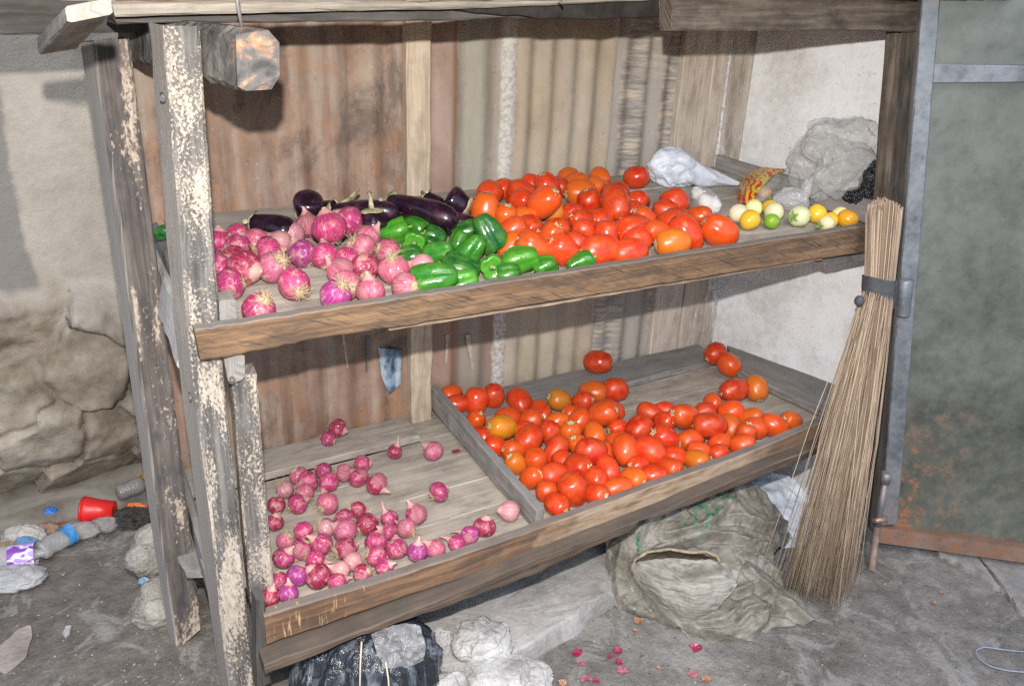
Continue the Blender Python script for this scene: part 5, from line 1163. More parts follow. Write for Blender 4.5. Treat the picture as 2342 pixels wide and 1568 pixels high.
('tomato', 'oy', 0, 1, 1.707, 0.218, 0.42, 0.0407, -0.18, -0.71, -0.68, "greenish orange tomato of the pair near the tray's right side"),
('shallot', 'd', 0, 1, 0.417, 0.555, 0.398, 0.0265, 0.72, -0.65, -0.24, 'right one of the two small onions against the rusty back sheet'),
('shallot', '', 0, 1, 0.385, 0.532, 0.383, 0.0227, -0.66, 0.72, 0.2, 'left lower one of the two small onions by the rusty back sheet'),
('shallot', 'd', 0, 1, 0.537, 0.414, 0.366, 0.0227, 0.46, 0.03, 0.89, 'small dark onion standing alone with a thin long neck'),
('shallot', 'p', 0, 1, 0.631, 0.359, 0.374, 0.0291, -0.62, 0.51, 0.6, 'dusty pink onion alone at the back with its neck to upper left'),
('shallot', '', 1, 0, 0.434, 0.395, 0.363, 0.0241, 0.95, -0.31, -0.04, "topmost onion of the rear cluster's right end"),
('shallot', 'p', 1, 0, 0.377, 0.371, 0.363, 0.0257, 0.91, -0.36, -0.19, 'dusty onion of the rear cluster, left of the topmost right one'),
('shallot', '', 0, 1, 0.404, 0.33, 0.363, 0.0265, -0.35, 0.72, 0.59, 'glossy onion under the topmost one in the rear cluster'),
('shallot', 'd', 0, 1, 0.433, 0.276, 0.367, 0.03, 0.53, -0.74, -0.41, "pear shaped onion at the rear cluster's right end, neck to lower right"),
('shallot', 'p', 1, 0, 0.267, 0.414, 0.359, 0.025, 0.47, -0.17, -0.87, "brownish topped onion at the rear cluster's left top"),
('shallot', '', 0, 1, 0.281, 0.37, 0.362, 0.0287, -0.95, 0.17, -0.27, "pink onion second from left in the rear cluster's upper part"),
('shallot', '', 0, 1, 0.334, 0.409, 0.359, 0.0231, -0.72, 0.65, 0.24, 'onion partly hidden at the centre top of the rear cluster'),
('shallot', '', 0, 1, 0.329, 0.347, 0.362, 0.0278, -0.7, -0.38, -0.6, 'round magenta onion in front centre of the rear cluster'),
('shallot', 'w', 1, 0, 0.219, 0.367, 0.357, 0.0258, 0.43, -0.27, -0.86, 'pale dusty onion left in the rear cluster'),
('shallot', 'p', 1, 0, 0.26, 0.329, 0.357, 0.0251, -0.16, 0.76, 0.63, 'two-tone onion below the second one of the rear cluster'),
('shallot', '', 0, 1, 0.23, 0.288, 0.356, 0.0265, 0.93, 0.01, 0.36, "smooth round magenta onion at the rear cluster's lower left"),
('shallot', 'd', 0, 1, 0.184, 0.313, 0.353, 0.0235, -0.09, -0.58, -0.81, 'dark onion touching the whitewashed plank, left of the smooth round one'),
('shallot', 'd', 0, 1, 0.163, 0.243, 0.35, 0.0227, 0.39, 0.08, 0.92, 'onion half hidden by the whitewashed plank under the dark one'),
('shallot', 'p', 1, 0, 0.296, 0.252, 0.36, 0.029, 0.87, 0.46, 0.18, 'onion with its tan root disc facing the viewer, alone mid left'),
('shallot', '', 1, 0, 0.564, 0.175, 0.366, 0.0268, 0.95, 0.1, 0.31, "lone onion on the bare boards in the tray's middle right"),
('shallot', 'w', 0, 1, 0.687, 0.017, 0.369, 0.0282, -0.91, 0.36, 0.19, 'pale peeling onion alone beside the divider'),
('shallot', 'd', 1, 0, 0.356, 0.202, 0.356, 0.0227, 0.95, -0.17, -0.26, "ragged onion with straw roots at the front heap's back"),
('shallot', '', 0, 1, 0.316, 0.178, 0.355, 0.0245, -0.73, 0.68, 0.04, 'magenta onion left in front of the ragged one'),
('shallot', 'w', 1, 0, 0.266, 0.164, 0.353, 0.0236, 0.81, -0.22, -0.54, 'buff skinned onion left of the large dull one'),
('shallot', 'p', 0, 1, 0.302, 0.124, 0.359, 0.03, -0.73, 0.51, 0.46, 'large dull mauve onion with brown patch, middle of the front heap'),
('shallot', 'd', 1, 0, 0.355, 0.128, 0.359, 0.0279, 0.95, 0.19, 0.24, 'striped round dark onion right of the large dull mauve one'),
('shallot', '', 0, 1, 0.413, 0.13, 0.356, 0.0229, -0.35, 0.46, 0.82, 'onion with a long dry neck flopping up left'),
('shallot', '', 0, 1, 0.475, 0.11, 0.363, 0.0284, -0.28, 0.43, 0.86, 'teardrop onion with its tip up, rightmost of the back of front heap'),
('shallot', 'p', 1, 0, 0.437, 0.075, 0.358, 0.0245, -0.52, 0.85, 0.11, 'round pink onion under the teardrop one'),
('shallot', '', 0, 1, 0.395, 0.083, 0.355, 0.0232, -0.85, 0.4, 0.35, 'white streaked onion left of the round pink one'),
('shallot', '', 0, 1, 0.215, 0.174, 0.352, 0.0249, -0.63, 0.67, 0.39, 'pink onion at the left back of the front heap'),
('shallot', 'p', 1, 0, 0.169, 0.16, 0.349, 0.0237, -0.33, 0.27, -0.9, 'hairy rooted onion left of the heap next to the whitewashed plank'),
('shallot', '', 1, 0, 0.192, 0.111, 0.35, 0.0253, -0.65, -0.22, -0.73, 'round magenta onion below the hairy rooted one'),
('shallot', '', 0, 1, 0.238, 0.103, 0.355, 0.029, -0.66, 0.42, 0.63, 'teardrop onion with pale neck pointing upper left, left heap centre'),
('shallot', '', 0, 1, 0.148, 0.096, 0.35, 0.0265, 0.57, -0.07, 0.82, 'upright onion hugging the whitewashed plank, neck to upper right'),
('shallot', 'd', 1, 0, 0.28, 0.063, 0.355, 0.0283, 1.0, 0.08, 0.05, 'brown-topped dark onion with rooty left side in heap centre'),
('shallot', '', 0, 1, 0.21, 0.064, 0.349, 0.0243, 0.85, -0.4, -0.35, 'bright magenta onion in front of the teardrop with pale neck'),
('shallot', '', 1, 0, 0.352, 0.053, 0.356, 0.0265, 0.46, 0.56, 0.69, 'white bottomed onion in the right half of the front heap'),
('shallot', '', 0, 1, 0.386, 0.01, 0.356, 0.0262, 0.13, 0.65, 0.75, 'round pink onion right of the white bottomed one'),
('shallot', 'v', 0, 1, 0.425, -0.021, 0.356, 0.0257, 0.13, 0.14, 0.98, 'violet onion with ragged neck upright near the front board'),
('shallot', '', 1, 0, 0.336, 0.008, 0.354, 0.0254, 0.85, -0.4, -0.35, 'pink striped onion beneath the white bottomed one'),
('shallot', 'p', 0, 1, 0.467, -0.03, 0.357, 0.0249, -0.62, 0.51, 0.6, 'pink onion half sunk behind the front board, right of the violet one'),
('shallot', '', 0, 1, 0.52, -0.032, 0.357, 0.0227, -0.63, 0.67, 0.39, 'left one of three onions rising along the front board'),
('shallot', 'v', 0, 1, 0.56, -0.019, 0.36, 0.0247, -0.66, 0.72, 0.2, 'middle one of three onions rising along the front board'),
('shallot', 'd', 0, 1, 0.604, -0.009, 0.364, 0.0274, 0.2, 0.09, 0.98, 'dark onion with tip up, right one of three at the front board'),
('shallot', 'w', 0, 1, 0.284, 0.02, 0.349, 0.0227, 0.51, -0.8, -0.3, 'split buff onion with dry open skin in front heap centre'),
('shallot', 'v', 1, 0, 0.16, 0.026, 0.347, 0.025, 0.59, 0.47, 0.66, 'lavender onion with pale base, front left'),
('shallot', 'd', 0, 1, 0.199, -0.002, 0.352, 0.0287, -0.53, 0.4, 0.74, 'large red onion with root beard at lower right, front left'),
('shallot', 'w', 0, 1, 0.251, 0.0, 0.349, 0.0237, -0.85, 0.4, 0.35, 'whitish pink onion right of the large red one with root beard'),
('shallot', 'd', 1, 0, 0.29, -0.032, 0.349, 0.0227, -0.66, 0.47, -0.59, 'crimson onion with straw roots at the front board'),
('shallot', '', 0, 1, 0.339, -0.032, 0.35, 0.0227, 0.72, -0.4, 0.56, 'rosy onion at the front board under the pink striped one'),
('shallot', '', 0, 0, 0.231, -0.032, 0.347, 0.0227, 0.99, -0.02, 0.16, 'flat looking onion mostly hidden behind the front board'),
('shallot', '', 0, 1, 0.12, 0.031, 0.344, 0.0227, -0.04, -0.5, -0.86, "onion at the plank's foot, half hidden by it"),
('shallot', 'd', 0, 1, 0.091, -0.013, 0.342, 0.0227, 0.32, 0.13, 0.94, 'dark left one of the two onions in the front left corner'),
('shallot', 'v', 0, 1, 0.129, -0.019, 0.343, 0.0227, 0.24, 0.5, 0.83, 'violet right one of the two onions in the front left corner'),
]
def put_child(name, me, par, loc=(0, 0, 0), rot=(0, 0, 0), sc=(1, 1, 1)):
    c = bpy.data.objects.new(name, me); COL.objects.link(c); c.parent = par; c.location = loc; c.rotation_euler = rot; c.scale = sc; return c
vr = random.Random(77)
for idx, (kind, cc, root, stem, x, y, z, r, ax, ay, az, lab) in enumerate(TABLE):
    k = vr.randrange(100)
    sq = V((1, 1, 1))
    if kind == 'tomato':
        me, ztop = tom[k % 5]; sc = r*1.03
    elif kind == 'onion': me = onions[k % 4]; sc = r*1.05
    elif kind == 'shallot': me = shals[(3 if 'long' in lab else 1 if 'teardrop' in lab else k % 3)]; sc = r*.98
    elif kind == 'pepper': me, ztop = peps[(2 if 'long' in lab else 1 if 'stem' in lab else k % 4)]; sc = r*1.13
    else: me = gegg[k % 3]; sc = r
    o = bpy.data.objects.new(NAME[kind], me); COL.objects.link(o)
    o.location = (x, y, z)
    q = V((ax, ay, az)).to_track_quat('Z', 'Y'); o.rotation_mode = 'QUATERNION'
    from mathutils import Quaternion
    o.rotation_quaternion = q @ Quaternion((0, 0, 1), vr.uniform(0, 6.28))
    o.scale = V((sc*vr.uniform(.96, 1.04), sc*vr.uniform(.96, 1.04), sc*vr.uniform(.95, 1.05)))
    b = COLS[kind][cc]; f = vr.uniform(.85, 1.12)
    o.color = tuple(min(1, v*f*vr.uniform(.93, 1.07)) for v in b)+(1,)
    grp = GRP['UPtomato' if z > .8 else 'LOtomato'] if kind == 'tomato' else GRP[kind]
    tag(o, label=lab, cat=CAT[kind], group=grp)
    if kind == 'tomato':
        if stem or vr.random() < .8: put_child('stem_scar', scar_me, o, (0, 0, ztop-.02), (0, 0, vr.uniform(0, 6)), (1.6, 1.6, 1.3) if stem else (1.25, 1.25, 1.1))
    elif kind in ('onion', 'shallot'):
        if root or kind == 'onion' or vr.random() < .45: put_child('root_tuft', tufts[k % 3] if root else tufts[2], o, (0, 0, .0), (0, 0, 0), (1, 1, 1) if root else (.8, .8, 1))
        if vr.random() < .42: put_child('loose_skin', flaps[vr.randrange(4)], o, (0, 0, 0), (0, 0, vr.uniform(0, 6.28)))
    elif kind == 'pepper': put_child('stalk', stalk_me, o, (0, 0, ztop), (0, 0, vr.uniform(0, 6)), (1, 1, 1))
    elif kind == 'egg' and (stem or 'stalk' in lab): put_child('calyx', calyx_me, o, (0, 0, .9), (0, 0, vr.uniform(0, 6)), (1.1, 1.1, 1.1))

# ---- aubergines: each laid out by its two ends
def egg_mat():
    g = G('aubergine skin', .16, .55); ob = g.co('Object'); n1 = g.noise(ob, 22, 4, .6); n2 = g.noise(ob, 90, 4, .7)
    c = g.ramp(n1, [(.36, (.012, .005, .010)), (.55, (.022, .008, .018)), (.7, (.06, .02, .035))])
    c = g.mix(g.ramp(n2, [(.64, 0), (.74, .35)]), c, (.26, .2, .2)); g.put(g.b.inputs['Roughness'], g.ramp(n1, [(.4, .13), (.7, .36)]))
    return g.base(c)
M['aub'] = egg_mat()
def cal_mat():
    g = G('dry calyx', .8, .25); ob = g.co('Object'); n1 = g.noise(ob, 60, 5, .65)
    g.bump(n1, .5, .002); return g.base(g.ramp(n1, [(.34, (.16, .15, .06)), (.5, (.38, .33, .2)), (.66, (.56, .48, .33))]))
M['calyx'] = cal_mat()
def aub(cap, ch, tip, th, r, lab, stalk=None, fat=1.0, seed=0):
    A_ = on_sh(cap[0], cap[1], UP, ch); B_ = on_sh(tip[0], tip[1], UP, th)
    root = empty('aubergine', tuple((A_+B_)/2), label=lab, cat='aubergine', group='aubergines at the back of the upper shelf')
    L = (B_-A_).length; ax = (B_-A_)/L; up = V((0, 0, 1)) if abs(ax.z) < .8 else V((.3, -1, 0)); s1 = ax.cross(up).normalized(); s2 = s1.cross(ax)
    prof = [(.03, .0), (.3, .006), (.5, .03), (.6, .08), (.68, .18), (.76, .32), (.86, .48), (.96, .63), (1.0, .76), (.94, .87), (.76, .945), (.5, .985), (.2, 1.0), (.02, 1.002)]
    mb = MB(); rows = []
    for pr, t in prof:
        c = A_+ax*L*t+s2*(.10*L*math.sin(math.pi*t)*.35)
        rows.append([c+(s1*math.cos(6.283*k/24)+s2*math.sin(6.283*k/24))*r*pr*fat*(1+.02*math.cos(3*6.283*k/24+seed)) for k in range(24)])
    mb.grid(rows, True, True); mb.build('fruit', M['aub'], root)
    mb = MB(); n = 25; rows = []
    for j in range(7):          # calyx: a cap whose rim runs into points
        t = j/6; row = []
        for k in range(n-1):
            a = 6.283*k/(n-1); pt = .5+.5*math.cos(5*a+seed)
            reach = (.06+.36*r*6*(.3+.7*pt)) * t
            s_ = min(1, reach*1.0)
            tt = min(.45, reach*.9)
            pr = .2+.5*min(1, t*1.6)**.6+.16*max(0, t-.5)
            c = A_+ax*L*(tt*min(1, .11/L)*1.0)+s2*(.035*L*math.sin(math.pi*tt))-ax*.004*(1-t)
            row.append(c+(s1*math.cos(a)+s2*math.sin(a))*(r*pr*fat+.0022))
        rows.append(row)
    mb.grid(rows, True, True); mb.build('calyx', M['calyx'], root)
    mb = MB(); d = -ax
    if stalk:
        E_ = on_sh(stalk[0], stalk[1], UP, ch+.03) if len(stalk) == 2 else on_sh(stalk[0], stalk[1], UP, stalk[2])
        E_ = A_+(E_-A_).normalized()*min((E_-A_).length, .07)
    else: E_ = A_+d*.035+V((0, 0, .01))
    mb.tube([A_+ax*.006, A_.lerp(E_, .35)+d*.008, A_.lerp(E_, .75)+d*.004, E_], [r*.24, r*.15, r*.12, r*.16], 8); mb.build('stalk', M['calyx'], root)
def z2(x, y): return ((480+x/3.346)/1.06747, (400+y/3.346)/1.06747)
aub(z2(440, 475), .042, z2(800, 580), .03, .033, 'aubergine lying leftmost with its pale dry cap facing left', z2(395, 470), seed=1)
aub(z2(895, 445), .02, z2(918, 262), .088, .036, 'stubby aubergine standing up with its rounded dark bottom on top', fat=1.0, seed=2)
aub(z2(1165, 345), .05, z2(1000, 420), .03, .028, 'aubergine with forked bare stalk poking up against the back sheet', z2(1320, 205), seed=3)
aub(z2(1075, 385), .045, z2(1655, 405), .055, .027, 'long purple aubergine lying level behind the onions', z2(1010, 410), seed=4)
aub(z2(1432, 375), .075, z2(1448, 535), .03, .034, 'aubergine with star shaped dry cap and curled stalk facing the viewer', z2(1410, 235), seed=5)
aub(z2(1560, 300), .06, z2(2130, 480), .05, .031, 'long mauve brown aubergine slanting down to the right', z2(1500, 292), seed=6)
aub(z2(1850, 265), .06, z2(1975, 385), .03, .030, 'small aubergine behind the mauve one with its cap tipped back', z2(1880, 225), seed=7)
aub(z2(2225, 372), .035, z2(2040, 280), .055, .038, 'fat black aubergine whose cap and hooked stalk touch the tomatoes', z2(2335, 215), seed=8)
aub(z2(1560, 480), .02, z2(2330, 535), .02, .032, 'darkest long aubergine on the boards just behind the green peppers', seed=9)
# green thing glimpsed through the left posts
o = bpy.data.objects.new('bell_pepper', peps[0][0]); COL.objects.link(o); o.location = on_sh(372, 532, UP, .03); o.scale = (.021, .021, .02); o.rotation_euler = (.3, 1.2, 0); o.color = (.01, .08, .03, 1)
tag(o, label='dark green pepper alone at the shelf end, glimpsed between the left posts', cat='bell pepper', group=GRP['pepper']); put_child('stalk', stalk_me, o, (0, 0, peps[0][1]))

# ================================================================== bags and packets on the upper shelf
def film(name, c, rough=.25, alpha=.9, trans=0.0, sc=18, spec=.5, var=.12, bs=.5):
    g = G(name, rough, spec); ob = g.co('Object'); n_ = g.noise(ob, sc, 5, .65, 1.2); w = g.noise(ob, sc*3.3, 4, .6, 2)
    g.b.inputs['Alpha'].default_value = alpha
    if trans: g.b.inputs['Transmission Weight'].default_value = trans
    g.bump(g.ma('ADD', g.ma('MULTIPLY', n_, .7), g.ma('MULTIPLY', w, .3)), bs, .012)
    g.base(g.ramp(n_, [(.3, tuple(x*(1-var) for x in c)), (.7, tuple(min(1, x*(1+var)) for x in c))])); return g.m
def crumple(center, rx, ry, rz, seed, amp=.25, freq=2.2, n=40, m_=28, shape=None, basis=None, flat=None, oc=3, hi=.3):
    """closed crumpled bag: an ellipsoid folded by ridged noise"""
    rows = []
    bx = basis or (V((1, 0, 0)), V((0, 1, 0)), V((0, 0, 1)))
    for i in range(m_+1):
        th = math.pi*(i+.15)/(m_+.3); row = []
        for k in range(n):
            ph = 2*math.pi*k/n
            d = V((math.sin(th)*math.cos(ph), math.sin(th)*math.sin(ph), -math.cos(th)))
            s_ = V((seed*3.3, seed*1.7, seed))
            w = d+.35*V((noise.noise(d*1.7+s_), noise.noise(d*1.7+s_+V((7, 0, 0))), noise.noise(d*1.7+s_+V((0, 7, 0)))))
            f = 1+amp*(ridge(w*freq+s_, oc)*.8-.25)+amp*hi*ridge(w*freq*3.1+s_, 2)
            if shape: f *= shape(d)
            p = center+bx[0]*d.x*rx*f+bx[1]*d.y*ry*f+bx[2]*d.z*rz*f
            if flat is not None: 
                zf = flat(p)
                if p.z < zf: p.z = zf+.001*noise.noise(p*60)
            row.append(p)
        rows.append(row)
    return rows
def bag_mesh(name, rows, mat, parent=None, smooth=False):
    mb = MB(); b0 = mb.grid(rows, smooth, True); n = len(rows[0])
    mb.face([b0+k for k in range(n)][::-1], smooth=smooth); e = b0+(len(rows)-1)*n; mb.face([e+k for k in range(n)], smooth=smooth)
    return mb.build(name, mat, parent)
def facet_bag(name, blobs, mat, parent=None, bev=.07, wr=.0032):
    """crumpled film: planar facets with soft creases, several lobes in one skin each"""
    bm = bmesh.new()
    for (c, bx, ry, npt, sd) in blobs:
        r_ = bmesh.ops.create_icosphere(bm, subdivisions=5, radius=1); k1 = npt/22; so_ = V((sd*1.3, sd*.7, sd*2.1))
        for v in r_['verts']:
            d = v.co.normalized(); w = d+so_+.25*V((noise.noise(d*2+so_), noise.noise(d*2-so_), noise.noise(d*2+so_*2)))
            a_ = noise.voronoi(w*k1)[0]; b_ = noise.voronoi(w*k1*2.3+so_)[0]
            f = 1+.30*(noise.noise(d*1.3+so_))-.30*(a_[1]-a_[0])-.10*(b_[1]-b_[0])+.12
            v.co = c+bx[0]*d.x*ry[0]*f+bx[1]*d.y*ry[1]*f+bx[2]*d.z*ry[2]*f
            zf = shz(UP, v.co.x, v.co.y)+.001
            if zf-.08 < v.co.z < zf: v.co.z = zf
    me = bpy.data.meshes.new(name); bm.to_mesh(me); bm.free(); me.materials.append(mat)
    me.polygons.foreach_set('use_smooth', [True]*len(me.polygons))
    o = bpy.data.objects.new(name, me); COL.objects.link(o)
    if parent: o.parent = parent; o.matrix_parent_inverse = Matrix.Translation(-parent.location)
    return o
upz = lambda p: shz(UP, p.x, p.y)+.001
# knotted white bag: round belly at left, twisted tail to the right
c0 = on_sh(1535, 388, UP, .045); tail = on_sh(1690, 420, UP, .012)
ax = (tail-c0).normalized(); s1 = ax.cross(V((0, 0, 1))).normalized(); s2 = s1.cross(ax)
wmat = film('white carrier film', (.66, .69, .76), .3, .97, 0, 24, .5, .08, .4)
wbag = facet_bag('plastic_bag', [(c0, (ax, s1, s2), (.074, .06, .062), 34, 31)], wmat)
tag(wbag, label='knotted white plastic bag with a twisted tail beside a single tomato', cat='plastic bag')
rows = []
for i in range(30):
    t = i/29; x = .03+((tail-c0).length-.03)*t; R_ = (.046*(1-t)**1.15+.008); row = []
    for k in range(40):
        a = 6.283*k/40; f = 1+.20*math.sin(4*a+x*50)*(1-.5*t)+.16*ridge(V((x*20, math.cos(a)*1.2, math.sin(a)*1.2)), 2)
        p = c0+ax*x+(s1*math.cos(a)+s2*math.sin(a)*.8)*R_*f
        if p.z < upz(p): p.z = upz(p)
        row.append(p)
    rows.append(row)
bag_mesh('twisted_tail', rows, wmat, wbag, True)
# small bag of garlic
gr_c = on_sh(1615, 462, UP, .028); gb = empty('garlic_bag', tuple(gr_c), label='small clear bag holding three white garlic bulbs', cat='bag of garlic')
gprof = [(.03, -.7), (.4, -.68), (.75, -.5), (.95, -.2), (1, .1), (.85, .4), (.55, .65), (.28, .85), (.16, 1.1), (.14, 1.4)]
gm = as_mesh(lathe_mesh('garlic_bulb', gprof, 30, [plain('garlic skin', (.74, .71, .67), .5, .4, .1, 30, .3, .05)], lambda a, t, z: 1-.10*(1-abs(math.sin(3.5*a))), seed=3, nz=.05))
for px, py, h, r, rot in ((1595, 442, .03, .022, (1.2, .3, 0)), (1612, 462, .028, .026, (1.0, -.5, 1)), (1632, 470, .025, .024, (1.4, .2, 2))):
    o = bpy.data.objects.new('garlic_bulb', gm); COL.objects.link(o); o.parent = gb; o.matrix_parent_inverse = Matrix.Translation(-gb.location)
    o.location = on_sh(px, py, UP, h); o.scale = (r, r, r); o.rotation_euler = rot
b_ax = (on_sh(1640, 480, UP, .03)-on_sh(1590, 440, UP, .03)).normalized(); b_s = b_ax.cross(V((0, 0, 1))).normalized()
bag_mesh('film', crumple(gr_c, .056, .033, .033, 5, .2, 2.0, 36, 24, basis=(b_ax, b_s, V((0, 0, 1))), flat=upz), film('thin clear film', (.8, .82, .85), .12, .16), gb, True)
# red and yellow crisp packet, torn open
def packet_mat():
    g = G('printed foil', .3, .5); ob = g.map(g.co('Object'), rot=(0, .5, .9)); w = g.wave(ob, 17, 9, 2, 1.1); n_ = g.noise(ob, 26, 3, .5, 1)
    c = g.ramp(w, [(.47, (.55, .025, .012)), (.53, (.66, .44, .03))], 'LINEAR')
    c = g.mix(g.ramp(n_, [(.56, 0), (.59, 1)]), c, (.62, .5, .05)); g.bump(g.noise(ob, 40, 4, .6, 1), .4, .006); return g.base(c)
pk = empty('snack_packet', tuple(on_sh(1740, 430, UP, .03)), label='torn red and yellow foil packet lying behind the garden eggs', cat='packet')
def patch(name, ctrl, mat, parent=None, nu=30, nv=30, amp=.004, freq=30, seed=0, th=.0, smooth=True, fine=0):
    """smooth sheet through a grid of control points (Catmull-Rom), creased by noise"""
    def cr(p0, p1, p2, p3, t):
        return .5*((2*p1)+(-p0+p2)*t+(2*p0-5*p1+4*p2-p3)*t*t+(-p0+3*p1-3*p2+p3)*t**3)
    def spl(a, t):
        n = len(a)-1; x = min(n-1e-6, t*n); i = int(x); f = x-i
        return cr(a[max(0, i-1)], a[i], a[i+1], a[min(n, i+2)], f)
    rows = []
    for i in range(nu+1):
        cols = [spl([ctrl[r][c] for r in range(len(ctrl))], i/nu) for c in range(len(ctrl[0]))]
        rows.append([spl(cols, j/nv) for j in range(nv+1)])
    out = []
    for i, r in enumerate(rows):
        o = []
        for j, p in enumerate(r):
            du = rows[min(nu, i+1)][j]-rows[max(0, i-1)][j]; dv = rows[i][min(nv, j+1)]-rows[i][max(0, j-1)]
            nn = du.cross(dv)
            nn = nn.normalized() if nn.length > 1e-9 else V((0, 0, 1))
            s_ = V((seed*3.1, seed, 0)); w = p*freq
            w = w+.5*V((noise.noise(w*.5+s_), noise.noise(w*.5+s_+V((9, 0, 0))), noise.noise(w*.5+s_+V((0, 9, 0)))))
            o.append(p+nn*(amp*ridge(w*.4+s_, 3)+amp*.35*fbm(w+s_, 2)+fine*noise.noise(p*freq*5)))
        out.append(o)
    mb = MB(); mb.grid(out, smooth)
    if th: mb.grid([[p-V((0, 0, th)) for p in r] for r in out], smooth)
    return mb.build(name, mat, parent)
sh = lambda x, y, h: on_sh(x, y, UP, h)
patch('foil_wrapper', [[sh(1722, 392, .045), sh(1745, 384, .055), sh(1768, 386, .06), sh(1800, 388, .05)],
                       [sh(1698, 415, .02), sh(1722, 408, .05), sh(1746, 402, .06), sh(1770, 402, .055)],
                       [sh(1688, 445, .004), sh(1705, 440, .035), sh(1726, 438, .045), sh(1742, 430, .05)],
                       [sh(1690, 462, .002), sh(1700, 466, .01), sh(1712, 466, .02), sh(1722, 466, .03)]], packet_mat(), pk, 26, 26, .004, 60, 2)
patch('clear_window', [[sh(1752, 398, .055), sh(1780, 392, .05), sh(1800, 392, .04)], [sh(1742, 425, .05), sh(1770, 420, .05), sh(1792, 412, .03)], [sh(1722, 464, .03), sh(1745, 460, .03), sh(1772, 448, .01)]], film('clear foil', (.75, .72, .68), .18, .35), pk, 20, 20, .006, 50, 3)
bag_mesh('orange_filling', crumple(sh(1750, 440, .018), .022, .018, .016, 8, .2, 2, 24, 16, flat=upz), plain('orange crisps', (.72, .34, .12), .7, .3, .2, 40), pk, True)
clr = film('shiny clear film', (.66, .66, .66), .08, .42, 0, 30, .9, .1, .3)
tag(facet_bag('clear_bag', [(sh(1812, 456, .026), (RT, V((-RT.y, RT.x, 0)).normalized(), V((0, 0, 1))), (.05, .035, .034), 26, 5), (sh(1843, 440, .05), (RT, V((-RT.y, RT.x, 0)).normalized(), V((0, 0, 1))), (.016, .014, .034), 14, 6)], clr, None, .1, .0022), label='shiny crumpled clear bag just behind the yellow garden eggs', cat='plastic bag')
# large dusty translucent bag heaped in the right corner
bgc = sh(1905, 370, .085); cen = V((1.80, .33, shz(UP, 1.80, .33)+.085))
big = empty('polythene_bag', tuple(cen), label='large crumpled dusty translucent bag heaped against the white end wall', cat='plastic bag')
bm_ = film('dusty polythene', (.66, .65, .625), .3, .30, 0, 16, .5, .08, .15)
def lobes(d): return 1+.22*math.sin(3*math.atan2(d.y, d.x)+1)*(1-abs(d.z))+.12*noise.noise(d*2.1)
WPA, WPB = V((1.868, .603, 0)), V((2.01, .02, 0)); wd_ = (WPB-WPA).normalized(); WN = V((wd_.y, -wd_.x, 0)); WN = WN if WN.x < 0 else -WN
def wl(px, py, off): return on_pl(px, py, WPA+WN*off, WN)
vx = RT.copy(); vy = V((-RT.y, RT.x, 0)).normalized()
ZB = V((0, 0, 1)); rot_ = lambda a: (vx*math.cos(a)+ZB*math.sin(a), vy, ZB*math.cos(a)-vx*math.sin(a))
facet_bag('bag_fold', [(wl(1935, 335, .055), rot_(-.25), (.12, .05, .08), 46, 3)], bm_, big)
facet_bag('bag_fold', [(wl(1868, 372, .07), rot_(.35), (.085, .05, .085), 40, 8)], bm_, big)
facet_bag('bag_fold', [(wl(1945, 392, .075), rot_(-.1), (.105, .042, .075), 46, 13)], bm_, big)
facet_bag('bag_fold', [(wl(1905, 398, .10), rot_(.75), (.095, .03, .05), 34, 21)], bm_, big)
patch('bag_corner', [[wl(1835, 402, .11), wl(1870, 405, .13), wl(1925, 405, .12)], [wl(1855, 425, .12), wl(1885, 430, .135), wl(1922, 420, .12)], [wl(1872, 456, .12), wl(1884, 458, .125), wl(1906, 440, .115)]], bm_, big, 22, 22, .006, 40, 4)
# small black bag, half hidden by the post
bb = empty('black_bag', tuple(sh(1985, 430, .05)), label='small crumpled black plastic bag hanging over the shelf by the right post', cat='plastic bag')
bk = film('black film', (.012, .013, .016), .22, 1, 0, 40, .6, .3, .7)
bag_mesh('bag_body', crumple(wl(2008, 420, .05), .045, .03, .06, 4, .45, 2.2, 48, 36, basis=(vx, vy, V((0, 0, 1)))), bk, bb)
bag_mesh('bag_flap', crumple(wl(1975, 448, .07), .05, .025, .025, 9, .5, 2.4, 44, 26, basis=(vx, vy, V((0, 0, 1)))), bk, bb)
patch('paper_scrap', [[z_ for z_ in (sh(*z2(1650, 420), .012), sh(*z2(1700, 428), .012), sh(*z2(1770, 452), .012))], [sh(*z2(1650, 440), .006), sh(*z2(1700, 455), .006), sh(*z2(1765, 468), .006)]], plain('white paper', (.75, .78, .8), .6), None, 6, 6, .001, 30)
tag(bpy.data.objects['paper_scrap'], label='scrap of white paper under the long mauve aubergine', cat='paper')

# ================================================================== broom
brm = empty('broom', tuple(on_z(1885, 1352)), label='bundle broom of stiff palm ribs leaning on the right post', cat='broom')
T0 = on_y(2026, 462, -.075); T1 = on_y(2010, 660, -.10); T2 = on_z(1878, 1368, .004)
side = RT.copy(); side.z = 0; side.normalize(); dep = V((-side.y, side.x, 0))
def straw_mat():
    g = G('palm ribs', .6, .35); uv = g.co('UV'); at = g.n('ShaderNodeAttribute', attribute_name='strand').outputs['Fac']
    c = g.ramp(at, [(0, (.17, .11, .075)), (.35, (.31, .22, .15)), (.7, (.43, .325, .23)), (1, (.55, .445, .33))])
    n_ = g.noise(g.map(g.co('Object'), (60, 60, 9)), 1, 4, .6); c = g.mix(g.ramp(n_, [(.5, 0), (.7, .6)]), c, (.17, .13, .1))
    z = g.sep(g.co('Object'))[2]
    return g.base(c)
mb = MB(); rb = random.Random(5); strand = []; STRAW = straw_mat(); n_single = 0
def strand_attr(o, vals):
    at_ = o.data.attributes.new('strand', 'FLOAT', 'POINT'); at_.data.foreach_set('value', vals)
def clamp_(v, a, b): return max(a, min(b, v))
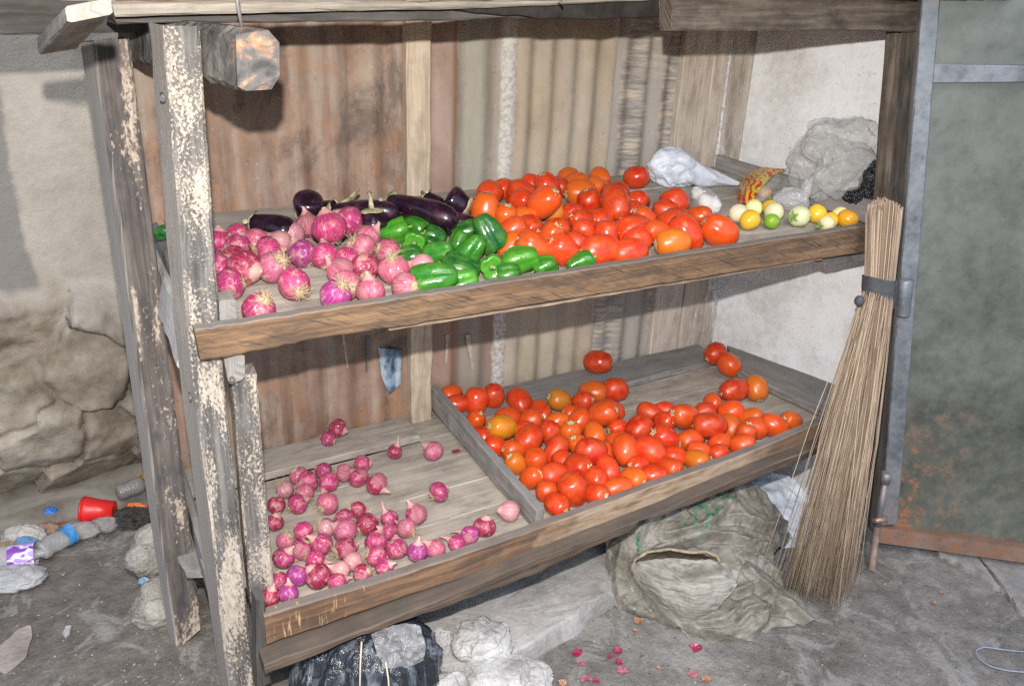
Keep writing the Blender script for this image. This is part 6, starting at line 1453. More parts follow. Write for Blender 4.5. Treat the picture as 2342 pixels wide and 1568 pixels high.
for i in range(600):
    a = rb.uniform(0, 6.283); rr = math.sqrt(rb.random()); u, v = rr*math.cos(a), rr*math.sin(a)
    t_ext = rb.uniform(-.02, .012)
    p0 = T0+side*u*.047+dep*v*.03+V((0, 0, t_ext-.02*abs(u))); p1 = T1+side*u*.040+dep*v*.03
    su = u*.92+rb.gauss(0, .22); sv = v+rb.gauss(0, .2)
    wide = .112 if su < 0 else .070
    p3 = T2+side*(su*wide)+dep*(sv*.045); p3.z = max(.003, .004+abs(rb.gauss(0, .05))*(1 if su > 0 else 1.6))
    if rb.random() < .04: p3 += side*rb.uniform(-.07, .02)
    p2 = p1.lerp(p3, .5)+side*rb.gauss(0, .007)+dep*rb.gauss(0, .006)+side*(.004*su)
    n0 = len(mb.v); r_ = rb.uniform(.0009, .0016)
    pts_, rad_, sv_ = [p0, p1, p1.lerp(p2, .5)+side*.002*su, p2, p3], [r_*1.15, r_*1.15, r_, r_*.9, r_*.55], rb.random()
    if v < -.45 and n_single < 95:      # the ribs on the near face show one by one
        n_single += 1; one = MB(); one.tube(pts_, rad_, 4, True); strand_attr(one.build('bristle', STRAW, brm), [sv_]*len(one.v)); continue
    mb.tube(pts_, rad_, 4, True)
    strand += [sv_]*(len(mb.v)-n0)
o = mb.build('bristles', STRAW, brm); o['kind'] = 'stuff'; strand_attr(o, strand)
mb = MB()  # a few stray ribs that show one by one
stray_ = []
for (a, b) in (((1985, 700), (1912, 1432)), ((1998, 700), (1972, 1320)), ((1965, 720), (1798, 1335)), ((1970, 720), (1838, 1345)), ((2024, 700), (1985, 1200))):
    pa = on_y(*a, -.11); pb = on_z(*b, .002); s_ = MB(); s_.tube([pa, pa.lerp(pb, .5)+side*.004, pb], [.0016, .0015, .001], 5)
    o = s_.build('bristle', M['batten'], brm)
mb = MB(); rows = []
for j in range(9):   # rubber binding
    t = j/8; c = on_y(2012-4*t, 628+68*t, -.095-.006*t); row = []
    for k in range(28):
        a = 6.283*k/28; q_ = 1+.05*noise.noise(V((math.cos(a)*2, math.sin(a)*2, t*5)))
        row.append(c+(side*math.cos(a)*.0455+dep*math.sin(a)*.036)*q_+V((0, 0, .004*math.sin(a*2)))+V((0, 0, -.004 if j % 3 == 0 else 0)))
    rows.append(row)
mb.grid(rows, True, True); rub = plain('grey rubber strip', (.075, .078, .085), .6, .35, .2, 40, .4, .002); mb.build('binding', rub, brm)
c_k = on_y(1965, 688, -.10); bag_mesh('binding_knot', crumple(c_k, .012, .012, .014, 4, .3, 2, 16, 10), rub, brm, True)

# ================================================================== under and in front of the stall
gz = lambda x, y, z=0: on_z(x, y, z)
# big stone slab under the lower shelf
def rock(name, poly, z0, z1, mat, seed, label=None, cat=None, group=None, amp=.012, n=6, parent=None, sl=.2, rough_top=.006, rg=.010):
    """a stone from its outline on the ground: irregular sides, slightly domed uneven top"""
    m_ = len(poly); pts = []
    for i in range(m_):
        a, b = poly[i], poly[(i+1) % m_]
        for k in range(n): pts.append(a.lerp(b, k/n))
    c = sum(pts, V())/len(pts); rows = []
    for (s, zf) in ((1.0, 0), (1.0, .35), (.995, .7), (.975, .9), (.93, 1.0), (.8, 1.03), (.6, 1.04), (.35, 1.05), (.05, 1.05)):
        row = []
        for p in pts:
            q = c+(p-c)*s*(1-sl*zf*.25); q.z = z0+(z1-z0)*zf
            w = q*11+V((seed, seed*2, 0))
            q += V((fbm(w, 4), fbm(w+V((5, 0, 0)), 4), 0))*amp*(1 if s > .9 else .5); q.z += rough_top*fbm(w*1.5+V((0, 9, 0)), 4)*(2 if zf > .8 else .6)+ (rg*ridge(w*.6, 2) if .2 < zf < 1.0 else 0)
            row.append(q)
        rows.append(row)
    mb = MB(); b0 = mb.grid(rows, False, True); k = len(pts); e = b0+(len(rows)-1)*k; mb.face([e+i for i in range(k)])
    o = mb.build(name, mat, parent)
    if label: tag(o, label=label, cat=cat, group=group)
    return o
rock('stone_slab', [gz(1412, 1382), gz(1330, 1440), gz(1205, 1518), gz(1080, 1580), gz(760, 1640), gz(700, 1500), gz(900, 1420), gz(1150, 1330), gz(1400, 1240)], -.01, .055, M['stone_grey'], 1, 'large grey stone slab lying on the ground under the lower shelf', 'stone slab', amp=.014, rough_top=.0022, rg=.002, sl=.12)
c = gz(1200, 1556, .022); tag(bag_mesh('white_rock', crumple(c, .062, .058, .036, 66, .30, 1.3, 64, 40, basis=(vx, vy, V((0, 0, 1))), oc=2, hi=.10, shape=lambda d: .84+.16/max(abs(d.x), abs(d.y), abs(d.z))), M['stone_white'], None, False), label='chalk white rock by itself at the bottom edge, right of the slab', cat='rock')
for k, (poly, z1, lab) in enumerate([
    ([(1040, 1500), (1050, 1440), (1100, 1412), (1150, 1440), (1165, 1500), (1110, 1520)], .125, 'rounded white lump resting on the slab, highest of the white rubble'),
    ([(975, 1530), (980, 1465), (1010, 1455), (1040, 1480), (1035, 1530)], .10, 'white lump right beside the black bag'),
    ([(1070, 1545), (1095, 1510), (1180, 1500), (1185, 1550), (1150, 1570)], .085, 'pinkish white broken block in front of the rounded lump'),
    ([(985, 1600), (1000, 1545), (1060, 1540), (1075, 1600)], .06, 'flat white chunk at the bottom edge beside the black bag'),
    ([(1075, 1620), (1085, 1568), (1135, 1560), (1150, 1620)], .05, 'small white chunk between the flat one and the lone rock')]):
    zb = .05 if k in (0, 2) else .0
    zc = zb+(z1-zb)*.45; P_ = [gz(px, py, zc) for px, py in poly]; c = sum(P_, V())/len(P_); rx = max(abs((p-c).dot(RT)) for p in P_)*1.02
    tag(bag_mesh('white_rubble', crumple(c, rx, rx*.85, (z1-zb)*.62, 70+k, .30, 1.25, 64, 40, basis=(vx, vy, V((0, 0, 1))), oc=2, hi=.10, shape=lambda d: .84+.16/max(abs(d.x), abs(d.y), abs(d.z))), M['stone_white'], None, False), label=lab, cat='rubble', group='white rubble beside the black bag')
# black bag tied with string
bc = gz(836, 1516, .12); bbag = empty('rubbish_bag', tuple(gz(836, 1600)), label='bulging black rubbish bag tied with string under the shelf front', cat='rubbish bag')
def pleat(d): return 1+.045*math.sin(16*math.atan2(d.y, d.x)+3*d.z)*(1-abs(d.z)**3)
def bb_mat():
    g = G('stretched black film', .2, .6); ob = g.co('Object'); st = g.noise(g.map(ob, (30, 30, 5)), 1, 5, .65, .6); n_ = g.noise(ob, 12, 4, .6)
    c = g.mix(g.ramp(st, [(.5, 0), (.66, .8)]), (.016, .019, .026), g.mix(g.ramp(n_, [(.4, 0), (.6, 1)]), (.10, .12, .15), (.36, .39, .43)))
    g.bump(st, .9, .012); return g.base(c)
bag_mesh('bag_body', crumple(bc, .165, .12, .120, 6, .10, 2.0, 90, 50, pleat, (vx, vy, V((0, 0, 1)))), bb_mat(), bbag, True)
patch('clear_sheet', [[on_pl(px, py, bc-FW*.112, FW) for px, py in r] for r in (((850, 1445), (905, 1422), (962, 1425)), ((862, 1480), (920, 1472), (975, 1470)), ((880, 1520), (930, 1520), (968, 1508)))], film('grey clear film', (.36, .355, .35), .15, .5, 0, 24, .6, .3, .6), bbag, 40, 40, .022, 34, 5, fine=.0012)
for (a, m1, b) in (((827, 1466), (824, 1520), (822, 1620)), ((882, 1512), (888, 1550), (893, 1620))):
    mb = MB(); f_ = bc-FW*.128
    mb.tube([on_pl(*p, f_, FW) for p in (a, m1, b)], .0019, 6); mb.build('string', plain('jute string', (.55, .48, .38), .9, .2), bbag)
# sack of woven plastic with a rolled open mouth
def sack_mat():
    g = G('woven sack', .55, .4); ob = g.co('Object'); uv = g.co('UV'); n_ = g.noise(ob, 9, 6, .65)
    wv = g.wave(g.map(ob, rot=(.3, .4, .6)), 180, 1.5, 1, 1); st = g.noise(g.map(ob, (20, 90, 60), rot=(0, .3, .9)), 1, 4, .65)
    c = g.ramp(g.ma('ADD', g.ma('MULTIPLY', n_, .6), g.ma('MULTIPLY', st, .4)), [(.36, (.135, .12, .096)), (.5, (.24, .22, .182)), (.64, (.345, .325, .285))])
    c = g.mix(g.ramp(g.noise(ob, 60, 3, .6), [(.64, 0), (.72, .5)]), c, (.6, .58, .54))
    g.bump(g.ma('ADD', st, g.ma('MULTIPLY', wv, .25)), .5, .004); return g.base(c)
M['sack'] = sack_mat()
sk = empty('sack', tuple(gz(1620, 1420)), label='grey woven sack slumped open on the ground in front of the lower shelf', cat='sack')
def rowz(*a): return [gz(x, y, z) for x, y, z in a]
sb_ = patch('sack_body', [
    rowz((1405, 1175, .16), (1475, 1150, .22), (1545, 1120, .26), (1620, 1095, .26), (1690, 1100, .23), (1745, 1135, .16), (1785, 1185, .05)),
    rowz((1388, 1235, .12), (1455, 1205, .215), (1530, 1180, .235), (1610, 1165, .24), (1690, 1165, .21), (1755, 1190, .14), (1802, 1228, .02)),
    rowz((1384, 1290, .06), (1440, 1262, .15), (1520, 1228, .195), (1600, 1222, .20), (1685, 1222, .17), (1740, 1250, .11), (1762, 1272, .06)),
    rowz((1390, 1335, .02), (1450, 1300, .10), (1530, 1275, .12), (1620, 1270, .13), (1695, 1270, .14), (1745, 1290, .085), (1775, 1310, .03)),
    rowz((1396, 1372, .0), (1470, 1355, .05), (1550, 1355, .07), (1640, 1345, .09), (1705, 1330, .105), (1750, 1330, .075), (1790, 1345, .015)),
    rowz((1410, 1392, .0), (1490, 1402, .015), (1570, 1425, .03), (1650, 1425, .05), (1715, 1400, .06), (1765, 1385, .05), (1830, 1385, .015)),
    rowz((1430, 1396, -.006), (1500, 1412, -.006), (1580, 1452, -.006), (1650, 1466, -.006), (1712, 1462, -.006), (1765, 1436, -.004), (1858, 1430, -.004))], M['sack'], sk, 150, 150, .014, 24, 2, fine=.0007)
def zs(x, y): return (1311.5+x/2.2727, 1049+y/2.2727)
FOLDS = [([(430, 480), (560, 440), (700, 390), (800, 400), (900, 440), (1090, 495)], .020, 9), ([(480, 395), (640, 375), (760, 300), (860, 300), (1000, 350), (1100, 345)], .018, 9),
    ([(760, 300), (800, 250), (830, 190)], .014, 7), ([(620, 330), (560, 250), (600, 190)], .012, 8), ([(850, 690), (950, 650), (1050, 730), (1110, 760), (1240, 870)], .022, 9), ([(845, 830), (900, 780), (1000, 770), (1090, 790)], .016, 7),
    ([(230, 500), (210, 600), (230, 720), (290, 790)], .016, 8), ([(160, 450), (190, 560), (180, 640)], .012, 8), ([(320, 600), (400, 740), (470, 820), (550, 900)], .016, 8), ([(600, 880), (760, 920), (880, 950)], .014, 8),
    ([(870, 480), (960, 520), (1060, 600), (1140, 640)], .018, 8), ([(650, 860), (780, 840), (850, 780)], .014, 7), ([(900, 560), (930, 620), (1000, 690)], .014, 7), ([(350, 420), (380, 330), (430, 290)], .014, 8), ([(1000, 480), (1080, 560), (1110, 650)], .012, 6), ([(940, 900), (1000, 850), (1010, 800)], .012, 6)]
FP = [([gz(*zs(*p), .1) for p in pl_], A_, w_) for pl_, A_, w_ in FOLDS]
def to_px(p):
    d = p-CAM; z = d.dot(FW); return CX+FPX*d.dot(RT)/z, CY-FPX*d.dot(UPV)/z
me = sb_.data; FDIR = (V((0, 0, 1))-FW*.8).normalized()
for v in me.vertices:          # gathered folds: crests with one steep side, raised along the cloth's own normal
    x, y = to_px(v.co); add = 0
    for (pl_, A_, w_) in FOLDS:
        best = 1e9; side_ = 1
        q_ = [zs(*p) for p in pl_]
        for (a, b) in zip(q_, q_[1:]):
            dx, dy = b[0]-a[0], b[1]-a[1]; L2 = dx*dx+dy*dy; t = max(0, min(1, ((x-a[0])*dx+(y-a[1])*dy)/L2)); ex, ey = x-a[0]-t*dx, y-a[1]-t*dy; dd2 = math.hypot(ex, ey)
            if dd2 < best: best = dd2; side_ = 1 if dx*ey-dy*ex > 0 else -1
        w2 = w_*(.45 if side_ > 0 else 1.7); add += 1.35*A_*math.exp(-best/w2)-A_*.7*math.exp(-((best-w_*1.6)/(w_*.8))**2)*(1 if side_ > 0 else 0)
    w_ = V((v.co.x*8, v.co.y*8, v.co.z*12)); w_ += .4*V((noise.noise(w_), noise.noise(w_+V((9, 0, 0))), noise.noise(w_+V((0, 9, 0)))))
    a_ = noise.voronoi(w_)[0]; b_ = noise.voronoi(w_*2.3)[0]; add += .022*(.35-(a_[1]-a_[0]))+.007*(.35-(b_[1]-b_[0]))
    v.co = v.co+FDIR*add
# mouth of the sack: hollow with its shade painted dark, rolled tan rim and the big pleated flap that hangs from it
patch('sack_mouth', [rowz((1448, 1290, .14), (1490, 1264, .158), (1550, 1260, .163), (1600, 1262, .163), (1642, 1276, .15)), rowz((1452, 1296, .135), (1500, 1280, .13), (1555, 1276, .13), (1605, 1278, .13), (1640, 1288, .14)), rowz((1456, 1302, .13), (1505, 1300, .12), (1555, 1300, .12), (1605, 1298, .12), (1640, 1296, .135))], plain('shaded sack hollow', (.10, .08, .058), .7, .3, .4, 24, .5, .004), sk, 24, 40, .006, 40, 4)
mb = MB(); rim = [(1447, 1298, .145), (1452, 1280, .155), (1480, 1262, .166), (1530, 1255, .17), (1580, 1263, .169), (1615, 1261, .169), (1640, 1272, .16), (1648, 1288, .15)]
rp_ = [gz(*p) for p in rim]; fin = []
for i in range(len(rp_)-1):
    for k in range(5): fin.append(rp_[i].lerp(rp_[i+1], k/5))
mb.tube(fin, [.0045+.0025*noise.noise(V((i*.4, 0, 0))) for i in range(len(fin))], 7); mb.build('sack_rim', plain('tan hem', (.30, .245, .16), .8, .3, .4, 60), sk)
def flap_mat():
    g = G('pleated sack flap', .5, .4); uv = g.co('UV'); ob = g.co('Object'); st = g.noise(g.map(uv, (1, 1, 1)), 1, 2); fibre = g.noise(g.map(ob, (10, 10, 160)), 1, 5, .7, .2)
    c = g.ramp(fibre, [(.36, (.16, .145, .12)), (.5, (.26, .24, .205)), (.64, (.37, .35, .31))]); g.bump(fibre, .6, .004); return g.base(c)
patch('sack_flap', [rowz((1444, 1288, .15), (1470, 1286, .16), (1530, 1280, .17), (1600, 1284, .17), (1660, 1288, .168), (1692, 1294, .155)),
    rowz((1455, 1318, .12), (1490, 1325, .14), (1540, 1328, .15), (1600, 1328, .155), (1650, 1322, .155), (1684, 1320, .145)),
    rowz((1480, 1352, .085), (1512, 1358, .11), (1550, 1360, .12), (1595, 1360, .13), (1640, 1352, .135), (1676, 1346, .13)),
    rowz((1520, 1390, .045), (1540, 1395, .06), (1562, 1398, .075), (1592, 1395, .085), (1622, 1385, .10), (1650, 1375, .11)),
    rowz((1556, 1430, .01), (1562, 1432, .015), (1570, 1432, .02), (1585, 1425, .03), (1600, 1415, .045), (1620, 1402, .065))], flap_mat(), sk, 60, 80, .012, 30, 6, th=.002, fine=.001)
# faded green print on the sack (illegible remains)
gp = plain('faded green print', (.10, .2, .13), .7, .3, .5, 60)
from mathutils.bvhtree import BVHTree
sack_tree = BVHTree.FromPolygons([v.co.copy() for v in sb_.data.vertices], [list(p.vertices) for p in sb_.data.polygons])
def ring_print(cx_, cy_, w_, h_, sd, thick, a0, a1):
    """worn patches of green print lying on the cloth"""
    rows = []
    for i in range(33):
        a = a0+(a1-a0)*i/32; k = thick*(1+.6*noise.noise(V((i*.5, sd, 0)))); r = []
        for f in (1, 1-k*.25, 1-k*.5, 1-k*.75, 1-k):
            x = cx_+w_*f*math.cos(a)+3*noise.noise(V((i*.6, sd, f*3))); y = cy_+h_*f*math.sin(a)+3*noise.noise(V((i*.6, sd+5, f*3)))
            hit, nn, _i, _d = sack_tree.ray_cast(CAM, ray(x, y).normalized())
            if hit is None: return
            r.append(hit+(nn if nn.z > 0 else -nn)*.0018)
        rows.append(r)
    mb = MB(); mb.grid(rows); mb.build('faded_print', gp, sk)
ring_print(1604, 1180, 20, 32, 1, .4, 0, 6.28); ring_print(1634, 1172, 17, 20, 2, .75, -1.2, 3.4); ring_print(1566, 1208, 5, 16, 4, 1, 0, 6.28); ring_print(1664, 1132, 24, 9, 5, 1, .3, 3.3); ring_print(1462, 1240, 7, 24, 7, .9, 0, 6.28)
# white plastic sheet behind the sack
patch('plastic_sheet', [rowz((1680, 1105, .10), (1730, 1085, .11), (1790, 1090, .10), (1850, 1120, .06)), rowz((1720, 1150, .10), (1760, 1135, .10), (1810, 1140, .07), (1860, 1165, .03)), rowz((1770, 1200, .04), (1795, 1190, .05), (1830, 1200, .03), (1870, 1215, .01)), rowz((1775, 1250, .002), (1800, 1255, .004), (1835, 1250, .004), (1875, 1250, .002))], film('milky sheet', (.74, .76, .79), .3, .95, 0, 14, .5, .05, .25), None, 40, 40, .014, 40, 3)
tag(bpy.data.objects['plastic_sheet'], label='crumpled milky white plastic sheet between the sack and the broom', cat='plastic sheet')
# loose blue cord at the right
mb = MB(); pts = [(2390, 1480), (2342, 1490), (2290, 1484), (2250, 1478), (2231, 1486), (2236, 1502), (2262, 1522), (2300, 1532), (2342, 1536), (2400, 1538)]
P_ = [gz(*p, .008) for p in pts]; fin = []
for i in range(len(P_)-1):
    for k in range(4): fin.append(P_[i].lerp(P_[i+1], k/4))
fin = [(fin[max(0, i-1)]+fin[i]*2+fin[min(len(fin)-1, i+1)])/4 for i in range(len(fin))]
mb.tube(fin, .0022, 6); tag(mb.build('cord', plain('blue grey cord', (.22, .27, .34), .7, .3)), label='loop of thin blue-grey cord on the ground at the right', cat='cord')
# onion skins dropped on the floor
def skin_mat(c, k):
    g = G('onion husk', .35, .5); ob = g.co('Object'); n_ = g.noise(g.map(ob, (40, 160, 40)), 1, 4, .6); g.bump(n_, .5, .002)
    return g.base(g.ramp(n_, [(.35, tuple(x*.55 for x in c)), (.65, c)]))
sm_ = [skin_mat((.42, .04, .12), 0), skin_mat((.55, .18, .24), 1), skin_mat((.50, .27, .16), 2)]
husks = [(1412, 1488, 24, 0, 'curled magenta onion husk near the slab corner'), (1395, 1500, 16, 0, 'small magenta husk touching the curled one near the slab'), (1420, 1533, 30, 1, 'long pink husk in the middle of the bottom floor'),
         (1415, 1512, 22, 0, 'wine husk just above the long pink one'), (1592, 1480, 34, 0, 'bright magenta husk with frilled end below the sack'), (1585, 1540, 26, 1, 'cupped pink husk at the bottom below the bright magenta one'),
         (1612, 1556, 30, 2, 'tan papery husk at the bottom edge beside the cupped pink one'), (1460, 1418, 26, 2, 'tan husk next to the left foot of the sack'), (1452, 1440, 18, 2, 'small tan husk below the one at the sack foot'),
         (1322, 1492, 24, 0, 'magenta husk left of the slab corner group'), (1330, 1515, 20, 1, 'pink husk right below the leftmost magenta husk'), (1505, 1525, 12, 2, 'tiny tan husk between the pink husks'),
         (1340, 1550, 28, 1, 'pink and white husk at the bottom edge left'), (1362, 1556, 16, 0, 'magenta scrap beside the pink and white husk'), (1288, 1560, 24, 2, 'tan pink husk right of the lone white rock'),
         (1352, 670, 0, 0, ''), (2140, 1380, 14, 2, 'orange scrap of husk below the door'), (2155, 1355, 10, 2, 'small orange scrap close under the door edge')]
hr = random.Random(3)
def husk(c, r, mi, sd):
    rg = random.Random(sd); mb = MB(); a0 = rg.uniform(0, 6.28)
    for q in range(rg.choice((2, 3))):
        a = a0+q*rg.uniform(.7, 2); d1 = V((math.cos(a), math.sin(a), 0)); d2 = V((-d1.y, d1.x, 0)); tilt = rg.uniform(-.25, .45); el = rg.uniform(.35, .8)
        d3 = (d2*math.cos(tilt)+V((0, 0, 1))*math.sin(tilt)); o = c+d1*r*rg.uniform(-.3, .3)+d2*r*rg.uniform(-.3, .3); rows = []
        for i in range(13):
            u = -1+i/6; wl_ = el*max(.05, 1-abs(u)**2.4)*(1+.55*noise.noise(V((u*4, sd, q)))); wr_ = el*max(.05, 1-abs(u)**1.8)*(1+.55*noise.noise(V((u*4, sd, q+5))))
            row = []
            for v in (-1, -.5, 0, .5, 1):
                w = (wl_ if v < 0 else wr_)*v
                p = o+d1*r*u*.8+d3*r*w+V((0, 0, r*(.06+.12*abs(v)**1.5+.16*noise.noise(V((u*3, v*3, sd+q))))))
                p.z = max(p.z, .004); row.append(p)
            rows.append(row)
        mb.grid(rows, False)
    return mb.build('onion_husk', sm_[mi])
for (px, py, w, mi, lab) in husks:
    if not w: continue
    c = gz(px, py, .004); dist = (c-CAM).dot(FW); tag(husk(c, w*dist/FPX*.56, mi, px), label=lab, cat='onion skin', group='onion husks dropped on the ground')
hu = [(1043, 1034, 'small dark husk on the boards beside the dusty onion', LO, 0), (1352, 712, '', None, 0)]
c = on_sh(1043, 1033, LO, .003); rows = [[c+V((.012*(i-2)/2, .008*(j-2)/2, .004*noise.noise(V((i, j, 0)))+.004)) for j in range(5)] for i in range(5)]
mb = MB(); mb.grid(rows); tag(mb.build('onion_husk', sm_[0]), label='small dark husk on the boards between the dusty onion and the divider', cat='onion skin', group='onion husks dropped on the shelf')
# grit, pebbles and crumbs of mortar: nobody could count them
mb = MB(); pr_ = random.Random(9)
def pebble(c, r):
    b = len(mb.v); 
    for d in ((1, 0, 0), (-1, 0, 0), (0, 1, 0), (0, -1, 0), (0, 0, 1), (0, 0, -1), (.7, .7, .3), (-.7, .6, .2)):
        mb.v.append(tuple(c+V(d)*r*pr_.uniform(.6, 1.2)))
    for f in ((0, 6, 4), (6, 2, 4), (2, 7, 4), (7, 1, 4), (1, 3, 4), (3, 0, 4), (0, 3, 5), (3, 1, 5)): mb.face([b+i for i in f])
for i in range(900):
    if i < 130: px, py = pr_.gauss(400, 90), pr_.gauss(1530, 40)
    elif i < 560: px, py = pr_.uniform(1300, 2342), pr_.uniform(1300, 1568)
    else: px, py = pr_.uniform(0, 560), pr_.uniform(1230, 1568)
    if px > 560 and py < 1400 and px < 1420: continue
    c = gz(px, min(py, 1600), 0); c.z = ground_h(c.x, c.y)+.001; pebble(c, .0012+.0035*pr_.random()**3)
g = G('grit', .9, .2); n_ = g.noise(g.co('Object'), 60, 2); g.base(g.ramp(n_, [(.35, (.09, .083, .076)), (.5, (.2, .19, .18)), (.65, (.36, .345, .33))]))
tag(mb.build('grit', g.m), kind='stuff')

# pale stones stacked against the left rear post
for k, (poly, z0, z1, lab) in enumerate([
    ([(330, 1432), (326, 1380), (352, 1355), (388, 1365), (392, 1430)], 0, .075, 'lowest pale stone at the foot of the peeling left post'),
    ([(335, 1372), (340, 1330), (372, 1318), (392, 1340), (390, 1375)], .07, .115, 'second pale stone up the heap at the left post'),
    ([(300, 1310), (302, 1262), (330, 1235), (372, 1240), (388, 1290), (360, 1320)], .10, .175, 'largest pale stone bulging left beside the left post'),
    ([(322, 1248), (328, 1212), (358, 1198), (384, 1215), (382, 1250)], .17, .215, 'topmost pale stone under the bearer end at the left post')]):
    zc = (z0+z1)/2; P_ = [gz(350+(px-350)*.85, py, zc) for px, py in poly]; c = sum(P_, V())/len(P_)
    rx = max((p-c).dot(RT) for p in P_)*1.05; rz = (z1-z0)*.62
    tag(bag_mesh('pale_stone', crumple(c, rx, rx*.8, rz, 50+k, .24, 1.3, 40, 26, basis=(vx, vy, V((0, 0, 1))), oc=3, hi=.35), M['stone_tan'], None, False), label=lab, cat='stone', group='pale stones heaped against the left post')
patch('plastic_scrap', [[gz(px, py, z) for px, py, z in r] for r in (((318, 1322, .105), (335, 1318, .115), (352, 1328, .11)), ((318, 1332, .085), (338, 1335, .10), (378, 1338, .10)))], film('pale blue film', (.25, .38, .55), .3, .9), None, 12, 16, .006, 60, 2)
tag(bpy.data.objects['plastic_scrap'], label='torn scrap of pale blue plastic caught on the stones by the left post', cat='plastic scrap')
# a pale worn patch of dried mud on the ground at the far left
mp = MB(); rows = []
for i in range(15):
    t = i/14; px = 5+70*t; py = 1540-120*t; w = (30*math.sin(math.pi*min(1, t*1.05+.05))**.6)*(1+.3*noise.noise(V((t*4, 2, 0))))
    rows.append([V((p.x, p.y, ground_h(p.x, p.y)+.004)) for p in (gz(px-w, py-w*.4), gz(px-w*.4, py-w*.2), gz(px+w*.3, py+w*.15), gz(px+w*.8, py+w*.35))])
mp.grid(rows); tag(mp.build('dried_mud', plaster('dried mud', (.2, .17, .145), (.31, .27, .235), (.38, .34, .3), 9)), kind='structure')

# ---- litter along the gutter
def film_t(n, c, a=.9, r=.3): return film(n, c, r, a, 0, 26)
# red plastic cup lying on its side
ca, cb = gz(192, 1166, .05), gz(262, 1166, .045)
cup = empty('plastic_cup', tuple(gz(230, 1190)), label='bright red plastic cup lying on its side by the gutter', cat='cup')
ax = (cb-ca).normalized(); s1 = ax.cross(V((0, 0, 1))).normalized(); s2 = s1.cross(ax); L = (cb-ca).length; rows = []
rc = .039; rd = .028
for (t, r) in ((.0, rc*.95), (-.004/L, rc*1.05), (.012/L, rc*1.05), (.02/L, rc), (.5, rc*.5+rd*.5), (1, rd)): rows.append([ca+ax*L*t+(s1*math.cos(6.283*k/28)+s2*math.sin(6.283*k/28))*r for k in range(28)])
mb = MB(); b0 = mb.grid(rows, True, True); e = b0+5*28; mb.face([e+k for k in range(28)]); redm = plain('red plastic', (.62, .018, .016), .35, .5, .06, 10, 0); mb.build('cup_wall', redm, cup)
mb = MB(); mb.tube([ca+(s1*math.cos(6.283*k/24)+s2*math.sin(6.283*k/24))*rc*1.03 for k in range(25)], .003, 6, False); mb.build('cup_rim', redm, cup)
def bottle(p_a, p_b, r, lab, body, labelmat=None, capm=None, lt=(.3, .6), crush=.12, seed=0):
    b_ = empty('plastic_bottle', tuple((p_a+p_b)/2), label=lab, cat='bottle', group='empty plastic bottles by the gutter'); ax = (p_b-p_a).normalized(); s1 = ax.cross(V((0, 0, 1))).normalized(); s2 = s1.cross(ax); L = (p_b-p_a).length
    def ring(t, rr, off=0): return [p_a+ax*L*t+(s1*math.cos(6.283*k/22)+s2*math.sin(6.283*k/22))*(rr*(1+crush*noise.noise(V((math.cos(6.283*k/22)*1.2, math.sin(6.283*k/22)*1.2, t*5+seed))))+off) for k in range(22)]
    prof = [(.0, .3), (.01, .85), (.04, 1), (.12, .95), (.16, 1.0), (.24, .95), (.28, 1), (.36, .96), (.4, 1), (.6, 1.0), (.66, .98), (.74, .85), (.82, .5), (.88, .33), (.96, .33)]
    mb = MB(); b0 = mb.grid([ring(t, r*q) for t, q in prof], True, True); mb.face([b0+k for k in range(22)][::-1]); mb.build('bottle_body', body, b_)
    if labelmat: mb = MB(); mb.grid([ring(t, r, .0015) for t in [lt[0]+(lt[1]-lt[0])*i/8 for i in range(9)]], True, True); mb.build('bottle_label', labelmat, b_)
    if capm: mb = MB(); b0 = mb.grid([ring(t, r*.38) for t in (.93, 1.0)], True, True); mb.face([b0+22+k for k in range(22)]); mb.build('bottle_cap', capm, b_)
clearp = film('clear bottle plastic', (.55, .56, .57), .12, .5, 0, 20, .6)
bottle(gz(268, 1128, .03), gz(345, 1098, .035), .027, 'clear bottle with orange label, half hidden by the left post', film('dim bottle plastic', (.26, .25, .23), .15, .7, 0, 20), plain('orange label', (.55, .26, .05), .5, .4, .2, 30), None, (.78, .93), seed=2)
bottle(gz(88, 1262, .035), gz(176, 1212, .035), .028, 'grey crumpled bottle with a blue neck label, middle of the litter', film('scuffed bottle plastic', (.36, .36, .35), .2, .75, 0, 20), plain('blue label', (.06, .24, .52), .45, .4, .35, 50), None, (.62, .86), .3, seed=4)
bottle(gz(-40, 1282, .035), gz(108, 1262, .035), .033, 'clear bottle with purple and white label at the frame edge', clearp, None, None, seed=7)
def purple_label():
    g = G('purple label', .4, .4); ob = g.co('Object'); n_ = g.noise(g.map(ob, (26, 26, 60)), 1, 2, .4, .3)
    return g.base(g.ramp(n_, [(.44, (.42, .28, .62)), (.5, (.78, .74, .82)), (.58, (.2, .06, .36))]))
# its wrap-round label
mb = MB(); pa, pb = gz(22, 1276, .035), gz(82, 1266, .035); ax = (pb-pa).normalized(); s1 = ax.cross(V((0, 0, 1))).normalized(); s2 = s1.cross(ax)
mb.grid([[pa.lerp(pb, t)+(s1*math.cos(6.283*k/24)+s2*math.sin(6.283*k/24))*.0352 for k in range(24)] for t in (0, .25, .5, .75, 1)], True, True)
pl_ = [o for o in bpy.data.objects if o.name.startswith('plastic_bottle') and 'purple' in o.get('label', '')][0]; mb.build('bottle_label', purple_label(), pl_)
def litter(name, px, py, rx, ry, rz, mat, lab, cat, seed, amp=.4, fr=2.2, sm=True, h=None):
    c = gz(px, py, rz*.8 if h is None else h); c.z += min(0, ground_h(c.x, c.y))
    fz = lambda p: max(ground_h(p.x, p.y)-.002, -.05)
    tag(bag_mesh(name, crumple(c, rx, ry, rz, seed, amp, fr, 44, 28, basis=(vx, vy, V((0, 0, 1))), flat=fz), mat, None, sm), label=lab, cat=cat)
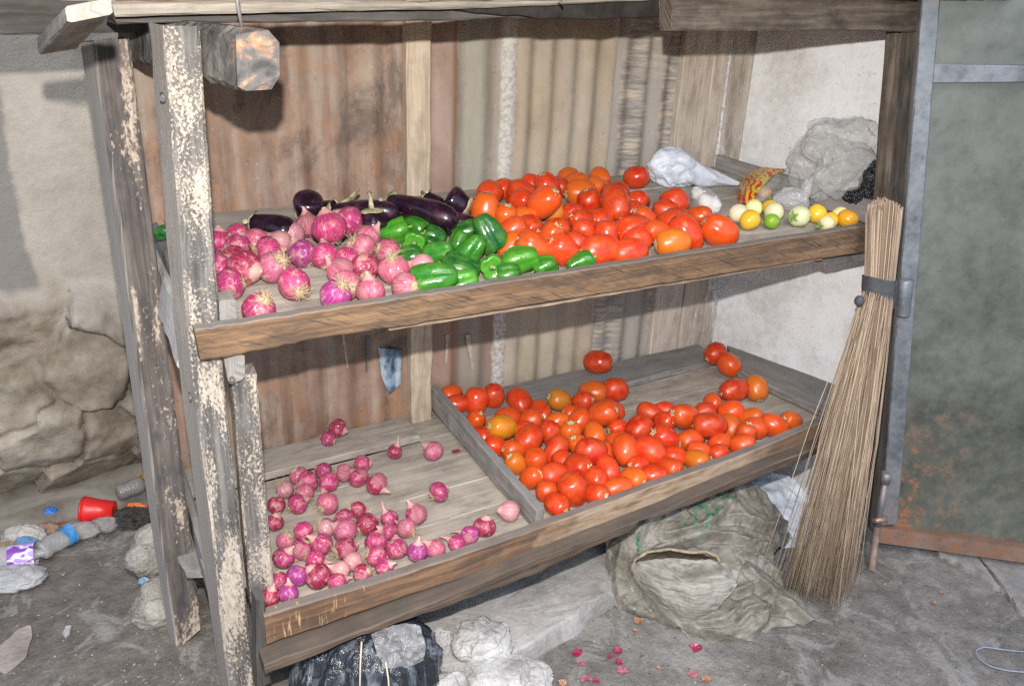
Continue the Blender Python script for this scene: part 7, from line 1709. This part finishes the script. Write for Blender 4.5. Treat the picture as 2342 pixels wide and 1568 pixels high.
litter('plastic_wrap', 55, 1228, .055, .035, .032, film_t('dirty clear wrap', (.5, .47, .43), .85, .25), 'crumpled dirty white plastic wrap in the litter at the left', 'plastic wrap', 3)
litter('plastic_film', 30, 1318, .075, .05, .022, film_t('long clear film', (.52, .52, .52), .7, .2), 'long clear film trailing over the ground at the left frame edge', 'plastic film', 5)
litter('blue_rag', 62, 1252, .035, .02, .03, plain('faded blue cloth', (.12, .25, .42), .8, .2, .2, 30), 'faded blue rag between the bottles at the left', 'rag', 6, .5)
litter('blue_wrapper', 108, 1134, .02, .02, .026, plain('bright blue foil', (.03, .16, .5), .4, .5, .3, 50), 'small bright blue wrapper at the water edge', 'wrapper', 7, .6)
litter('paper_wad', 130, 1152, .038, .02, .014, plain('wet paper', (.52, .5, .48), .8, .2, .25, 50), 'wet white paper wad floating below the blue wrapper', 'paper', 8, .6, 3)
litter('brown_paper', 55, 1190, .032, .02, .03, plain('brown paper', (.26, .17, .11), .8, .2, .3, 40), 'curled brown paper standing in the gutter water', 'paper', 9, .5)
litter('brown_bag', 105, 1190, .035, .025, .02, plain('tan paper', (.3, .2, .13), .8, .2, .3, 40), 'flattened brown paper beside the curled brown paper', 'paper', 19, .5)
litter('mud_lump', 190, 1212, .05, .03, .022, M['stone_grey'], 'grey mud lump left in front of the red cup', 'mud lump', 10, .3)
litter('mud_lump', 238, 1198, .042, .03, .022, M['stone_grey'], 'grey mud lump right below the red cup', 'mud lump', 12, .3)
litter('charred_rubbish', 305, 1185, .06, .035, .025, plain('char', (.04, .038, .035), .8, .3, .5, 60), 'blackened rubbish beside the peeling left post', 'rubbish', 13, .6, 3, False)
litter('orange_wrapper', 312, 1160, .028, .01, .014, plain('orange foil', (.62, .16, .04), .45, .4, .3, 50), 'small torn orange wrapper on the blackened rubbish', 'wrapper', 14, .6)
litter('dead_leaves', 262, 1112, .06, .03, .018, plain('wet leaves', (.16, .10, .065), .7, .3, .45, 60), 'wet brown leaves in the water behind the red cup', 'leaves', 15, .6, 3, False)
litter('leaf_mush', 25, 1262, .05, .03, .025, plain('brown mush', (.26, .19, .13), .85, .2, .4, 40), 'brown mush of leaves left of the blue rag', 'leaves', 16, .5, 3, False)
mb = MB(); mb.tube([gz(130, 1196, .02), gz(165, 1186, .03), gz(192, 1182, .035)], .003, 6); tag(mb.build('stick', plain('reddish stick', (.35, .12, .09), .7)), label='thin reddish stick leading to the rim of the red cup', cat='stick')
tag(rock('pebble', [gz(142, 1452), gz(152, 1440), gz(166, 1438), gz(160, 1452), gz(148, 1460)], 0, .006, M['stone_white'], 41), label='small flat white pebble alone on the dark earth at the left', cat='pebble')
